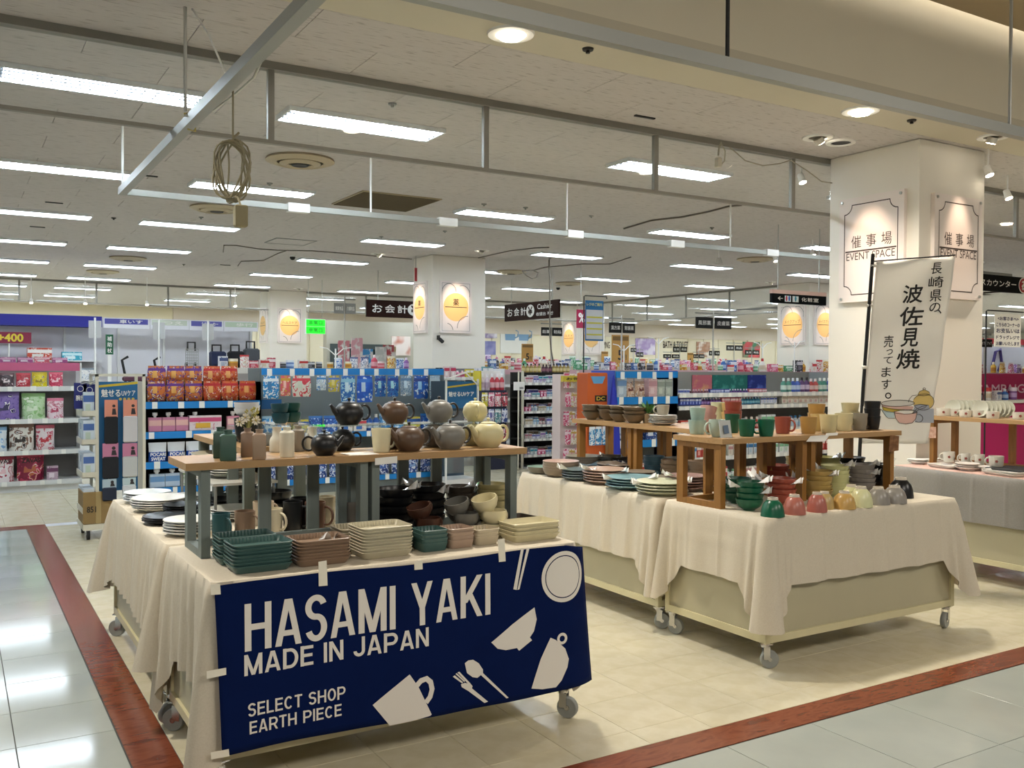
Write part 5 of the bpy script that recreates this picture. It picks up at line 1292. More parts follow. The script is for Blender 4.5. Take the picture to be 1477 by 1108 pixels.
    me = b.mesh(kind, ms, 45 if kind in ('bottle','tub','pouch','packet') else None); _G[k] = me; return me
CNAME = {}
KN = {'carton':('carton','carton'),'pouch':('pouch','pouch'),'packet':('hanging_packet','packet'),'bottle':('bottle','bottle'),'tub':('tub','tub'),'spout':('drink_pouch','pouch')}
GOODS = [0]
def good(kind, x, y, z, w, h, d, cols, label, group, rz=0):
    me = goods_mesh(kind,w,h,d,*cols); nm = next((n_ for n_ in ('tube','soap box','little box','box','bottle','jar','snack bag','pouch','packet','tray','carton') if n_ in label.split(',')[0]), KN[kind][1]).replace(' ','_'); o = put(nm, me, None, (x,y,z), rz); GOODS[0] += 1; return tag(o, label, KN[kind][1], group)
def row(where, z, x0, x1, y, specs, gap=.006, group=None, rows=1, dy=.06, fr=None, hang=None):
    """goods side by side from x0 to x1; specs cycle: (kind, w, h, d, (c1,c2,c3), words, count)"""
    x = x0; i = 0; rr = random.Random(int(z*977+x0*31+y*7)); ni = 0
    while True:
        n0 = ni
        for kind,w,h,d,cols,words,cnt in specs:
            for c in range(cnt):
                if x+w > x1: break
                hh = h; lab = '%s, %s from left %s' % (words, nth(ni), where)
                good(kind, x+w/2, y+.012+rr.uniform(0,.012), z+.001 if hang is None else hang-hh, w, hh, d, cols, lab, group or ('goods '+where), rr.uniform(-.13,.13) if kind in ('pouch','packet') else rr.uniform(-.04,.04)); ni += 1
                x += w+gap*rr.uniform(.5,1.6)
        if ni == n0: return ni
# --- left aisle unit with protein pouches
LY = 12.1
WHITEB = mat('#e3e2df',.6)
L_ = gondola('white shelf unit of protein pouches at the left edge',-1.0,1.29,LY,.48,[.125,.478,.842,1.218],1.5,mat('#8f8d8c',.6),SHELFW,RAILC,.05,tags=.2,seed=2)
PINK3 = ('#d9a7b4','#b03060','#f0e4e4')
row('on the bottom shelf of the left unit',.125,-.3,1.1,LY,[('pouch',.30,.30,.14,('#e3dadb','#c0335a','#d8c0c8'),'white pink pouch',2),('pouch',.29,.29,.14,('#eadfe0','#a83a50','#e2b9bf'),'pale pink pouch',1),('pouch',.29,.32,.14,('#7d1634','#c2405a','#b0603c'),'dark red pouch',1),('carton',.12,.16,.1,('#b9a0b0','#6a3a5a','#ded0d8'),'small mauve box',3)],.012)
row('on the second shelf of the left unit',.478,-.3,1.2,LY,[('pouch',.26,.30,.12,('#dad3cc','#6a3a2c','#2a2422'),'white brown pouch',1),('pouch',.28,.31,.12,('#dfd3d6','#c23a66','#c0303c'),'white pink pouch',1),('pouch',.25,.28,.12,('#d5dee4','#7aa6d0','#23448c'),'white blue pouch',1),('pouch',.26,.31,.12,('#dcd8cf','#7a5a4a','#2b211d'),'white brown striped pouch',1),('pouch',.2,.29,.12,('#e0d2d4','#c2566a','#c0303c'),'white red pouch',1)],.014)
row('on the third shelf of the left unit',.842,-.35,1.25,LY,[('pouch',.31,.30,.12,('#4fae2c','#3a8a20','#dfe8cc'),'bright green pouch',2),('pouch',.34,.32,.12,('#7a63a8','#5f4a90','#2b2450'),'violet pouch',1),('pouch',.25,.30,.12,('#b9d6a8','#8fbf7a','#dcebd0'),'pale green pouch',1),('pouch',.18,.24,.1,('#e6cfd6','#d0708c','#b03a5a'),'pink white pouch',2)],.02)
row('on the top shelf of the left unit',1.218,-.4,1.25,LY,[('pouch',.15,.17,.07,('#c83a5a','#e0607a','#f0c0c8'),'rose red pouch',1),('pouch',.17,.18,.07,('#b79bc8','#9a7ab8','#e6dcee'),'lilac pouch',1),('pouch',.15,.16,.07,('#c9603c','#d8805a','#f0d0b8'),'orange pouch',1),('pouch',.17,.18,.07,('#3c9a2c','#2c7a20','#8a2a4a'),'green pouch',1),('pouch',.15,.16,.07,('#dfc0b4','#e0a890','#f2e2d8'),'peach pouch',1),('pouch',.15,.16,.07,('#3a2a30','#6a4a50','#d8c8c8'),'black pouch',1),('pouch',.15,.16,.07,('#a82030','#c84050','#f0d0d0'),'crimson pouch',1),('pouch',.16,.17,.07,('#d8c81e','#c8b010','#8a7a10'),'yellow pouch',1)],.012)
b = MB(); b.box(-1,LY+.03,1.405,1.29,LY+.04,1.50); b.build('pink_header', mat('#c75f86',.5), L_).location = (1.0,-LY,0)
row('along the top of the left unit',1.5,-.3,1.2,LY+.1,[('carton',.16,.06,.12,('#a2508a','#d8b0c8','#e8e0e8'),'low purple tray',2),('carton',.16,.07,.12,('#d86a7a','#f0d0d4','#e8e0e0'),'low pink tray',1),('carton',.2,.05,.12,('#e2dedd','#3a5a9a','#b8c4d8'),'low white tray',1)],.02)
b = MB(); ux, uz = (1,0,0), (0,0,1)
def pack_text(s, x, y, z, w, h, m, par=None, bold=.03):
    mb = MB(); letters(mb, s, (0,0,0), ux, uz, w, h, 0, bold); o = mb.build('lettering', m, par, None)
    o.location = Vector((x,y,z))-(par.location if par else Vector((0,0,0))); return o
for o in [o for o in bpy.data.objects if o.name.startswith('pouch') and 'bottom shelf of the left unit' in o.get('label','')][:4]:
    pack_text('ZAVAS', o.location.x-.10, LY+.002, o.location.z+.215, .19, .05, DARK, o)
# little hanging flags at its right end
for i,(px,py) in enumerate(((116,571),(129,573))):
    p = at_y(px,py,8.62); t = thing('shelf_flag','navy shelf flag with white emblem, %s of two by the rack' % ('left','right')[i],'flag',(p.x,p.y,p.z))
    MB().box(-.05,0,-.11,.05,.004,.11).build('flag', mat('#1b2470',.5), t); b = MB(); b.lathe([(.022,0),(.026,0),(.026,.001),(.022,.001)],16); b.T = None
    b.v = [(x,-.002-z,y+.06) for x,y,z in b.v]; b.build('emblem', PAPER, t); mb = MB(); letters(mb,'腕部',(-.035,-.002,-.04),ux,uz,.07,.045,0,.02); mb.build('lettering',PAPER,t)
    MB().cyl((0,.002,.10),(1.04-p.x,-.04,.13),.004,5).build('hook', STEEL, t)
# --- end shelf with snack bags
SY = 10.4; sx0, sx1 = 1.735, 2.95
gondola('dark shelf unit with snack bags over sports drink packs',sx0,sx1,SY,.5,[.17,.445,.765,1.085],1.30,mat('#1d1814',.7),mat('#2a241e',.6),BLUEP,.07,tags=.3,upr=mat('#b9b3a4',.5),seed=4)
for tier,(zz,yy) in enumerate(((1.091,SY),(1.255,SY+.12))):
    row('in the %s tier of snack bags' % ('lower','upper')[tier],zz,sx0+.03+.02*tier,sx1-.02,yy,[('packet',.19,.215,.09,('#b9652a','#5a2a7a','#d8a050'),'orange violet snack bag',3),('packet',.19,.215,.09,('#c05a28','#b01c24','#d89a58'),'orange red snack bag',3)],.004,'snack bags on the end shelf')
MB().box(sx0+.02,SY+.115,1.086,sx1-.02,SY+.40,1.254).build('stepped_rack', DARK); tag(bpy.data.objects['stepped_rack'],'dark step lifting the rear tier of snack bags','rack')
row('on the drink shelf of the snack unit',.77,sx0+.04,sx1-.5,SY,[('spout',.13,.20,.06,('#c77f9c','#e8e4e4','#e0b0a8'),'pink capped drink pouch',4)],.01)
good('carton',2.36,SY+.015,.771,.34,.16,.1,('#e3d3d4','#c84a78','#d8a838'),'white flowery carton beside the pink capped pouches','goods on the drink shelf of the snack unit')
good('spout',2.66,SY+.015,.771,.13,.20,.06,('#d88aa0','#e8e4e4','#e8c0b8'),'single pink drink pouch right of the flowery carton','goods on the drink shelf of the snack unit')
row('on the third shelf of the snack unit',.45,sx0+.04,sx1-.1,SY,[('pouch',.185,.20,.09,('#1c4fa8','#e6e9ee','#1c4fa8'),'blue white drink powder pack',6)],.008,'blue and white drink powder packs')
for o in [o for o in bpy.data.objects if 'drink powder pack' in o.get('label','')]:
    pack_text('POCARI', -.078+o.location.x, SY+.010, .510, .155, .034, PAPER, o, .05); pack_text('SWEAT', -.07+o.location.x, SY+.008, .463, .14, .034, PAPER, o, .05)
row('on the bottom shelf of the snack unit',.175,sx0+.05,sx1-.1,SY,[('spout',.15,.19,.07,('#b8c8d8','#e8e8e8','#6a94c0'),'pale blue capped pouch',2),('carton',.15,.21,.08,('#e2e4de','#7ab040','#c8ccc4'),'white green carton',1),('carton',.12,.2,.08,('#d8e2ea','#5a8ac0','#e8eef2'),'white blue carton',2)],.012)
# --- long blue-strip unit behind the teapots
bx0, bx1 = 2.97, 5.25
B_ = gondola('grey backed unit with blue price strips behind the teapots',bx0,bx1,SY,.5,[.17,.70],1.45,mat('#7f8786',.6),mat('#6f7776',.5),BLUEP,.06,head=(1.375,1.45,BLUEP),tags=.22,seed=6)
hp = [(378,402,575,('#1f86c8','#dfe8ee','#3a7ab0'),'blue white salt candy packet'),(403,419,571,('#d4606c','#c8962e','#e8b8b0'),'pink gold packet'),(420,448,572,('#d8d0c8','#c83a48','#c8d0c0'),'white red packet'),(455,470,563,('#cfdce4','#4a86c0','#b8c8d0'),'small pale blue packet'),(472,489,565,('#c8b83c','#5a7ac0','#d8cc80'),'small yellow packet'),(490,512,580,('#2a6ab8','#8ac0d8','#c8e0ea'),'tall blue packet'),(513,537,580,('#1a56c0','#2a70d0','#b8d0ea'),'deep blue refill pouch'),(539,556,572,('#2468b0','#1c3a8a','#9cd0d8'),'blue teal pouch, left'),(557,574,572,('#2468b0','#1c3a8a','#9cd0d8'),'blue teal pouch, right'),(576,593,571,('#8aa0b4','#5a7a9c','#b8d0e0'),'grey blue pouch'),(595,617,575,('#1c58b0','#203a80','#8ab8dc'),'bright blue pouch'),(618,634,575,('#9cb4c4','#b8c8d0','#5a7a94'),'pale grey pouch')]
for x0,x1,py,cols,words in hp:
    a, c = at_y(x0,545,SY-.02), at_y(x1,py,SY-.02); good('packet',(a.x+c.x)/2,SY-.07,c.z,c.x-a.x-.008,1.366-c.z,.05,cols,words+' hanging under the blue strip','packets hanging under the blue strip')
p = at_y(394,580,SY-.04); MB().box(p.x-.14,SY+.2,.98,p.x+.17,SY+.205,1.09).build('blue_poster', mat('#1566a8',.5)); tag(bpy.data.objects['blue_poster'],'small blue poster below the salt candy packet','poster')
row('on the middle shelf of the blue unit',.705,bx0+.02,bx1-.04,SY,[('pouch',.16,.2,.08,('#2a86c8','#9ac4e0','#d8e6ee'),'sky blue pack',2),('carton',.18,.15,.1,('#d8c84a','#2a5aa0','#c8d860'),'yellow blue carton',1),('pouch',.17,.19,.08,('#1c4c9c','#3a7ac8','#c8d8ea'),'navy pack',2),('carton',.16,.14,.1,('#e0dcd4','#c83a4a','#3a6ab0'),'white red carton',2),('bottle',.08,.2,.08,('#2458a8','#e0e0e0','#b8cce0'),'blue bottle',2)],.012)
row('on the low shelf of the blue unit',.175,bx0+.02,bx1-.04,SY,[('pouch',.17,.21,.09,('#1b3470','#c8cedc','#3a5a9a'),'navy white refill pack',3),('pouch',.17,.22,.09,('#2a4a8c','#d8dce4','#7a9ac8'),'blue white refill pack',2)],.02)
# --- wire rack with sun care gloves in front
def uv_sign(par, a, b_, c, d_, y, nm='sign_panel'):
    pass
RY = 8.55
t = thing('sun_care_rack','cream wheeled rack of gloves and masks under blue sign','rack',(1.03,RY,0))
CRK = mat('#d4cfbd',.45); RW, RD, RH = .40, .42, 1.40
for x in (0,RW-.025):
    for y in (0,RD-.025): MB().box(x,y,.12,x+.025,y+.025,RH).build('post', CRK, t)
for z in (.12,RH-.02): 
    b = MB(); b.box(0,0,z,RW,.02,z+.02); b.box(0,RD-.02,z,RW,RD,z+.02); b.box(0,.02,z,.02,RD-.02,z+.02); b.box(RW-.02,.02,z,RW,RD-.02,z+.02); tag(b.build('frame_hoop',CRK,t),None,None,kind='stuff')
MB().box(.03,.03,.40,RW-.06,.04,1.335).build('sign_panel', mat('#17608f',.5), t)
b = MB(); b.prism([(.03,.028,1.305),(RW-.06,.028,1.335),(RW-.06,.028,1.315),(.03,.028,1.285)],(0,.001,0)); b.build('yellow_stripe', mat('#c8b030',.5), t)
mb = MB(); letters(mb,'魅せる',(.05,.027,1.205),ux,uz,.15,.065,0,.02); letters(mb,'UVケア',(.21,.027,1.212),ux,uz,.11,.048,0,.01); mb.build('lettering', PAPER, t)
for i in range(4): 
    b = MB(); b.cyl((.20+.034*i,.025,1.185),(.20+.034*i,.029,1.185),.012,12); b.build('sign_dot', mat('#c8b45a',.5), t)
MB().box(-.10,-.02,.08,RW+.02,RD,.13).build('deck', CRK, t)
for x,y in ((-.06,.0),(RW-.02,.0),(-.06,RD-.04),(RW-.02,RD-.04)):
    b = MB(); b.cyl((x-.012,y,.04),(x+.012,y,.04),.04,14); b.build('wheel', BLACK, t, smooth=40); MB().box(x-.016,y-.012,.04,x+.016,y+.012,.082).build('wheel_fork', GREYM, t)
for k,z in enumerate((.22,.52,.80,1.04)):
    b = MB(); 
    for i in range(9): b.box(-.10,i*RD/9,z,0,i*RD/9+.006,z+.006)
    b.box(-.104,0,z,-.098,RD,z+.05); b.box(-.1,0,z,0,.006,z+.05); tag(b.build('wire_shelf', CRK, t),None,None,kind='stuff')
    for i in range(2): good('carton',1.03-.05,RY+.02+i*.2,z+.008,.085,.20,.16,('#c9d4dc','#4a6aa8','#b8c8b8'),'white blue mask box, %s one on %s side shelf of glove rack' % (('front','rear')[i],ORD[k]),'mask boxes on the side of the glove rack')
for k,(px0,py0,px1,py1,cc,dc,nm) in enumerate(((150,577,171,640,'#d48a72','#14161c','black arm covers'),(177,577,199,638,'#d48a72','#c4c2c4','pale grey arm covers'),(147,640,172,690,'#c07a98','#16181e','black gloves'),(176,640,199,688,'#c07a98','#b9bcbc','pale grey gloves'),(147,692,169,722,'#a8bcc8','#20283a','dark mask'),(176,690,197,716,'#b4c8cc','#c8ccd0','white mask'))):
    a, c = at_y(px0,py0,RY-.03), at_y(px1,py1,RY-.03); t2 = thing('glove_pack','%s pack hanging on the glove rack' % nm,'packet',((a.x+c.x)/2,RY-.035,c.z),0,'packs hanging on the glove rack'); w_, h_ = (c.x-a.x)*.92, a.z-c.z
    b = MB(); b.chamfer(-w_/2,0,0,w_/2,.03,h_*.62,.01); b.build('folded_fabric', mat(dc,.8), t2); MB().box(-w_/2,.01,h_*.6,w_/2,.013,h_).build('header_card', mat(cc,.5), t2)
    b = MB(); b.cyl((w_*.2,.008,h_*.86),(w_*.2,.0095,h_*.86),w_*.12,12); b.prism([(w_*.05,.0085,h_*.66),(w_*.4,.0085,h_*.66),(w_*.32,.0085,h_*.8),(w_*.1,.0085,h_*.8)],(0,.001,0)); b.build('printed_figure', mat('#2a2428',.6), t2)
    MB().cyl((0,.012,h_*.97),(0,.1,h_*.98),.003,6).build('hook', STEEL, t2)
for i,(z,d_) in enumerate(((.131,.15),(.29,.13))):
    pass
t = thing('cardboard_box','brown cardboard carton on the deck of glove rack','box',(.93,RY-.01,.131)); MB().chamfer(0,0,0,.24,.36,.27,.004).build('body', mat('#8d7448',.8,var=.06), t); MB().box(.10,-.001,.0,.14,.361,.2715).build('packing_tape', mat('#a08a5c',.3), t)
mb = MB(); letters(mb,'851',(.03,-.0015,.10),ux,uz,.07,.05,0,.02); mb.build('lettering', DARK, t)
# --- clear case repeating the sign, right of the blue unit
CY = 9.9
a, c = at_y(643,545,CY), at_y(690,745,CY)
t = thing('sun_care_case','clear fronted case with blue sun care sign behind cream teapot','display case',(a.x,CY,0)); w_ = c.x-a.x
for x in (0,w_-.02): MB().box(x,0,.0,x+.02,.02,1.33).build('post', WHITE, t)
b = MB(); b.prism([(0,0,1.33),(w_*.6,0,1.42),(w_,0,1.25),(w_,0,1.235),(w_*.6,0,1.40),(0,0,1.315)],(0,.02,0)); b.build('sloped_rim', WHITE, t)
MB().box(.02,.02,.98,w_-.02,.03,1.30).build('sign_panel', mat('#17608f',.5), t); b = MB(); b.prism([(.02,.018,1.24),(w_-.02,.018,1.285),(w_-.02,.018,1.265),(.02,.018,1.22)],(0,.001,0)); b.build('yellow_stripe', mat('#c8b030',.5), t)
mb = MB(); letters(mb,'魅せるUVケア',(.05,.017,1.12),ux,uz,.34,.06,0,.02); mb.build('lettering', PAPER, t)
MB().box(.02,.012,.2,w_-.02,.016,.95).build('glazing', ACRYL, t); MB().box(0,.02,.0,w_,.4,.12).build('base', SHELFW, t); MB().box(0,.38,.12,w_,.4,1.3).build('back_panel', mat('#3a4a58',.6), t)
for i in range(3): good('packet',a.x+.1+.13*i,CY+.1,.45,.11,.3,.04,(('#d8c8a0','#2a2a30','#b8a890'),('#1a1c24','#d8c8b0','#303440'),('#cfc8c0','#8a2a3a','#2a2a30'))[i],'packet hanging in the clear case, %s from left' % ORD[i],'packets in the clear case')
# --- cosmetics aisle left of the black unit
PY = 12.2
gondola('white shelf unit of cosmetics left of the black shelves',5.85,7.2,PY,.45,[.12,.38,.64,.88,1.12,1.32],1.45,mat('#6f6c70',.6),SHELFW,RAILC,.04,tags=.14,seed=9)
CP = [('#c8485a','#2a2a2e','#e8d0d4'),('#d8c83a','#f0f0e8','#8a7a2a'),('#9aa0c8','#e8e8f0','#5a5a9a'),('#e0c8c8','#c83a5a','#f0e8e8'),('#2a4a8c','#e0e0e8','#c8d0e8'),('#e4e2de','#7a8ab8','#c0c8d8'),('#d88aa0','#f0e0e4','#a83a5a'),('#7ab0b8','#f0f0f0','#3a7a84')]
CW = ['red','yellow','lavender','pale pink','navy','white','rose','teal']
for k,z in enumerate((.12,.38,.64,.88,1.12,1.32)):
    sp = [(('bottle','carton','tub','carton')[(k+i)%4],.05+.012*((i*3+k)%4),.10+.02*((i+k)%4),.05,CP[(i*3+k)%8],CW[(i*3+k)%8]+' '+('bottle','box','jar','box')[(k+i)%4],2) for i in range(8)]
    row('on the %s shelf of the cosmetics unit' % ORD[k],z,5.9,7.15,PY,sp,.012,'cosmetics on the white unit')
for i in range(12): good('packet',6.49+.11*(i%4),PY-.67,.44+.235*(i//4),.10,.2,.035,CP[(i*5+1)%8],'%s carded item on the cosmetics hooks, %s from left' % (CW[(i*5+1)%8],nth(i)),'carded items on cosmetics hooks')
t = thing('cosmetic_tester_stand','yellow stand with a row of red capped bottles','stand',(6.45,PY-.62,0)); MB().box(.0,.0,0,.42,.2,1.14).build('body', mat('#2b2f45',.6), t); MB().box(-.02,0,1.14,.0,.2,1.42).build('yellow_side', mat('#c8b82a',.5), t); MB().box(0,.18,1.14,.42,.2,1.42).build('back_panel', PAPER, t)
for i in range(5): good('bottle',6.5+.08*i,PY-.6,1.141,.07,.24,.07,(('#d8c8d0','#f0f0f0','#b8a0b0'),('#c83a48','#f0f0f0','#e0b0b4'))[i>1],'%s bottle on yellow stand, %s from left' % (('pale','red')[i>1],ORD[i]),'bottles on the yellow stand')
# --- black shelves with small boxes
KY = 11.5; kx0, kx1 = 7.12, 8.06
kz = [.187,.423,.628,.829,1.035,1.243]
gondola('black shelf unit with six tiers of small boxes',kx0,kx1,KY,.4,[.02]+kz,1.40,mat('#17150f',.7),mat('#1e1b16',.6),mat('#c9c8c4',.4),.03,tags=.10,ends=False,seed=11)
for x in (kx0-.035,kx1+.005): tag(MB().box(x,KY,0,x+.03,KY+.03,1.42).build('shelf_post',CRK),'slim white post at the %s of the black shelf unit' % ('left side' if x < kx0 else 'right side'),'post')
KC = [('#d8d6d4','#8a6aa8','#b8a8c8'),('#cfd4d8','#4a7ab0','#a8bccc'),('#d4ccc8','#b06a7a','#d8b8b8'),('#b8c4c8','#2a8aa0','#dde4e4'),('#d8d4cc','#9a8a6a','#c8bca8'),('#c8c8d8','#5a5aa8','#e0e0ec'),('#d04a7a','#e8c0d0','#f0e0e8'),('#dde2e4','#7ab0d0','#b8d4e4')]
KW = ['white violet','pale blue','white pink','teal','beige','lavender','bright pink','white blue']
for k,z in enumerate(kz):
    sp = [('carton' if (i+k)%4 else 'bottle',.045+.01*((i+k)%3),.065+.015*((i*2+k)%3),.05,KC[(i*3+k*2)%8],KW[(i*3+k*2)%8]+' little '+('box' if (i+k)%4 else 'bottle'),2) for i in range(8)]
    row('on the %s tier of the black unit' % ORD[k],z,kx0+.03,kx1-.03,KY,sp,.006,'little boxes on the black unit')
    row('in the back row, %s tier of black unit' % ORD[k],z,kx0+.15,kx1-.25,KY+.1,[('carton',.08,.115,.06,KC[(k*3+1)%8],KW[(k*3+1)%8]+' box',2),('carton',.07,.105,.06,KC[(k*3+4)%8],KW[(k*3+4)%8]+' box',2)],.01,'little boxes on the black unit')
row('along the top of the black unit',1.40,kx0+.02,kx1-.02,KY+.05,[('bottle',.055,.13,.05,('#a08a4a','#2a2018','#d8c890'),'amber bottle',5),('bottle',.055,.12,.05,('#4a2a3a','#2a1820','#8a5a6a'),'plum bottle',3)],.01,'bottles along the top of the black unit')
t = thing('price_board','small white price board on the post left of black shelves','sign',at_y(749,557,KY-.2)); MB().box(-.09,0,-.06,.09,.01,.06).build('board', PAPER, t); MB().cyl((0,.02,-1.2),(0,.02,1.42-t.location.z),.012,8).build('post', CRK, t); mb = MB(); letters(mb,'300',(0,-.002,-.045),ux,uz,.07,.03,0,.02); mb.build('lettering',DARK,t)
# --- pink and orange promotion racks
t = thing('pink_card_rack','pink promotional rack crowded with carded goods','rack',(7.18,10.55,0)); MB().box(0,.1,0,.42,.3,1.38).build('body', mat('#e0cdc8',.6), t); MB().box(-.02,.0,1.28,.44,.06,1.36).build('yellow_sign', mat('#d0b83a',.5), t); mb = MB(); letters(mb,'お徳用',(.03,-.002,1.30),ux,uz,.34,.04,0,.02); mb.build('lettering',DARK,t)
for i in range(18): good('packet',7.24+.1*(i%4)+(i//4%2)*.03,10.55+.02,.15+.26*(i//4),.095,.20,.035,(('#d8567a','#f0d8dc','#e8b0bc'),('#e0d0c0','#c83a5a','#b87a8a'),('#c83058','#f0e0e0','#e8c8d0'),('#e8dcd0','#c8a050','#d88a9a'))[(i*7)%4],'%s carded pack on pink rack, tier %s, place %s' % (('rose','cream','crimson','ivory')[(i*7)%4],ORD[i//4],ORD[i%4]),'carded packs on the pink rack')
t = thing('orange_sachet_rack','tall orange rack with a blue picture beside the cone','rack',(5.97,8.32,0)); MB().chamfer(0,0,0,.27,.2,1.42,.01).build('body', mat('#c25a22',.5), t); b = MB(); b.prism([(.04,-.003,1.38),(.24,-.003,1.38),(.2,-.003,1.30),(.08,-.003,1.30)],(0,.003,0)); b.build('picture', mat('#5a9ac8',.5), t); MB().box(.10,-.004,1.1,.26,0,1.17).build('dark_band', DARK, t); mb = MB(); letters(mb,'DC',(.12,-.006,1.115),ux,uz,.11,.04,0,.03); mb.build('lettering', mat('#d8c040',.5), t)
for i in range(3): good('packet',6.02+.09*i,8.28,.62,.085,.24,.03,('#3a8ac0','#e0e4e8','#b8d4e4'),'blue sachet strip on the orange rack, %s from left' % ORD[i],'sachets on the orange rack')
p0 = at_z(884,690,.0); cc = at_y(885,575,8.25)
t = thing('folded_parasol','royal blue folded parasol cone standing by the blue strip unit','parasol',(cc.x,8.25,0)); b = MB(); b.lathe([(.09,.1),(.10,.12),(.075,.7),(.06,.95),(.012,1.38),(0,1.40)],14,ribs=1,amp=.12,rz=(0,1.3)); b.build('canopy', mat('#1a2aa8',.6), t, smooth=50); MB().cyl((0,0,0),(0,0,.12),.015,8).build('pole', STEEL, t); MB().cyl((0,0,0),(0,0,.03),.1,14).build('foot', DARK, t)
# --- second blue strip unit
b2 = gondola('shelf unit with blue strips behind the brown bowls',6.42,7.33,8.4,.45,[.10,.64,at_y(930,573,8.4).z],at_y(930,535,8.4).z,mat('#8d9394',.6),mat('#6f7476',.5),BLUEP,.08,head=(at_y(930,545,8.4).z,at_y(930,536,8.4).z,BLUEP),tags=.24,upr=mat('#3f56b8',.5),seed=13)
row('on the top shelf of the second blue unit',at_y(930,573,8.4).z+.003,6.45,7.32,8.4,[('carton',.13,.22,.12,('#a9b8c4','#6a8ab0','#c4d0d8'),'grey blue carton',1),('pouch',.145,.21,.12,('#c9a78c','#e0d0c0','#6a3a34'),'tan round pack',2),('carton',.12,.21,.12,('#cfa9ac','#b88a90','#dcc4c4'),'pink carton',1),('carton',.11,.2,.12,('#a8b0a8','#8a948a','#c0c8bc'),'grey green carton',2)],.012)
row('on the middle shelf of the second blue unit',.643,6.45,7.32,8.4,[('pouch',.2,.3,.14,('#4a5a78','#8a9ab8','#b8c4d4'),'slate blue pack',2),('carton',.16,.26,.12,('#2a4a8a','#a8bcd8','#d8e0ea'),'navy carton',2),('pouch',.2,.28,.14,('#6a7480','#b8c0c8','#8a949e'),'grey pack',2)],.015)
row('on the bottom shelf of the second blue unit',.105,6.45,7.32,8.4,[('carton',.13,.26,.1,('#ddd6cc','#b8483a','#2a2a2e'),'white red carton',4),('bottle',.09,.28,.08,('#e4e0da','#e8e8e8','#c84a50'),'white bottle',2)],.015)
# --- dental and hand soap unit
MY = 8.4; mx0, mx1 = 7.35, 10.1
gondola('long grey shelf unit of tubes and soaps left of the pillar',mx0,mx1,MY,.5,[.10,.40,.72,1.02,1.17],1.43,mat('#8b8a84',.6),mat('#c9c8c2',.5),RAILC,.045,tags=.13,upr=SHELFG,seed=17)
for i,(a0,a1,cols) in enumerate(((1000,1028,'#c46a74'),(1029,1079,'#1c6a62'),(1080,1106,'#1a2a78'))):
    a, c = at_y(a0,541,MY+.44), at_y(a1,565,MY+.44); t = thing('shelf_poster',('pink','teal green','navy blue')[i]+' poster at the back of the soap unit','poster',(a.x,MY+.455,c.z)); MB().box(0,0,0,c.x-a.x,.008,a.z-c.z).build('board', ramp_mat('poster_print_%d' % i,[(0,cols),(.5,cols),(.7,('#d8a070','#4aa090','#5a70c0')[i])],.5,(1,1,1),9,2), t)
MC = [('#3a4a9a','#c8d0e8','#8a9ad0'),('#5a3a7a','#d8c8e0','#9a7ab8'),('#b85a6a','#f0d8d8','#d89aa0'),('#2a7aa0','#d0e4ea','#8ac0d0'),('#dcdce0','#5a6ab0','#b8c0dc'),('#7a4a5a','#e0c8d0','#b88a9a')]
MW = ['indigo','purple','coral','teal blue','white','plum']
for tier in range(3):
    sp = [('bottle' if i%2 else 'carton',.042,.085,.04,MC[(i+tier*2)%6],MW[(i+tier*2)%6]+' tube',7) for i in range(6)]
    row('in the %s stepped tier of tubes' % ORD[tier],1.03+.05*tier,mx0+.05,mx1-1.05,MY+.01+.1*tier,sp,.005,'tubes on the stepped tiers')
MB().box(mx0+.03,MY+.10,1.021,mx1-1.04,MY+.2,1.079).build('tier_step', SHELFW); tag(bpy.data.objects['tier_step'],'white step lifting the second tier of tubes','rack')
MB().box(mx0+.03,MY+.2,1.021,mx1-1.04,MY+.32,1.129).build('high_tier_step', SHELFW); tag(bpy.data.objects['high_tier_step'],'white step lifting the third tier of tubes','rack')
row('on the pump bottle shelf',1.175,mx1-.98,mx1-.03,MY,[('bottle',.075,.18,.07,('#4a8a7a','#e0e4e0','#d0e0d8'),'green pump bottle',2),('bottle',.075,.18,.07,('#3a5ab0','#e0e4e8','#b8c8e4'),'blue pump bottle',2),('bottle',.075,.19,.07,('#5a3a6a','#2a2a2e','#c8b8d0'),'violet pump bottle',2),('bottle',.075,.17,.07,('#b84a48','#e8e0e0','#e0c0bc'),'red pump bottle',2)],.01,'pump bottles left of the pillar')
for k,z in enumerate((.10,.40,.72)):
    sp = [('carton' if (i+k)%3 else 'bottle',.075,.13+.02*(i%3),.06,[('#d9d3c8','#b88a8a','#c8b8ac'),('#c8ccd0','#3a7ab0','#a8c0d0'),('#c04a40','#e8d8d0','#d8a098'),('#d8dcdc','#7ab08a','#b8d0bc')][(i+k)%4],('beige','blue grey','red','white green')[(i+k)%4]+(' box' if (i+k)%3 else ' bottle'),3) for i in range(8)]
    row('on the %s shelf of the soap unit' % ORD[k],z,mx0+.05,mx1-.05,MY,sp,.012,'boxes on the soap unit shelves')
row('on the ledge under the pump bottles',1.025,mx1-1.0,mx1-.05,MY,[('carton',.09,.1,.06,('#d6d0c4','#b8a898','#c8a8a0'),'beige soap box',9)],.008,'beige soap boxes')
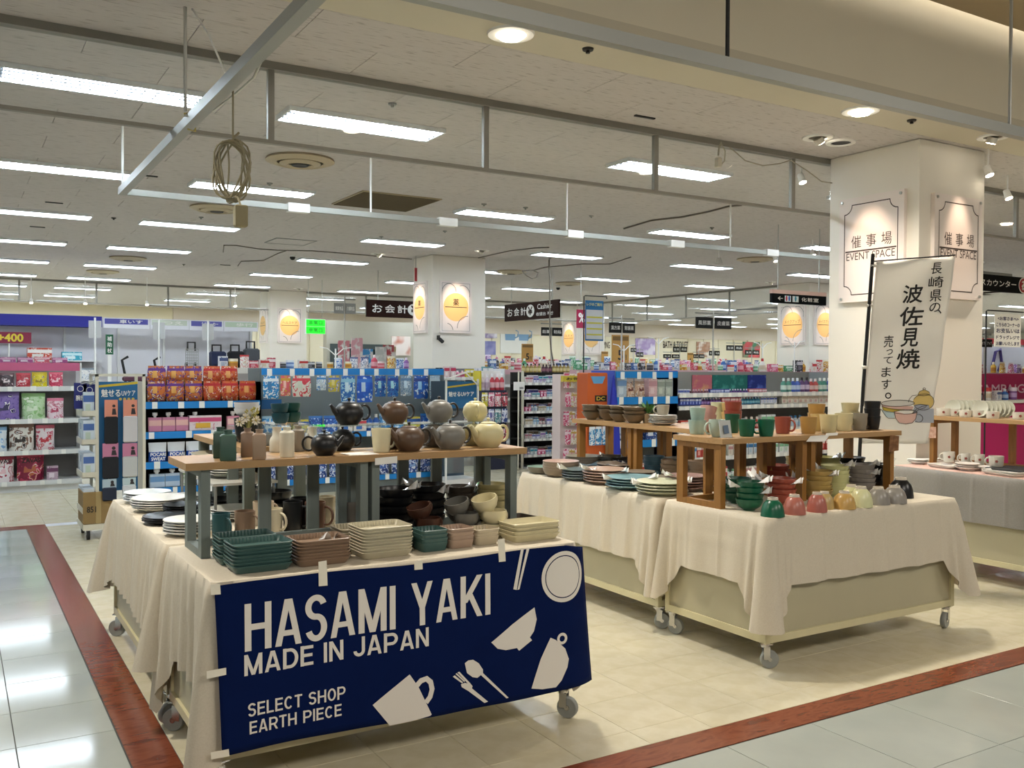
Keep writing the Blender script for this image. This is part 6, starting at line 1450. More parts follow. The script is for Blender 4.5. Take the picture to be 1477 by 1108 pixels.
# ------------------------------------------------------------------ farther rows, wall fixtures and signs
TOPS = [('carton',.16,.10,.1),('carton',.10,.14,.1),('bottle',.08,.17,.08),('tub',.10,.10,.1),('pouch',.14,.17,.08)]
TC = [('#c8465a','#f0e0e0','#e0a0a8'),('#3a6ab0','#e0e8f0','#a8c0e0'),('#e4e0d8','#c83a3a','#d8c8b0'),('#d8a83a','#f0e8d0','#b87a2a'),('#4a9a6a','#e0f0e4','#a8d0b8'),('#8a5aa0','#eee0f0','#c8a8d8'),('#e4e4e6','#4a5a8a','#b8c0d0'),('#2a2a30','#c8c8cc','#6a6a74'),('#d86a8a','#f4e0e6','#e8b0c0')]
TW = ['red','blue','cream','amber','green','violet','white','black','pink']
def far_row(label, x0, x1, y, z, n, words, seed, hd=None, body=None):
    g = gondola(label, x0, x1, y, .5, [.12,.5,.9,z-.28], z, mat('#a8a49e',.6), SHELFW, RAILC, .04, tags=0, head=None, seed=seed)
    if hd: MB().box(0,-.012,z-.09,x1-x0,-.002,z).build('coloured_header', mat(hd,.5), g)
    rr = random.Random(seed); x = x0+.1; i = 0; st = (x1-x0-.2)/n
    for i in range(n):
        k, w_, h_, d_ = TOPS[rr.randrange(5)]; c = rr.randrange(9); s_ = rr.uniform(1.0,1.5)
        good(k, x+st*(i+.5), y+.1+rr.uniform(0,.2), z+.001, min(w_*s_,st*.92), h_*s_, d_, TC[c], '%s %s atop %s, %s from left' % (TW[c], KN[k][1], words, nth(i)), 'goods on top of the '+words)
    return g
far_row('shelf unit behind the blue strip unit, small goods on top',3.6,7.4,15.2,1.44,22,'row behind blue unit',21,'#d8d4cc')
far_row('second row shelf unit behind the black shelves',8.2,14.6,14.6,1.43,40,'second row',22,'#c8a0a8')
far_row('third row shelf unit toward the cream wall',10.2,19.5,18.4,1.50,44,'third row',23,'#c6b8a0')
far_row('pink headed shelf unit in front of the right pillar',10.9,15.4,11.2,1.42,24,'pink headed row',24,'#d86a90')
far_row('last row shelf unit before the cream wall',13,26,25.5,1.62,40,'last row',25,'#b8a890')
far_row('rear row shelf unit behind the middle pillar',7.9,10.4,16.4,1.38,12,'rear middle row',26,'#d0c8b0')
far_row('white shelf unit left of the registers',2.2,5.6,20.4,1.40,18,'white unit left of registers',27)
# wall fixture with mobility goods on the left
FY = 17.0
t = thing('wall_fixture','tall white wall display with blue header and walking aids','shelving',(-1.2,FY,0))
MB().box(0,.46,0,6.0,.5,2.3).build('back_panel', mat('#dcdbe0',.6), t)
for x in (0,1.8,2.8,3.65,4.4,5.2,5.95): MB().box(x,.40,0,x+.04,.46,2.3).build('upright', SHELFW, t)
MB().box(0,0,0,6.0,.46,.12).build('base_plinth', SHELFW, t)
MB().box(1.8,-.02,2.11,3.35,.46,2.29).build('blue_header', mat('#1d1f8e',.5), t)
for i,(x0,x1,c_,s_) in enumerate(((.7,1.8,'#b8d4e4','ケア'),(3.37,4.1,'#4a4a9a','車いす'),(4.12,4.75,'#c8d0c0','つえ'),(4.78,5.35,'#5a5aa4','シルバーカー'),(5.37,5.98,'#c0d0b8','歩行'))):
    o = MB().box(x0,-.02,2.10,x1,.02,2.27).build('header_sign', mat('#e4e4ea',.5), t); b = MB(); b.box(x0+.02,-.024,2.17,x1-.02,-.02,2.26); b.build('sign_band', mat(c_,.5), o); mb = MB(); letters(mb,s_,(x0+(x1-x0)*.35,-.026,2.185),ux,uz,(x1-x0)*.5,.06,0,.02); mb.build('lettering', PAPER, o)
for z in (.9,1.22,1.55): MB().box(0,.05,z-.02,3.35,.46,z).build('shelf', SHELFW, t)
FG = 'packs on the left wall display'
for k,z in enumerate((1.22,.9)):
    row('on the %s shelf of the wall display' % ('upper','lower')[k],z,-.6,2.1,FY+.08,[('carton',.36,.26,.2,('#2a2430','#d8d8e0','#b8b0c0'),'black white diaper pack',2),('carton',.38,.15,.2,('#2a8ab0','#c8e0e8','#e0e8ec'),'teal pack',1),('pouch',.32,.2,.2,('#dad8d4','#9aa8b8','#c8ccd0'),'white pack',2)],.04,FG)
row('on the top shelf of the wall display',1.55,-.3,.0,FY+.1,[('carton',.2,.1,.1,('#8a1c3c','#c8304a','#d8c040'),'red sign block',1)],.02,FG)
t2 = thing('points_sign','dark red points sign with yellow plus 400','sign',at_y(13,487,FY)); MB().box(-.25,0,-.09,.32,.02,.09).build('board', mat('#7c1638',.5), t2); mb = MB(); letters(mb,'+400',(-.16,-.003,-.06),ux,uz,.36,.12,0,.05); mb.build('lettering', mat('#d8c03a',.5), t2); MB().cyl((0,.03,-.09),(0,.03,-.6),.012,6).build('stem', WHITE, t2)
good('carton',at_y(58,490,FY).x,FY+.1,1.551,.36,.2,.2,('#c04a34','#e8e4e0','#d8d4d0'),'red framed white seat box on the top shelf',FG)
good('carton',at_y(105,490,FY).x,FY+.1,1.551,.3,.14,.2,('#3aa8c0','#c8e8ee','#e0f0f2'),'turquoise box on the top shelf of wall display',FG)
def trolley(px0, px1, pytop, pybot, col, label, wire=False):
    a, c = at_y(px0,pytop,FY-.1), at_y(px1,pybot,FY-.1); w_, h_ = c.x-a.x, a.z-c.z; z0 = c.z-.02
    t = thing('shopping_trolley',label,'trolley',((a.x+c.x)/2,FY-.1,z0),0,'shopping trolleys on the wall display')
    hb = h_*.72
    if wire:
        b = MB()
        for i in range(7): b.cyl((-w_/2+w_*i/6,0,0),(-w_/2+w_*i/6,0,hb),.006,5); b.cyl((-w_/2,0,hb*i/6),(w_/2,0,hb*i/6),.006,5)
        tag(b.build('wire_basket', STEEL, t),None,None,kind='stuff')
    else: MB().chamfer(-w_/2,-.12,0.03,w_/2,.12,hb,.03).build('bag', mat(col,.8), t)
    b = MB(); b.tube([(-w_*.3,.06,hb*.9),(-w_*.3,.06,h_),(w_*.3,.06,h_),(w_*.3,.06,hb*.9)],.018,7); b.build('handle', DARK, t)
    for x in (-w_*.35,w_*.35): MB().cyl((x-.02,.1,.02),(x+.02,.1,.02),.05,10).build('wheel', BLACK, t)
    MB().box(-w_/2,-.12,-.03,w_/2,.4,-.031+.001).build('ledge', SHELFW, t)
trolley(268,286,492,527,'#888','wire basket shopping trolley on the wall display',True)
trolley(303,324,496,529,'#1c2748','navy blue shopping trolley on the wall display')
trolley(330,350,496,528,'#16161a','black shopping trolley beside the navy one')
trolley(353,372,491,527,'#4a4d52','charcoal patterned shopping trolley at the right end')
for i,px in enumerate((186,232)):
    a = at_y(px,488,FY-.05); t = thing('rollator','black folding walking frame, %s one by white wall' % ('left','right')[i],'walking frame',(a.x,FY-.1,.9),0)
    b = MB(); b.tube([(-.1,0,0),(-.06,.0,.35),(-.12,0,.66),(-.02,0,.72)],.022,7); b.build('frame', BLACK, t); b = MB(); b.tube([(.2,.0,0),(-.05,0,.38)],.02,7); b.build('brace', BLACK, t); MB().chamfer(-.1,-.12,.3,.32,.12,.38,.02).build('seat', mat('#5a3444',.8), t); MB().box(-.2,-.15,-.02,.4,.15,0).build('plinth', SHELFW, t)
t = thing('green_vertical_sign','green vertical sign beside the white wall displays','sign',at_y(158,497,FY)); MB().box(-.06,0,-.17,.06,.02,.17).build('board', mat('#1c5a3c',.5), t); mb = MB()
for i,ch in enumerate('補助杖'): letters(mb,ch,(-.035,-.003,.06-.1*i),ux,uz,.07,.075,0,.02)
mb.build('lettering', PAPER, t); MB().box(-.03,.0,-.9,.03,.02,-.17).build('stem', WHITE, t)
for i,px in enumerate((125,217,288)):
    a = at_y(px+12,465,12.9); t = thing('aisle_sign','grey double aisle sign on white post, %s from left' % ORD[i],'sign',(a.x,12.9,0)); MB().cyl((0,0,0),(0,0,2.08),.012,8).build('post', WHITE, t)
    for s_ in (-1,1): MB().box(.012 if s_ > 0 else -.075,-.004,1.82,.075 if s_ > 0 else -.012,.004,2.04).build('board', mat('#b4b4b2',.5), t)
# pillar signs
GOLD = mat('#e9bd79', .6); INK = mat('#3a2a22', .6); BOARD = mat('#e8ddd6', .6); LINEG = mat('#8e8a86', .5)
def frame_of(facing, o):
    """ux along the board, nrm out of it"""
    return (Vector((1,0,0)),Vector((0,-1,0))) if facing == 'y' else (Vector((0,-1,0)),Vector((-1,0,0)))
def pillar_sign(facing, x, y, z0, w_, h_, text, label, event=False):
    u_, n_ = frame_of(facing, None); t = thing('pillar_sign', label, 'sign', (x,y,z0)); Z = Vector((0,0,1))
    def quad(mb, a, b_, c, d, off): 
        mb.prism([u_*a+Z*b_+n_*off, u_*c+Z*b_+n_*off, u_*c+Z*d+n_*off, u_*a+Z*d+n_*off], n_*.002)
    b = MB(); b.prism([Z*0, u_*w_, u_*w_+Z*h_, Z*h_], n_*.035); b.build('board', BOARD, t)
    F = .036
    def line(mb, pts, th):
        for p, q in zip(pts[:-1],pts[1:]):
            p, q = Vector(p), Vector(q); d = (q-p).normalized(); s_ = Vector((-d.y,d.x))*th/2
            c = [p+s_-d*th*.3,p-s_-d*th*.3,q-s_+d*th*.3,q+s_+d*th*.3]; mb.add([u_*k.x+Z*k.y+n_*F for k in c],[(0,1,2,3)])
    if event:
        m_ = .055*w_/.62; k = .075; mb = MB(); x0,x1,y0,y1 = m_,w_-m_,m_*1.1,h_-m_*1.1
        P = []
        for (cx,cy,sx,sy,s) in ((x0,y1,1,-1,0),(x1,y1,-1,-1,1),(x1,y0,-1,1,0),(x0,y0,1,1,1)):
            arc = [(cx+sx*k*math.cos(a),cy+sy*k*math.sin(a)) for a in [PI/2*i/5 for i in range(6)]]
            if s == 0: arc = arc[::-1]
            P += arc
        P.append(P[0]); line(mb, P, .008); mb.build('border_line', INK, t)
        mb = MB()
        for i,ch in enumerate(text): letters(mb, ch, u_*(w_*(.20+.235*i))+Z*(h_*.515)+n_*F, u_, Z, w_*.155, w_*.165, 0, .0)
        letters(mb,'EVENT SPACE',u_*(w_*.125)+Z*(h_*.40)+n_*F,u_,Z,w_*.75,w_*.10,0,.0); mb.build('lettering', INK, t)
        mb = MB(); line(mb,[(w_*.11,h_*.485),(w_*.89,h_*.485)],.012); mb.build('rule', INK, t)
        for a,c in ((.03,.03),(w_-.03,.03),(.03,h_-.03),(w_-.03,h_-.03)):
            b = MB(); b.cyl(u_*a+Z*c+n_*.035,u_*a+Z*c+n_*.045,.012,10); b.build('stud', STEEL, t)
    else:
        mb = MB(); R = w_*.40; cx, cy = w_*.5, h_*.5; mb.ngon([u_*(cx+R*math.cos(2*PI*i/36))+Z*(cy+R*math.sin(2*PI*i/36))+n_*(F-.0006) for i in range(36)]); mb.build('gold_disc', GOLD, t)
        mb = MB()
        if len(text) == 1: letters(mb,text,u_*(w_*.41)+Z*(h_*.53)+n_*F,u_,Z,w_*.18,w_*.19,0,.01)
        else: letters(mb,text,u_*(w_*.2)+Z*(h_*.54)+n_*F,u_,Z,w_*.6,w_*.11,0,.0)
        mb.build('lettering', INK, t)
        mb = MB(); line(mb,[(w_*.16,h_*.5),(w_*.84,h_*.5)],.012); mb.build('rule', INK, t)
        mb = MB()
        for (ax,ay,ar,a0,a1) in ((.28,.80,.22,0,PI),(.70,.76,.24,-.3,PI*.6),(.88,.1,.34,PI*.5,PI),(.2,.05,.2,.1,1.4)): line(mb,[(w_*ax+w_*ar*math.cos(a0+(a1-a0)*i/12),h_*ay+w_*ar*math.sin(a0+(a1-a0)*i/12)) for i in range(13)],.012)
        line(mb,[(w_*.06,h_*.04),(w_*.94,h_*.04),(w_*.94,h_*.96),(w_*.06,h_*.96),(w_*.06,h_*.04)],.006); mb.build('ornament_line', LINEG, t)
    return t
pillar_sign('x',6.529,5.39,2.04,.63,.875,'催事場','event space sign on the left face of front pillar',True)
pillar_sign('y',6.675,4.649,2.05,.63,.83,'催事場','event space sign on the right face of front pillar',True)
pillar_sign('y',6.80,13.629,2.03,.58,.85,'薬','gold disc medicine sign on front of the middle pillar')
pillar_sign('x',6.679,14.30,2.03,.50,.85,'薬','gold disc medicine sign on side of the middle pillar')
pillar_sign('y',6.70,22.149,2.03,.60,.85,'ヘルスケア','gold disc sign on front of the rear left pillar')
pillar_sign('x',6.529,22.95,2.03,.60,.85,'ヘルスケア','gold disc sign on side of the rear left pillar')
pillar_sign('y',15.63,13.619,1.98,.66,.86,'メイクアップ','gold disc sign on front face of the right pillar')
pillar_sign('x',15.499,14.4,1.98,.70,.86,'メイクアップ','gold disc sign on side face of the right pillar')
pillar_sign('y',15.62,22.099,1.85,.66,.95,'コスメ','gold disc sign on the far pillar behind aisle signs')
pillar_sign('x',15.499,22.85,1.85,.66,.95,'コスメ','gold disc sign on side of far pillar')
t = thing('red_notice','small red notice hanging by the middle pillar','sign',at_y(600,396,14.0)); MB().box(-.022,0,-.11,.022,.01,.11).build('board', mat('#a82a30',.5), t); MB().cyl((0,.005,.11),(0,.005,CEIL-t.location.z),.005,6).build('cord', GREYM, t)
t = thing('wall_camera','small black camera under the medicine sign','camera',at_y(634,489,13.55)); MB().cyl((0,0,0),(.03,-.06,-.05),.03,10).build('body', BLACK, t); MB().box(-.012,0,-.012,.012,.08,.06).build('bracket', DARK, t)
# hanging signs
def hang(facing, x, y, z0, z1, w_, label, m, drop=CEIL, cat='sign'):
    u_, n_ = frame_of(facing,None); t = thing('hanging_sign', label, cat, (x,y,z0)); Z = Vector((0,0,1)); h_ = z1-z0
    b = MB(); b.prism([n_*-.02,u_*w_-n_*.02,u_*w_+Z*h_-n_*.02,Z*h_-n_*.02],n_*.04); b.build('board', m, t)
    for a in (.12,.88): b = MB(); b.cyl(u_*(w_*a)+Z*h_,u_*(w_*a)+Z*(drop-z0),.008,6); b.build('hanger', STEEL, t)
    return t, u_, n_, Z, h_
BRN = mat('#2a150f', .6, spec=.12)
def cashier(facing, x, y, z0, z1, w_, label):
    t, u_, n_, Z, h_ = hang(facing,x,y,z0,z1,w_,label,BRN); F = n_*.0215; mb = MB()
    for i,ch in enumerate('お会計'): letters(mb,ch,u_*(w_*(.06+.13*i))+Z*(h_*.28)+F,u_,Z,w_*.10,h_*.46,0,.02)
    letters(mb,'Cashier',u_*(w_*.63)+Z*(h_*.56)+F,u_,Z,w_*.26,h_*.28,0,.01); letters(mb,'收银台 계산',u_*(w_*.61)+Z*(h_*.18)+F,u_,Z,w_*.3,h_*.2,0,.01); mb.build('lettering', PAPER, t)
    b = MB(); b.ngon([u_*(w_*.50+w_*.075*math.cos(2*PI*i/30))+Z*(h_*.5+h_*.36*math.sin(2*PI*i/30))+F for i in range(30)]); d_ = b.build('white_disc', PAPER, t); mb = MB(); letters(mb,'¥',u_*(w_*.46)+Z*(h_*.27)+F+n_*.001,u_,Z,w_*.08,h_*.46,0,.04); mb.build('yen_mark', BRN, t)
a, c = at_y(528,432,16.5), at_y(528,457,16.5); cashier('y',a.x,16.5,c.z,a.z,2.0,'dark brown cashier sign passing behind the middle pillar')
a, c = at_x(729,440,10.0), at_x(729,464,10.0); e = at_x(807,432,10.0); cashier('x',10.0,a.y,c.z,a.z,a.y-e.y,'dark brown cashier sign right of the middle pillar')
a, c = at_y(1112,423,8.4), at_y(1190,441,8.4)
t,u_,n_,Z,h_ = hang('y',a.x,8.4,c.z,a.z,c.x-a.x,'black restroom sign with arrow left of front pillar',mat('#0c0f12',.5,spec=.12)); w_ = c.x-a.x; F = n_*.0215
MB().box(0,-.024,h_,w_,.024,h_+.05).build('top_rail', mat('#d8b4a8',.5), t)
mb = MB(); letters(mb,'←',u_*(w_*.10)+Z*(h_*.3)+F,u_,Z,w_*.09,h_*.4,0,.03)
for i,ch in enumerate('化粧室'): letters(mb,ch,u_*(w_*(.53+.112*i))+Z*(h_*.3)+F,u_,Z,w_*.095,h_*.42,0,.02)
mb.build('lettering', PAPER, t)
for i in range(2):
    b = MB(); x0 = w_*(.225+.14*i); b.prism([u_*x0+Z*(h_*.18)+F,u_*(x0+w_*.11)+Z*(h_*.18)+F,u_*(x0+w_*.11)+Z*(h_*.82)+F,u_*x0+Z*(h_*.82)+F],n_*.001); o = b.build('pictogram', mat('#dfe6e8',.5), t)
    for k in range(2 if i == 0 else 1):
        b = MB(); cx = x0+w_*(.03+.05*k) if i == 0 else x0+w_*.055; F2 = F+n_*.002
        b.ngon([u_*(cx+.014*math.cos(q*PI/5))+Z*(h_*.7+.014*math.sin(q*PI/5))+F2 for q in range(10)]); b.ngon([u_*(cx-.02)+Z*(h_*.62)+F2,u_*(cx-.008)+Z*(h_*.25)+F2,u_*(cx+.008)+Z*(h_*.25)+F2,u_*(cx+.02)+Z*(h_*.62)+F2]); b.build('figure', mat(('#c8324a','#2a5ab8')[k] if i == 0 else '#2a8aa0',.5), o)
a, c = at_y(1413,395,7.0), at_y(1477,425,7.0)
t,u_,n_,Z,h_ = hang('y',a.x-1.0,7.0,c.z+.01,a.z,2.35,'black service counter sign with red question mark at right',mat('#0d0d0a',.5,spec=.12)); F = n_*.0215
mb = MB(); letters(mb,'サービスカウンター',u_*.58+Z*(h_*.32)+F,u_,Z,1.18,h_*.38,0,.02); mb.build('lettering', PAPER, t)
b = MB(); b.ngon([u_*(1.93+.115*math.cos(2*PI*i/30))+Z*(h_*.5+.105*math.sin(2*PI*i/30))+F for i in range(30)]); d_ = b.build('red_disc', mat('#a8222c',.5), t)
b = MB(); v = []
for i in range(30): a_ = 2*PI*i/30; v += [u_*(1.93+.115*math.cos(a_))+Z*(h_*.5+.105*math.sin(a_))+F+n_*.001, u_*(1.93+.10*math.cos(a_))+Z*(h_*.5+.09*math.sin(a_))+F+n_*.001]
b.add(v,[(2*i,2*((i+1)%30),2*((i+1)%30)+1,2*i+1) for i in range(30)]); b.build('disc_rim', PAPER, t); mb = MB(); letters(mb,'?',u_*1.885+Z*(h_*.24)+F+n_*.001,u_,Z,.09,h_*.52,0,.05); mb.build('question_mark', PAPER, t)
# double aisle signs on posts
def aisle(px0, px1, py0, py1, y, texts, label, col='#262624', post=True):
    a, c = at_y(px0,py0,y), at_y(px1,py1,y); w_, h_ = c.x-a.x, a.z-c.z; t = thing('aisle_sign', label, 'sign', (a.x,y,c.z))
    for i,s_ in enumerate(texts):
        x0 = w_*.53*i; o = MB().box(x0,0,0,x0+w_*.47,.015,h_).build('board', mat(col,.5,spec=.15), t); mb = MB(); letters(mb,s_,(x0+w_*.06,-.002,h_*.3),ux,uz,w_*.35,h_*.4,0,.01); mb.build('lettering', PAPER, o)
    if post: MB().cyl((w_*.5,.02,-c.z),(w_*.5,.02,h_+.12),.014,8).build('post', mat('#b8b4ac',.4), t); MB().box(0,.012,h_+.06,w_,.026,h_+.08).build('top_bar', GREYM, t)
aisle(1004,1055,457,475,12.4,('風邪薬','皮膚薬'),'dark double aisle sign reading cold and skin remedies')
aisle(879,916,465,481,12.2,('漢方薬','胃腸薬'),'dark double aisle sign over the blue strip unit')
aisle(781,811,472,485,14.6,('目薬','衛生用品'),'dark double aisle sign below the cashier sign')
aisle(482,513,437,453,15.0,('健康食品','介護用品'),'grey double aisle sign left of the brown cashier sign','#8a8a88')
for i,(px0,px1,py0,py1,y) in enumerate(((971,991,500,508,24),(957,980,511,517,24),(1023,1038,506,513,24),(1048,1071,498,506,22),(1075,1095,505,512,22),(910,918,502,508,22),(918,928,508,515,22),(1000,1016,511,517,24))):
    aisle(px0,px1,py0,py1,y,('生活','用品'),'small distant dark aisle sign, %s of the far cluster' % ORD[i],'#2e2c28')
# blue information board on a stand, sale flag, gold calendars
a, c = at_y(843,433,9.8), at_y(870,492,9.8)
t = thing('information_board','tall blue and white information board on black stand','sign',(a.x,9.8,0)); w_, h_ = c.x-a.x, a.z-c.z
MB().box(.02,0,c.z,w_,.012,a.z).build('board', mat('#1668a0',.5), t); MB().box(.03,-.003,c.z+.02,w_-.01,0,a.z-.12).build('white_panel', mat('#c9cdd2',.5), t)
for i in range(4): MB().box(.035,-.005,c.z+.07+.075*i,w_-.02,-.003,c.z+.09+.075*i).build('yellow_line', mat('#c8c04a',.5), t)
mb = MB(); letters(mb,'レジのご案内',(.035,-.004,a.z-.07),ux,uz,w_-.06,.04,0,.02); mb.build('lettering', mat('#e0dc90',.5), t)
b = MB(); b.tube([(0,.01,1.0),(0,.01,a.z+.05),(.02,.01,a.z+.06),(w_+.06,.01,a.z+.06),(w_+.06,.01,a.z+.03)],.009,6); b.build('stand', DARK, t); MB().cyl((0,.01,0),(0,.01,1.0),.012,8).build('pole', DARK, t); MB().cyl((0,.01,0),(0,.01,.03),.14,16).build('foot', DARK, t)
p = at_y(838,460,13.2); t = thing('sale_flag','crimson hanging flag with white mark behind the blue board','flag',p); MB().box(-.09,0,-.16,.12,.01,.16).build('cloth', mat('#a01c44',.6), t); mb = MB(); letters(mb,'%',(-.05,-.003,-.06),ux,uz,.13,.16,0,.04); mb.build('lettering', PAPER, t); MB().cyl((0,.005,.16),(0,.005,CEIL-p.z),.004,5).build('cord', STEEL, t)
for i,(px0,px1,py0,py1,y) in enumerate(((883,907,483,524,17.2),(753,769,496,522,17.2),(868,877,507,524,22),(992,1000,509,525,22))):
    a, c = at_y(px0,py0,y), at_y(px1,py1,y); t = thing('gold_calendar_sign','gold date sign with black 5, %s one' % ('largest','left of blue board','small middle','small far right')[i],'sign',(a.x,y,c.z)); w_, h_ = c.x-a.x, a.z-c.z
    MB().box(0,0,0,w_,.02,h_).build('board', mat('#b98a44',.5), t); MB().box(w_*.04,-.004,h_*.80,w_*.96,0,h_*.95).build('head_band', mat('#7a5a28',.5), t); mb = MB(); letters(mb,'5',(w_*.36,-.003,h_*.12),ux,uz,w_*.26,h_*.34,0,.03); letters(mb,'月',(w_*.66,-.003,h_*.12),ux,uz,w_*.2,h_*.18,0,.0); mb.build('lettering', DARK, t)
    MB().cyl((w_/2,.02,0),(w_/2,.02,-c.z),.012,6).build('stem', GREYM, t)
# white branching display hooks
for i,(px,py) in enumerate(((484,505),(950,490),(1100,497),(1146,495),(900,500))):
    a = at_y(px,py,13.0 if i != 3 else 10.6); t = thing('branched_hanger','thin white branched hanger rising above the shelves, %s from left' % ORD[(0,2,3,4,1)[i]],'hanger',a)
    b = MB(); b.tube([(0,0,-a.z),(0,0,.02)],.012,6); b.build('stem', WHITE, t)
    for s_ in (-1,1): b = MB(); b.tube([(0,0,-.08),(.12*s_,0,.02),(.24*s_,0,.04)],.008,6); b.build('branch', WHITE, t)
# rear wall: slatted panelling, posters and letters
WB = bpy.data.objects['wall_back']; SL = mat('#e2d8bc',.7)
sm = MB().box(0,-.03,.0,.86,0,2.75).mesh('wall_panel', SL)
for i in range(40): put('wall_panel', sm, WB, (6.0+.9*i,31,0))
struct(MB().box(6,30.9,2.75,45,31,CEIL).build('trim_3', mat('#d8ccbc',.7)))
def poster(px0,py0,px1,py1,y,stops,label,ns=5,name='poster'):
    a, c = at_y(px0,py0,y), at_y(px1,py1,y); t = thing(name,label,'poster',(a.x,y,c.z)); MB().box(0,-.0,0,c.x-a.x,.03,a.z-c.z).build('board', ramp_mat('poster_'+str(int(px0)),stops,.55,(1,1,1),ns*.4,2), t); return t
BYW = 30.93
t = poster(722,475,760,510,BYW,[(0,'#e4e2da'),(1,'#e8e6de')],'white poster with two light blue mugs')
for k in (0,1):
    b = MB(); x0 = .22+.62*k; b.prism([(x0,-.01,.5),(x0+.42,-.01,.5),(x0+.46,-.01,1.0),(x0-.04,-.01,1.0)],(0,.008,0)); b.tube([(x0+.44,-.01,.9),(x0+.56,-.01,.85),(x0+.56,-.01,.65),(x0+.43,-.01,.6)],.03,6); b.build('printed_mug', mat('#7a9fc0',.5), t)
poster(690,474,717,488,BYW,[(0,'#d8d0e0'),(.5,'#8a7aa0'),(.7,'#e4dfe4')],'lavender coloured poster right of middle pillar')
poster(700,492,715,512,BYW,[(0,'#c8c4d8'),(.6,'#6a6aa0'),(.7,'#dcdae4')],'violet striped poster under the lavender one')
poster(917,488,945,512,BYW,[(0,'#e0dce4'),(.5,'#a890c0'),(.62,'#dcd4e0')],'poster of lilac pouches left of bath lettering')
poster(1005,493,1024,515,BYW,[(0,'#d8d0c4'),(.5,'#a87a5c'),(.6,'#e0d8cc')],'poster of folded brown towels on rear wall')
poster(1072,493,1096,516,BYW,[(0,'#3a7a58'),(.4,'#4a8a68'),(.55,'#c84a50'),(.8,'#d86a6a')],'green and red poster near the far pillar')
poster(565,485,592,513,24.8,[(0,'#e4dcd8'),(.5,'#e0d4cc'),(.6,'#c07058'),(.75,'#8a3a38')],'poster of orange flowers left of middle pillar',4)
mb = MB(); a, c = at_y(957,502,BYW), at_y(993,493,BYW); letters(mb,'BATH & TOILET',(a.x,30.95,a.z),ux,uz,c.x-a.x,c.z-a.z,0,.01); o = mb.build('wall_lettering', INK); tag(o,'BATH and TOILET letters on the cream rear wall','sign')
mb = MB(); a, c = at_y(848,502,BYW), at_y(880,493,BYW); letters(mb,'HOUSE KEEPING',(a.x,30.95,a.z),ux,uz,c.x-a.x,c.z-a.z,0,.01); o = mb.build('wall_lettering', INK); tag(o,'HOUSE KEEPING letters on the rear wall by blue board','sign')
# register corner behind the middle pillar: dark doors, green sign, counter
d1 = struct(MB().box(6.9+2.0,24.83,0,13.2,25.1,2.75).build('wall_partition', mat('#b0ac9e',.6)))
dd = struct(MB().box(9.0,24.78,0,10.6,24.83,2.1).build('door_1', mat('#3f4a49',.4))); MB().box(9.12,24.76,.2,9.78,24.78,1.95).build('glazing', mat('#1f3233',.15), dd); MB().box(9.84,24.76,.2,10.5,24.78,1.95).build('glazing', mat('#1f3233',.15), dd); MB().box(9.79,24.73,.9,9.81,24.77,1.3).build('door_handle', STEEL, dd)
p = at_y(455,471,19.0); t = thing('green_exit_sign','bright green double exit sign right of the rear pillar','sign',p); MB().box(-.21,0,-.16,.22,.05,.16).build('housing', WHITE, t)
for k in (0,1): 
    o = MB().box(-.2,-.004,-.15+.155*k,.21,0,-.005+.15*k).build('lit_panel', mat('#22c32a',.4,emit=1.4), t); mb = MB(); letters(mb,'非常口',(-.15,-.006,-.115+.155*k),ux,uz,.3,.08,0,.01); mb.build('lettering', mat('#0c4a12',.5), o)
for x in (-.15,.15): MB().cyl((x,.02,.16),(x,.02,CEIL-p.z),.006,5).build('hanger', STEEL, t)
t = thing('register_counter','cream register counter behind the blue strip unit','counter',(5.6,17.6,0)); MB().chamfer(0,0,0,2.1,.6,1.32,.02).build('body', mat('#cfc6b0',.6), t); MB().box(-.03,-.03,1.32,2.13,.63,1.36).build('worktop', mat('#b8a890',.5), t)
for i,(px,py0,py1,c_) in enumerate(((500,491,512,'#c87a80'),(518,487,514,'#d8a0a8'),(532,503,520,'#3a8ac0'),(546,500,518,'#c8c8c4'),(556,497,512,'#b04a50'),(597,500,523,'#c8b890'))):
    a, c = at_y(px-7,py0,17.5), at_y(px+7,py1,17.5); t = thing('counter_display','small upright %s display card by the register' % ('rose','pink','blue','grey','red','tan')[i],'display card',(min(max((a.x+c.x)/2,5.75),7.55)+.04*i,17.5+.15+.06*(i%3),1.361)); hh = max(.25,a.z-1.361); MB().box(-.12,0,0,.12,.02,hh).build('card', ramp_mat('card_print_%d'%i,[(0,c_),(.5,c_),(.6,'#e4e0dc')],.5,(1,1,1),7,2), t); MB().box(-.12,-.04,0,.12,.06,.012).build('foot', WHITE, t)
# notice on a stand at the right, cosmetics counters beyond the pillar
a, c = at_y(1435,452,6.0), at_y(1472,501,6.0); t = thing('payment_notice','white payment notice with blue writing on black stand','sign',(a.x,6.0,0)); w_, h_ = c.x-a.x, a.z-c.z
MB().box(0,0,c.z,w_,.006,a.z).build('sheet', PAPER, t); mb = MB()
for i,s_ in enumerate(('<お客さまへ>','こちらのコーナーの','お支払いは','ドラッグレジで','お願いいたします')): letters(mb,s_,(w_*(.1 if i == 0 else .06),-.002,a.z-h_*(.2+.19*i)),ux,uz,w_*(.8 if i == 0 else .88),h_*(.115 if i != 2 else .14),0,.02)
mb.build('lettering', mat('#23265c',.6), t)
b = MB(); e = at_y(1424,448,6.0).x-a.x; b.tube([(e,.01,0.05),(e,.01,a.z+.02),(e+.03,.01,a.z+.03),(w_+.06,.01,a.z+.03)],.009,6); b.build('stand', DARK, t); MB().cyl((e,.01,0),(e,.01,.03),.15,16).build('foot', DARK, t)
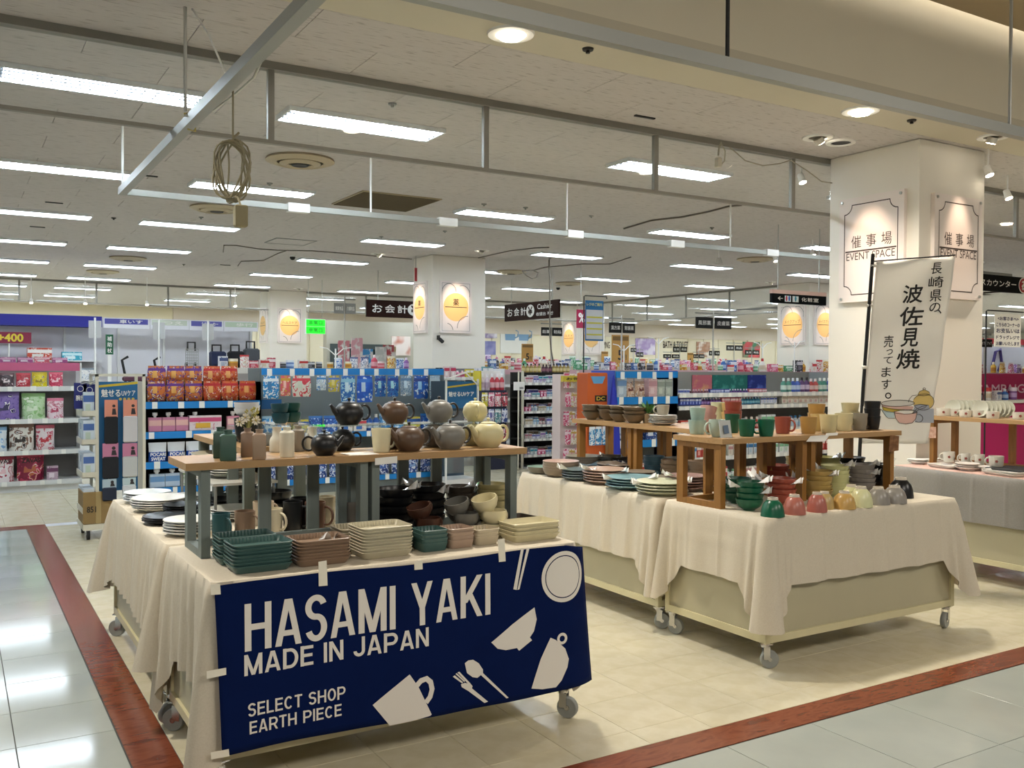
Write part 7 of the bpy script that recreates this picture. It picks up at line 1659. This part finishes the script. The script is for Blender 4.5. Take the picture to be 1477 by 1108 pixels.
t = thing('cosmetics_counter','magenta cosmetics counter beyond the front pillar','counter',(10.9,7.4,0)); MB().chamfer(0,0,0,3.2,.6,1.02,.02).build('body', mat('#c2266c',.5), t); MB().box(-.03,-.03,1.02,3.23,.63,1.06).build('worktop', WHITE, t); MB().box(.9,.2,1.06,2.6,.5,1.42).build('brand_panel', mat('#b01c58',.5), t); mb = MB(); letters(mb,'CAMPAIGN',(1.0,.19,1.15),ux,uz,1.4,.12,0,.02); mb.build('lettering', mat('#e8c0d0',.5), t)
for i in range(9): good(('carton','bottle','tub')[i%3],11.05+.2*i,7.45,1.061,.1,.13+.02*(i%3),.08,TC[(i*4)%9],'%s cosmetic %s on the magenta counter, %s from left' % (TW[(i*4)%9],('box','bottle','jar')[i%3],ORD[i]),'cosmetics on the magenta counter')
t = thing('white_advert_wall','white lit advertising panel behind the magenta counter','panel',(15.6,10.2,0)); MB().box(0,0,0,3.0,.15,2.0).build('panel', mat('#dcd9e2',.5), t); MB().box(.02,-.01,1.30,2.98,0,1.36).build('violet_band', mat('#8a4a9a',.5), t); MB().box(0,-.02,1.95,3.0,0,2.05).build('top_rail', mat('#c83a44',.5), t)
b = MB(); b.tube([(.9,-.01,1.5),(1.0,-.01,1.8),(1.15,-.01,1.85),(1.2,-.01,1.6),(1.1,-.01,1.45)],.03,6); b.build('printed_loop', mat('#4a3a7a',.5), t)
far_row('shelf unit of cosmetics right of front pillar',13.9,16.5,9.2,1.42,12,'unit right of front pillar',31,'#e4b8c0')
aisle(1413,1431,489,501,8.0,('メイク','アップ'),'small dark make-up aisle sign beside the payment notice','#1c1a1c',True)
# people at the registers, seen over the shelves
def person(x, y, z, yaw, top, label):
    """standing staff member: one continuous skinned body"""
    t = thing('person', label, 'person', (x,y,z), yaw)
    V = [(0,0,.95),(0,0,1.12),(0,0,1.30),(0,-.01,1.42),(0,-.01,1.50),(0,-.025,1.58),(0,-.02,1.66),(.17,0,1.38),(.21,.0,1.13),(.19,-.14,.98),(-.17,0,1.38),(-.21,.0,1.13),(-.19,-.14,.98),(.09,0,.88),(.1,0,.5),(.1,.02,.08),(.1,-.1,.04),(-.09,0,.88),(-.1,0,.5),(-.1,.02,.08),(-.1,-.1,.04)]
    Ed = [(0,1),(1,2),(2,3),(3,4),(4,5),(5,6),(3,7),(7,8),(8,9),(3,10),(10,11),(11,12),(0,13),(13,14),(14,15),(15,16),(0,17),(17,18),(18,19),(19,20)]
    Rd = [(.14,.10),(.13,.1),(.15,.11),(.07,.06),(.05,.05),(.075,.09),(.065,.08),(.055,.055),(.042,.042),(.032,.032),(.055,.055),(.042,.042),(.032,.032),(.085,.085),(.06,.06),(.04,.045),(.035,.03),(.085,.085),(.06,.06),(.04,.045),(.035,.03)]
    me = bpy.data.meshes.new('body'); me.from_pydata(V,Ed,[]);     skin = ramp_mat('clothes_and_skin', [(0,top),(.73,top),(.735,'#d3a184'),(1,'#d3a184')], .7)
    nt = skin.node_tree; sp = nt.nodes.new('ShaderNodeSeparateXYZ'); ma = nt.nodes.new('ShaderNodeMath'); ma.operation = 'MULTIPLY'; ma.inputs[1].default_value = .5
    tc = [n for n in nt.nodes if n.type == 'TEX_COORD'][0]; rp = [n for n in nt.nodes if n.type == 'VALTORGB'][0]
    nt.links.new(tc.outputs['Object'], sp.inputs[0]); nt.links.new(sp.outputs['Z'], ma.inputs[0]); nt.links.new(ma.outputs[0], rp.inputs['Fac'])
    o = put('body', me, t); o.data.materials.append(skin); o.modifiers.new('skin','SKIN').use_smooth_shade = True; sk = o.data.skin_vertices[0]
    for i,r in enumerate(Rd): sk.data[i].radius = r
    sk.data[0].use_root = True; o.modifiers.new('sub','SUBSURF').levels = 1
    b = MB(); b.lathe([(0,.105),(.05,.1),(.088,.06),(.1,0),(.092,-.06)],16,c=(0,0,1.63)); b.v = [(x,y+.02,z) for x,y,z in b.v if True]; b.build('hair', mat('#1a1516',.5), t, smooth=60)
    for s_ in (-1,1): b = MB(); b.lathe([(0,.008),(.008,0),(0,-.008)],8,c=(.03*s_,-.112,1.605)); b.build('eye', DARK, t)
    b = MB(); b.cyl((0,-.10,1.60),(0,-.13,1.575),.008,6,0,.013); b.build('nose', mat('#c89478',.6), t); MB().cbox((0,-.11,1.54),(.04,.012,.008)).build('mouth', mat('#a85a50',.6), t)
    for s_ in (-1,1): b = MB(); b.lathe([(0,.025),(.012,0),(0,-.025)],8,c=(.085*s_,-.02,1.59)); b.build('ear', mat('#c89478',.6), t)
    for s_ in (-1,1):
        b = MB(); hx, hy, hz = .19*s_, -.15, .965; b.chamfer(hx-.035,hy-.07,hz-.015,hx+.035,hy+.01,hz+.015,.008)
        for k in range(4): b.tube([(hx-.026+.0175*k,hy-.065,hz),(hx-.028+.0185*k,hy-.10-.01*(k in (1,2)),hz-.008),(hx-.028+.0185*k,hy-.125-.012*(k in (1,2)),hz-.028)],.008,6)
        b.tube([(hx-.03*s_,hy-.02,hz),(hx-.055*s_,hy-.05,hz-.008),(hx-.05*s_,hy-.078,hz-.016)],.009,6); b.build('hand', mat('#d3a184',.6), t, smooth=60)
    return t
p = at_y(690,520,17.4); person(p.x,17.4,0,-.5,'#2a2c38','dark haired person facing left by the middle pillar')
p = at_y(1095,533,20.0); person(p.x,20.0,0,.2,'#3a3a44','dark haired person bending over far right shelves').location.z = -.1
# ------------------------------------------------------------------ hand-lettered upright flag
d6 = 6.35/FOC
def atd(px, py): return CAM+_ray(px,py)*d6
t = thing('upright_flag','white upright cloth flag with brush lettering and pottery drawing','flag',(0,0,0))
A, B_2 = atd(1259,377), atd(1378,368); ux2 = Vector((B_2.x-A.x,B_2.y-A.y,0)).normalized(); nf = Vector((ux2.y,-ux2.x,0)); 
PB = atd(1232,800)
b = MB(); b.tube([A+Vector((0,0,.05)),atd(1245,560),PB],.012,8); b.tube([A,B_2],.005,6); b.build('pole', BLACK, t)
b = MB(); b.cyl(PB-Vector((0,0,PB.z-.10)),PB,.02,8); b.build('pole_foot', DARK, t); q = PB-Vector((0,0,PB.z)); b = MB(); b.chamfer(q.x-.2,q.y-.2,0,q.x+.2,q.y+.2,.10,.02); b.build('water_base', mat('#d8d8d4',.5), t)
v, f = [], []; nx, nz = 24, 40
FCL = bpy.data.materials.new('thin_white_cloth'); FCL.use_nodes = True; nt = FCL.node_tree; pb = nt.nodes['Principled BSDF']; pb.inputs['Base Color'].default_value = lin('#f0ede6'); pb.inputs['Roughness'].default_value = .85
tl = nt.nodes.new('ShaderNodeBsdfTranslucent'); tl.inputs[0].default_value = lin('#f4f1ea'); mx = nt.nodes.new('ShaderNodeMixShader'); mx.inputs[0].default_value = .35
nt.links.new(pb.outputs[0], mx.inputs[1]); nt.links.new(tl.outputs[0], mx.inputs[2]); nt.links.new(mx.outputs[0], nt.nodes['Material Output'].inputs[0])
def flagpt(s_, w_):
    l = atd(1264+(1239-1264)*w_, 378+(640-378)*w_); r_ = atd(1378+(1338-1378)*min(1,w_*1.0), 370+(640-370)*w_)
    p = l.lerp(r_, s_); return p+nf*(.012*math.sin(s_*7+w_*3)*(.3+w_)+.006*math.sin(w_*16+s_*5))
for j in range(nz+1):
    for i in range(nx+1): v.append(flagpt(i/nx,j/nz))
for j in range(nz):
    for i in range(nx): a_ = j*(nx+1)+i; f.append((a_,a_+nx+1,a_+nx+2,a_+1))
b = MB(); b.add(v,f); o = b.build('flag_cloth', FCL, t, smooth=70); sd = o.modifiers.new('thick','SOLIDIFY'); sd.thickness = .001; sd.offset = 1
b = MB()
for w_ in (.24,.58,.86,.02): 
    p = flagpt(0,w_); b.tube([p,p-ux2*.035],.012,6)
b.build('loop', mat('#d8d5cc',.8), t); t.children[-1]['kind'] = 'stuff'
def inv(px, py):
    """flag coordinates of a pixel"""
    w_ = (py-374)/266; w_ = min(max(w_,0),1); l, r_ = 1264+(1239-1264)*w_, 1378+(1338-1378)*w_; return ((px-l)/(r_-l), w_)
def on_flag(px, py, off=.003): s_, w_ = inv(px,py); return flagpt(s_,w_)+nf*off
INKB = mat('#15120f',.7)
def flag_char(mb, ch, x0, y0, x1, y1, bold=.012, sl=0):
    uv, fs, asp = glyphs(ch, bold, 1, 3); [mb.add([on_flag(x0+(x1-x0)*u__+sl*(v__-.5)+a_*(y1-y0), y1+(y0-y1)*v__+c_*(y1-y0), .003+.0003*q) for u__,v__ in uv], fs) for q,(a_,c_) in enumerate(((0,0),(-bold,0),(bold,0),(0,-bold),(0,bold)))]
mb = MB()
for ch,x0,y0,x1,y1 in (('長',1344,381,1359,397),('崎',1340,401,1360,417),('県',1341,420,1357,437),('の',1340,439,1355,452)): flag_char(mb,ch,x0,y0,x1,y1,.008,2)
flag_char(mb,'、',1352,449,1357,455,.008); flag_char(mb,'。',1277,566,1286,575,.008)
for ch,x0,y0,x1,y1 in (('波',1303,411,1331,437),('佐',1298,443,1331,470),('見',1301,474,1325,500),('焼',1295,504,1326,532)): flag_char(mb,ch,x0,y0,x1,y1,.018,3)
for ch,x0,y0,x1,y1 in (('売',1274,483,1288,500),('っ',1278,503,1288,511),('て',1274,514,1288,524),('ま',1272,529,1286,543),('す',1272,547,1286,561)): flag_char(mb,ch,x0,y0,x1,y1,.006,1)
mb.build('lettering', INKB, t)
def fshape(pts, m, nm, off=.0025):
    bm = bmesh.new(); bm.faces.new([bm.verts.new((x,y,0)) for x,y in pts]); xs = [q[0] for q in pts]; ys = [q[1] for q in pts]
    for ax_, lo, hi in ((0,min(xs),max(xs)),(1,min(ys),max(ys))):       # cut into small cells so that the print follows the cloth
        for q in range(1,9):
            co = [0,0,0]; co[ax_] = lo+(hi-lo)*q/9; no = [0,0,0]; no[ax_] = 1
            bmesh.ops.bisect_plane(bm, geom=bm.verts[:]+bm.edges[:]+bm.faces[:], plane_co=co, plane_no=no)
    bm.verts.index_update(); b = MB(); b.add([on_flag(1240+v_.co.x*.1263,540+v_.co.y*.1263,off) for v_ in bm.verts], [tuple(v_.index for v_ in fc.verts) for fc in bm.faces]); bm.free(); return b.build(nm, m, t)
def fline(pts, nm='ink_line', w_=4.5, off=.006):
    b = MB(); b.tube([on_flag(1240+x*.1263,540+y*.1263,off) for x,y in pts],w_*.1263*scale_at(A)*.62,5); return b.build(nm, mat('#4a4038',.7), t)
def ell(cx,cy,rx_,ry_,a0=0,a1=360,n=18): return [(cx+rx_*math.cos(math.radians(a0+(a1-a0)*i/n)),cy+ry_*math.sin(math.radians(a0+(a1-a0)*i/n))) for i in range(n+1)]
YF, PKF, BLF, GRF = mat('#d9bd72',.8), mat('#dbb4a8',.8), mat('#b9cdd0',.8), mat('#a9aeb8',.8)
fshape(ell(724,320,124,92)[:-1],YF,'drawn_teapot',.0014); fline(ell(724,320,124,92,-30,150)); fline(ell(724,320,124,92,-160,-20)); fshape([(650,240),(670,200),(724,180),(780,205),(800,240)],YF,'drawn_lid',.0018); fline([(650,240),(670,200),(724,180),(780,205),(800,240),(724,250),(650,240)]); fline(ell(722,172,15,12)); fline([(640,240),(590,245),(555,290),(548,320)])
fshape([(760,400),(850,400),(850,560),(620,550),(640,440)],GRF,'drawn_jug',.0016)
fshape([(245,400),(310,490),(400,500),(400,420)],BLF,'drawn_blue_bowl',.0016); fline([(245,395),(262,420),(310,485),(330,500),(405,502)])
fshape([(255,360),(270,410),(400,432),(600,380)],mat('#cdb44a',.8),'drawn_yellow_bowl',.002); fline([(255,360),(270,405),(320,425),(395,432)])
fshape([(245,325),(268,368),(400,395),(590,408),(610,372)],PKF,'drawn_pink_bowl',.0022); fline([(245,330),(262,365),(330,390),(480,405),(605,408)])
fshape(ell(430,330,185,36)[:-1],mat('#d6d2ca',.8),'drawn_rim',.0026); fline(ell(430,330,185,36))
fshape([(620,350),(680,345),(790,360),(800,420),(700,460),(600,450)],GRF,'drawn_spoon_rest',.0023); fline([(610,360),(680,345),(780,358)]); fline([(588,450),(640,400),(700,370),(760,365),(740,385),(670,405),(610,440),(588,450)])
fshape([(395,420),(410,500),(450,555),(520,568),(590,555),(630,510),(645,440),(520,455)],PKF,'drawn_pink_cup',.003); fline([(395,420),(410,500),(450,555),(520,568),(590,555),(630,510),(648,430)],'ink_line',5,.005); fline(ell(520,432,125,22),'ink_line',4.5,.005); fline(ell(665,505,48,44,-110,140),'ink_line',4.5,.005)
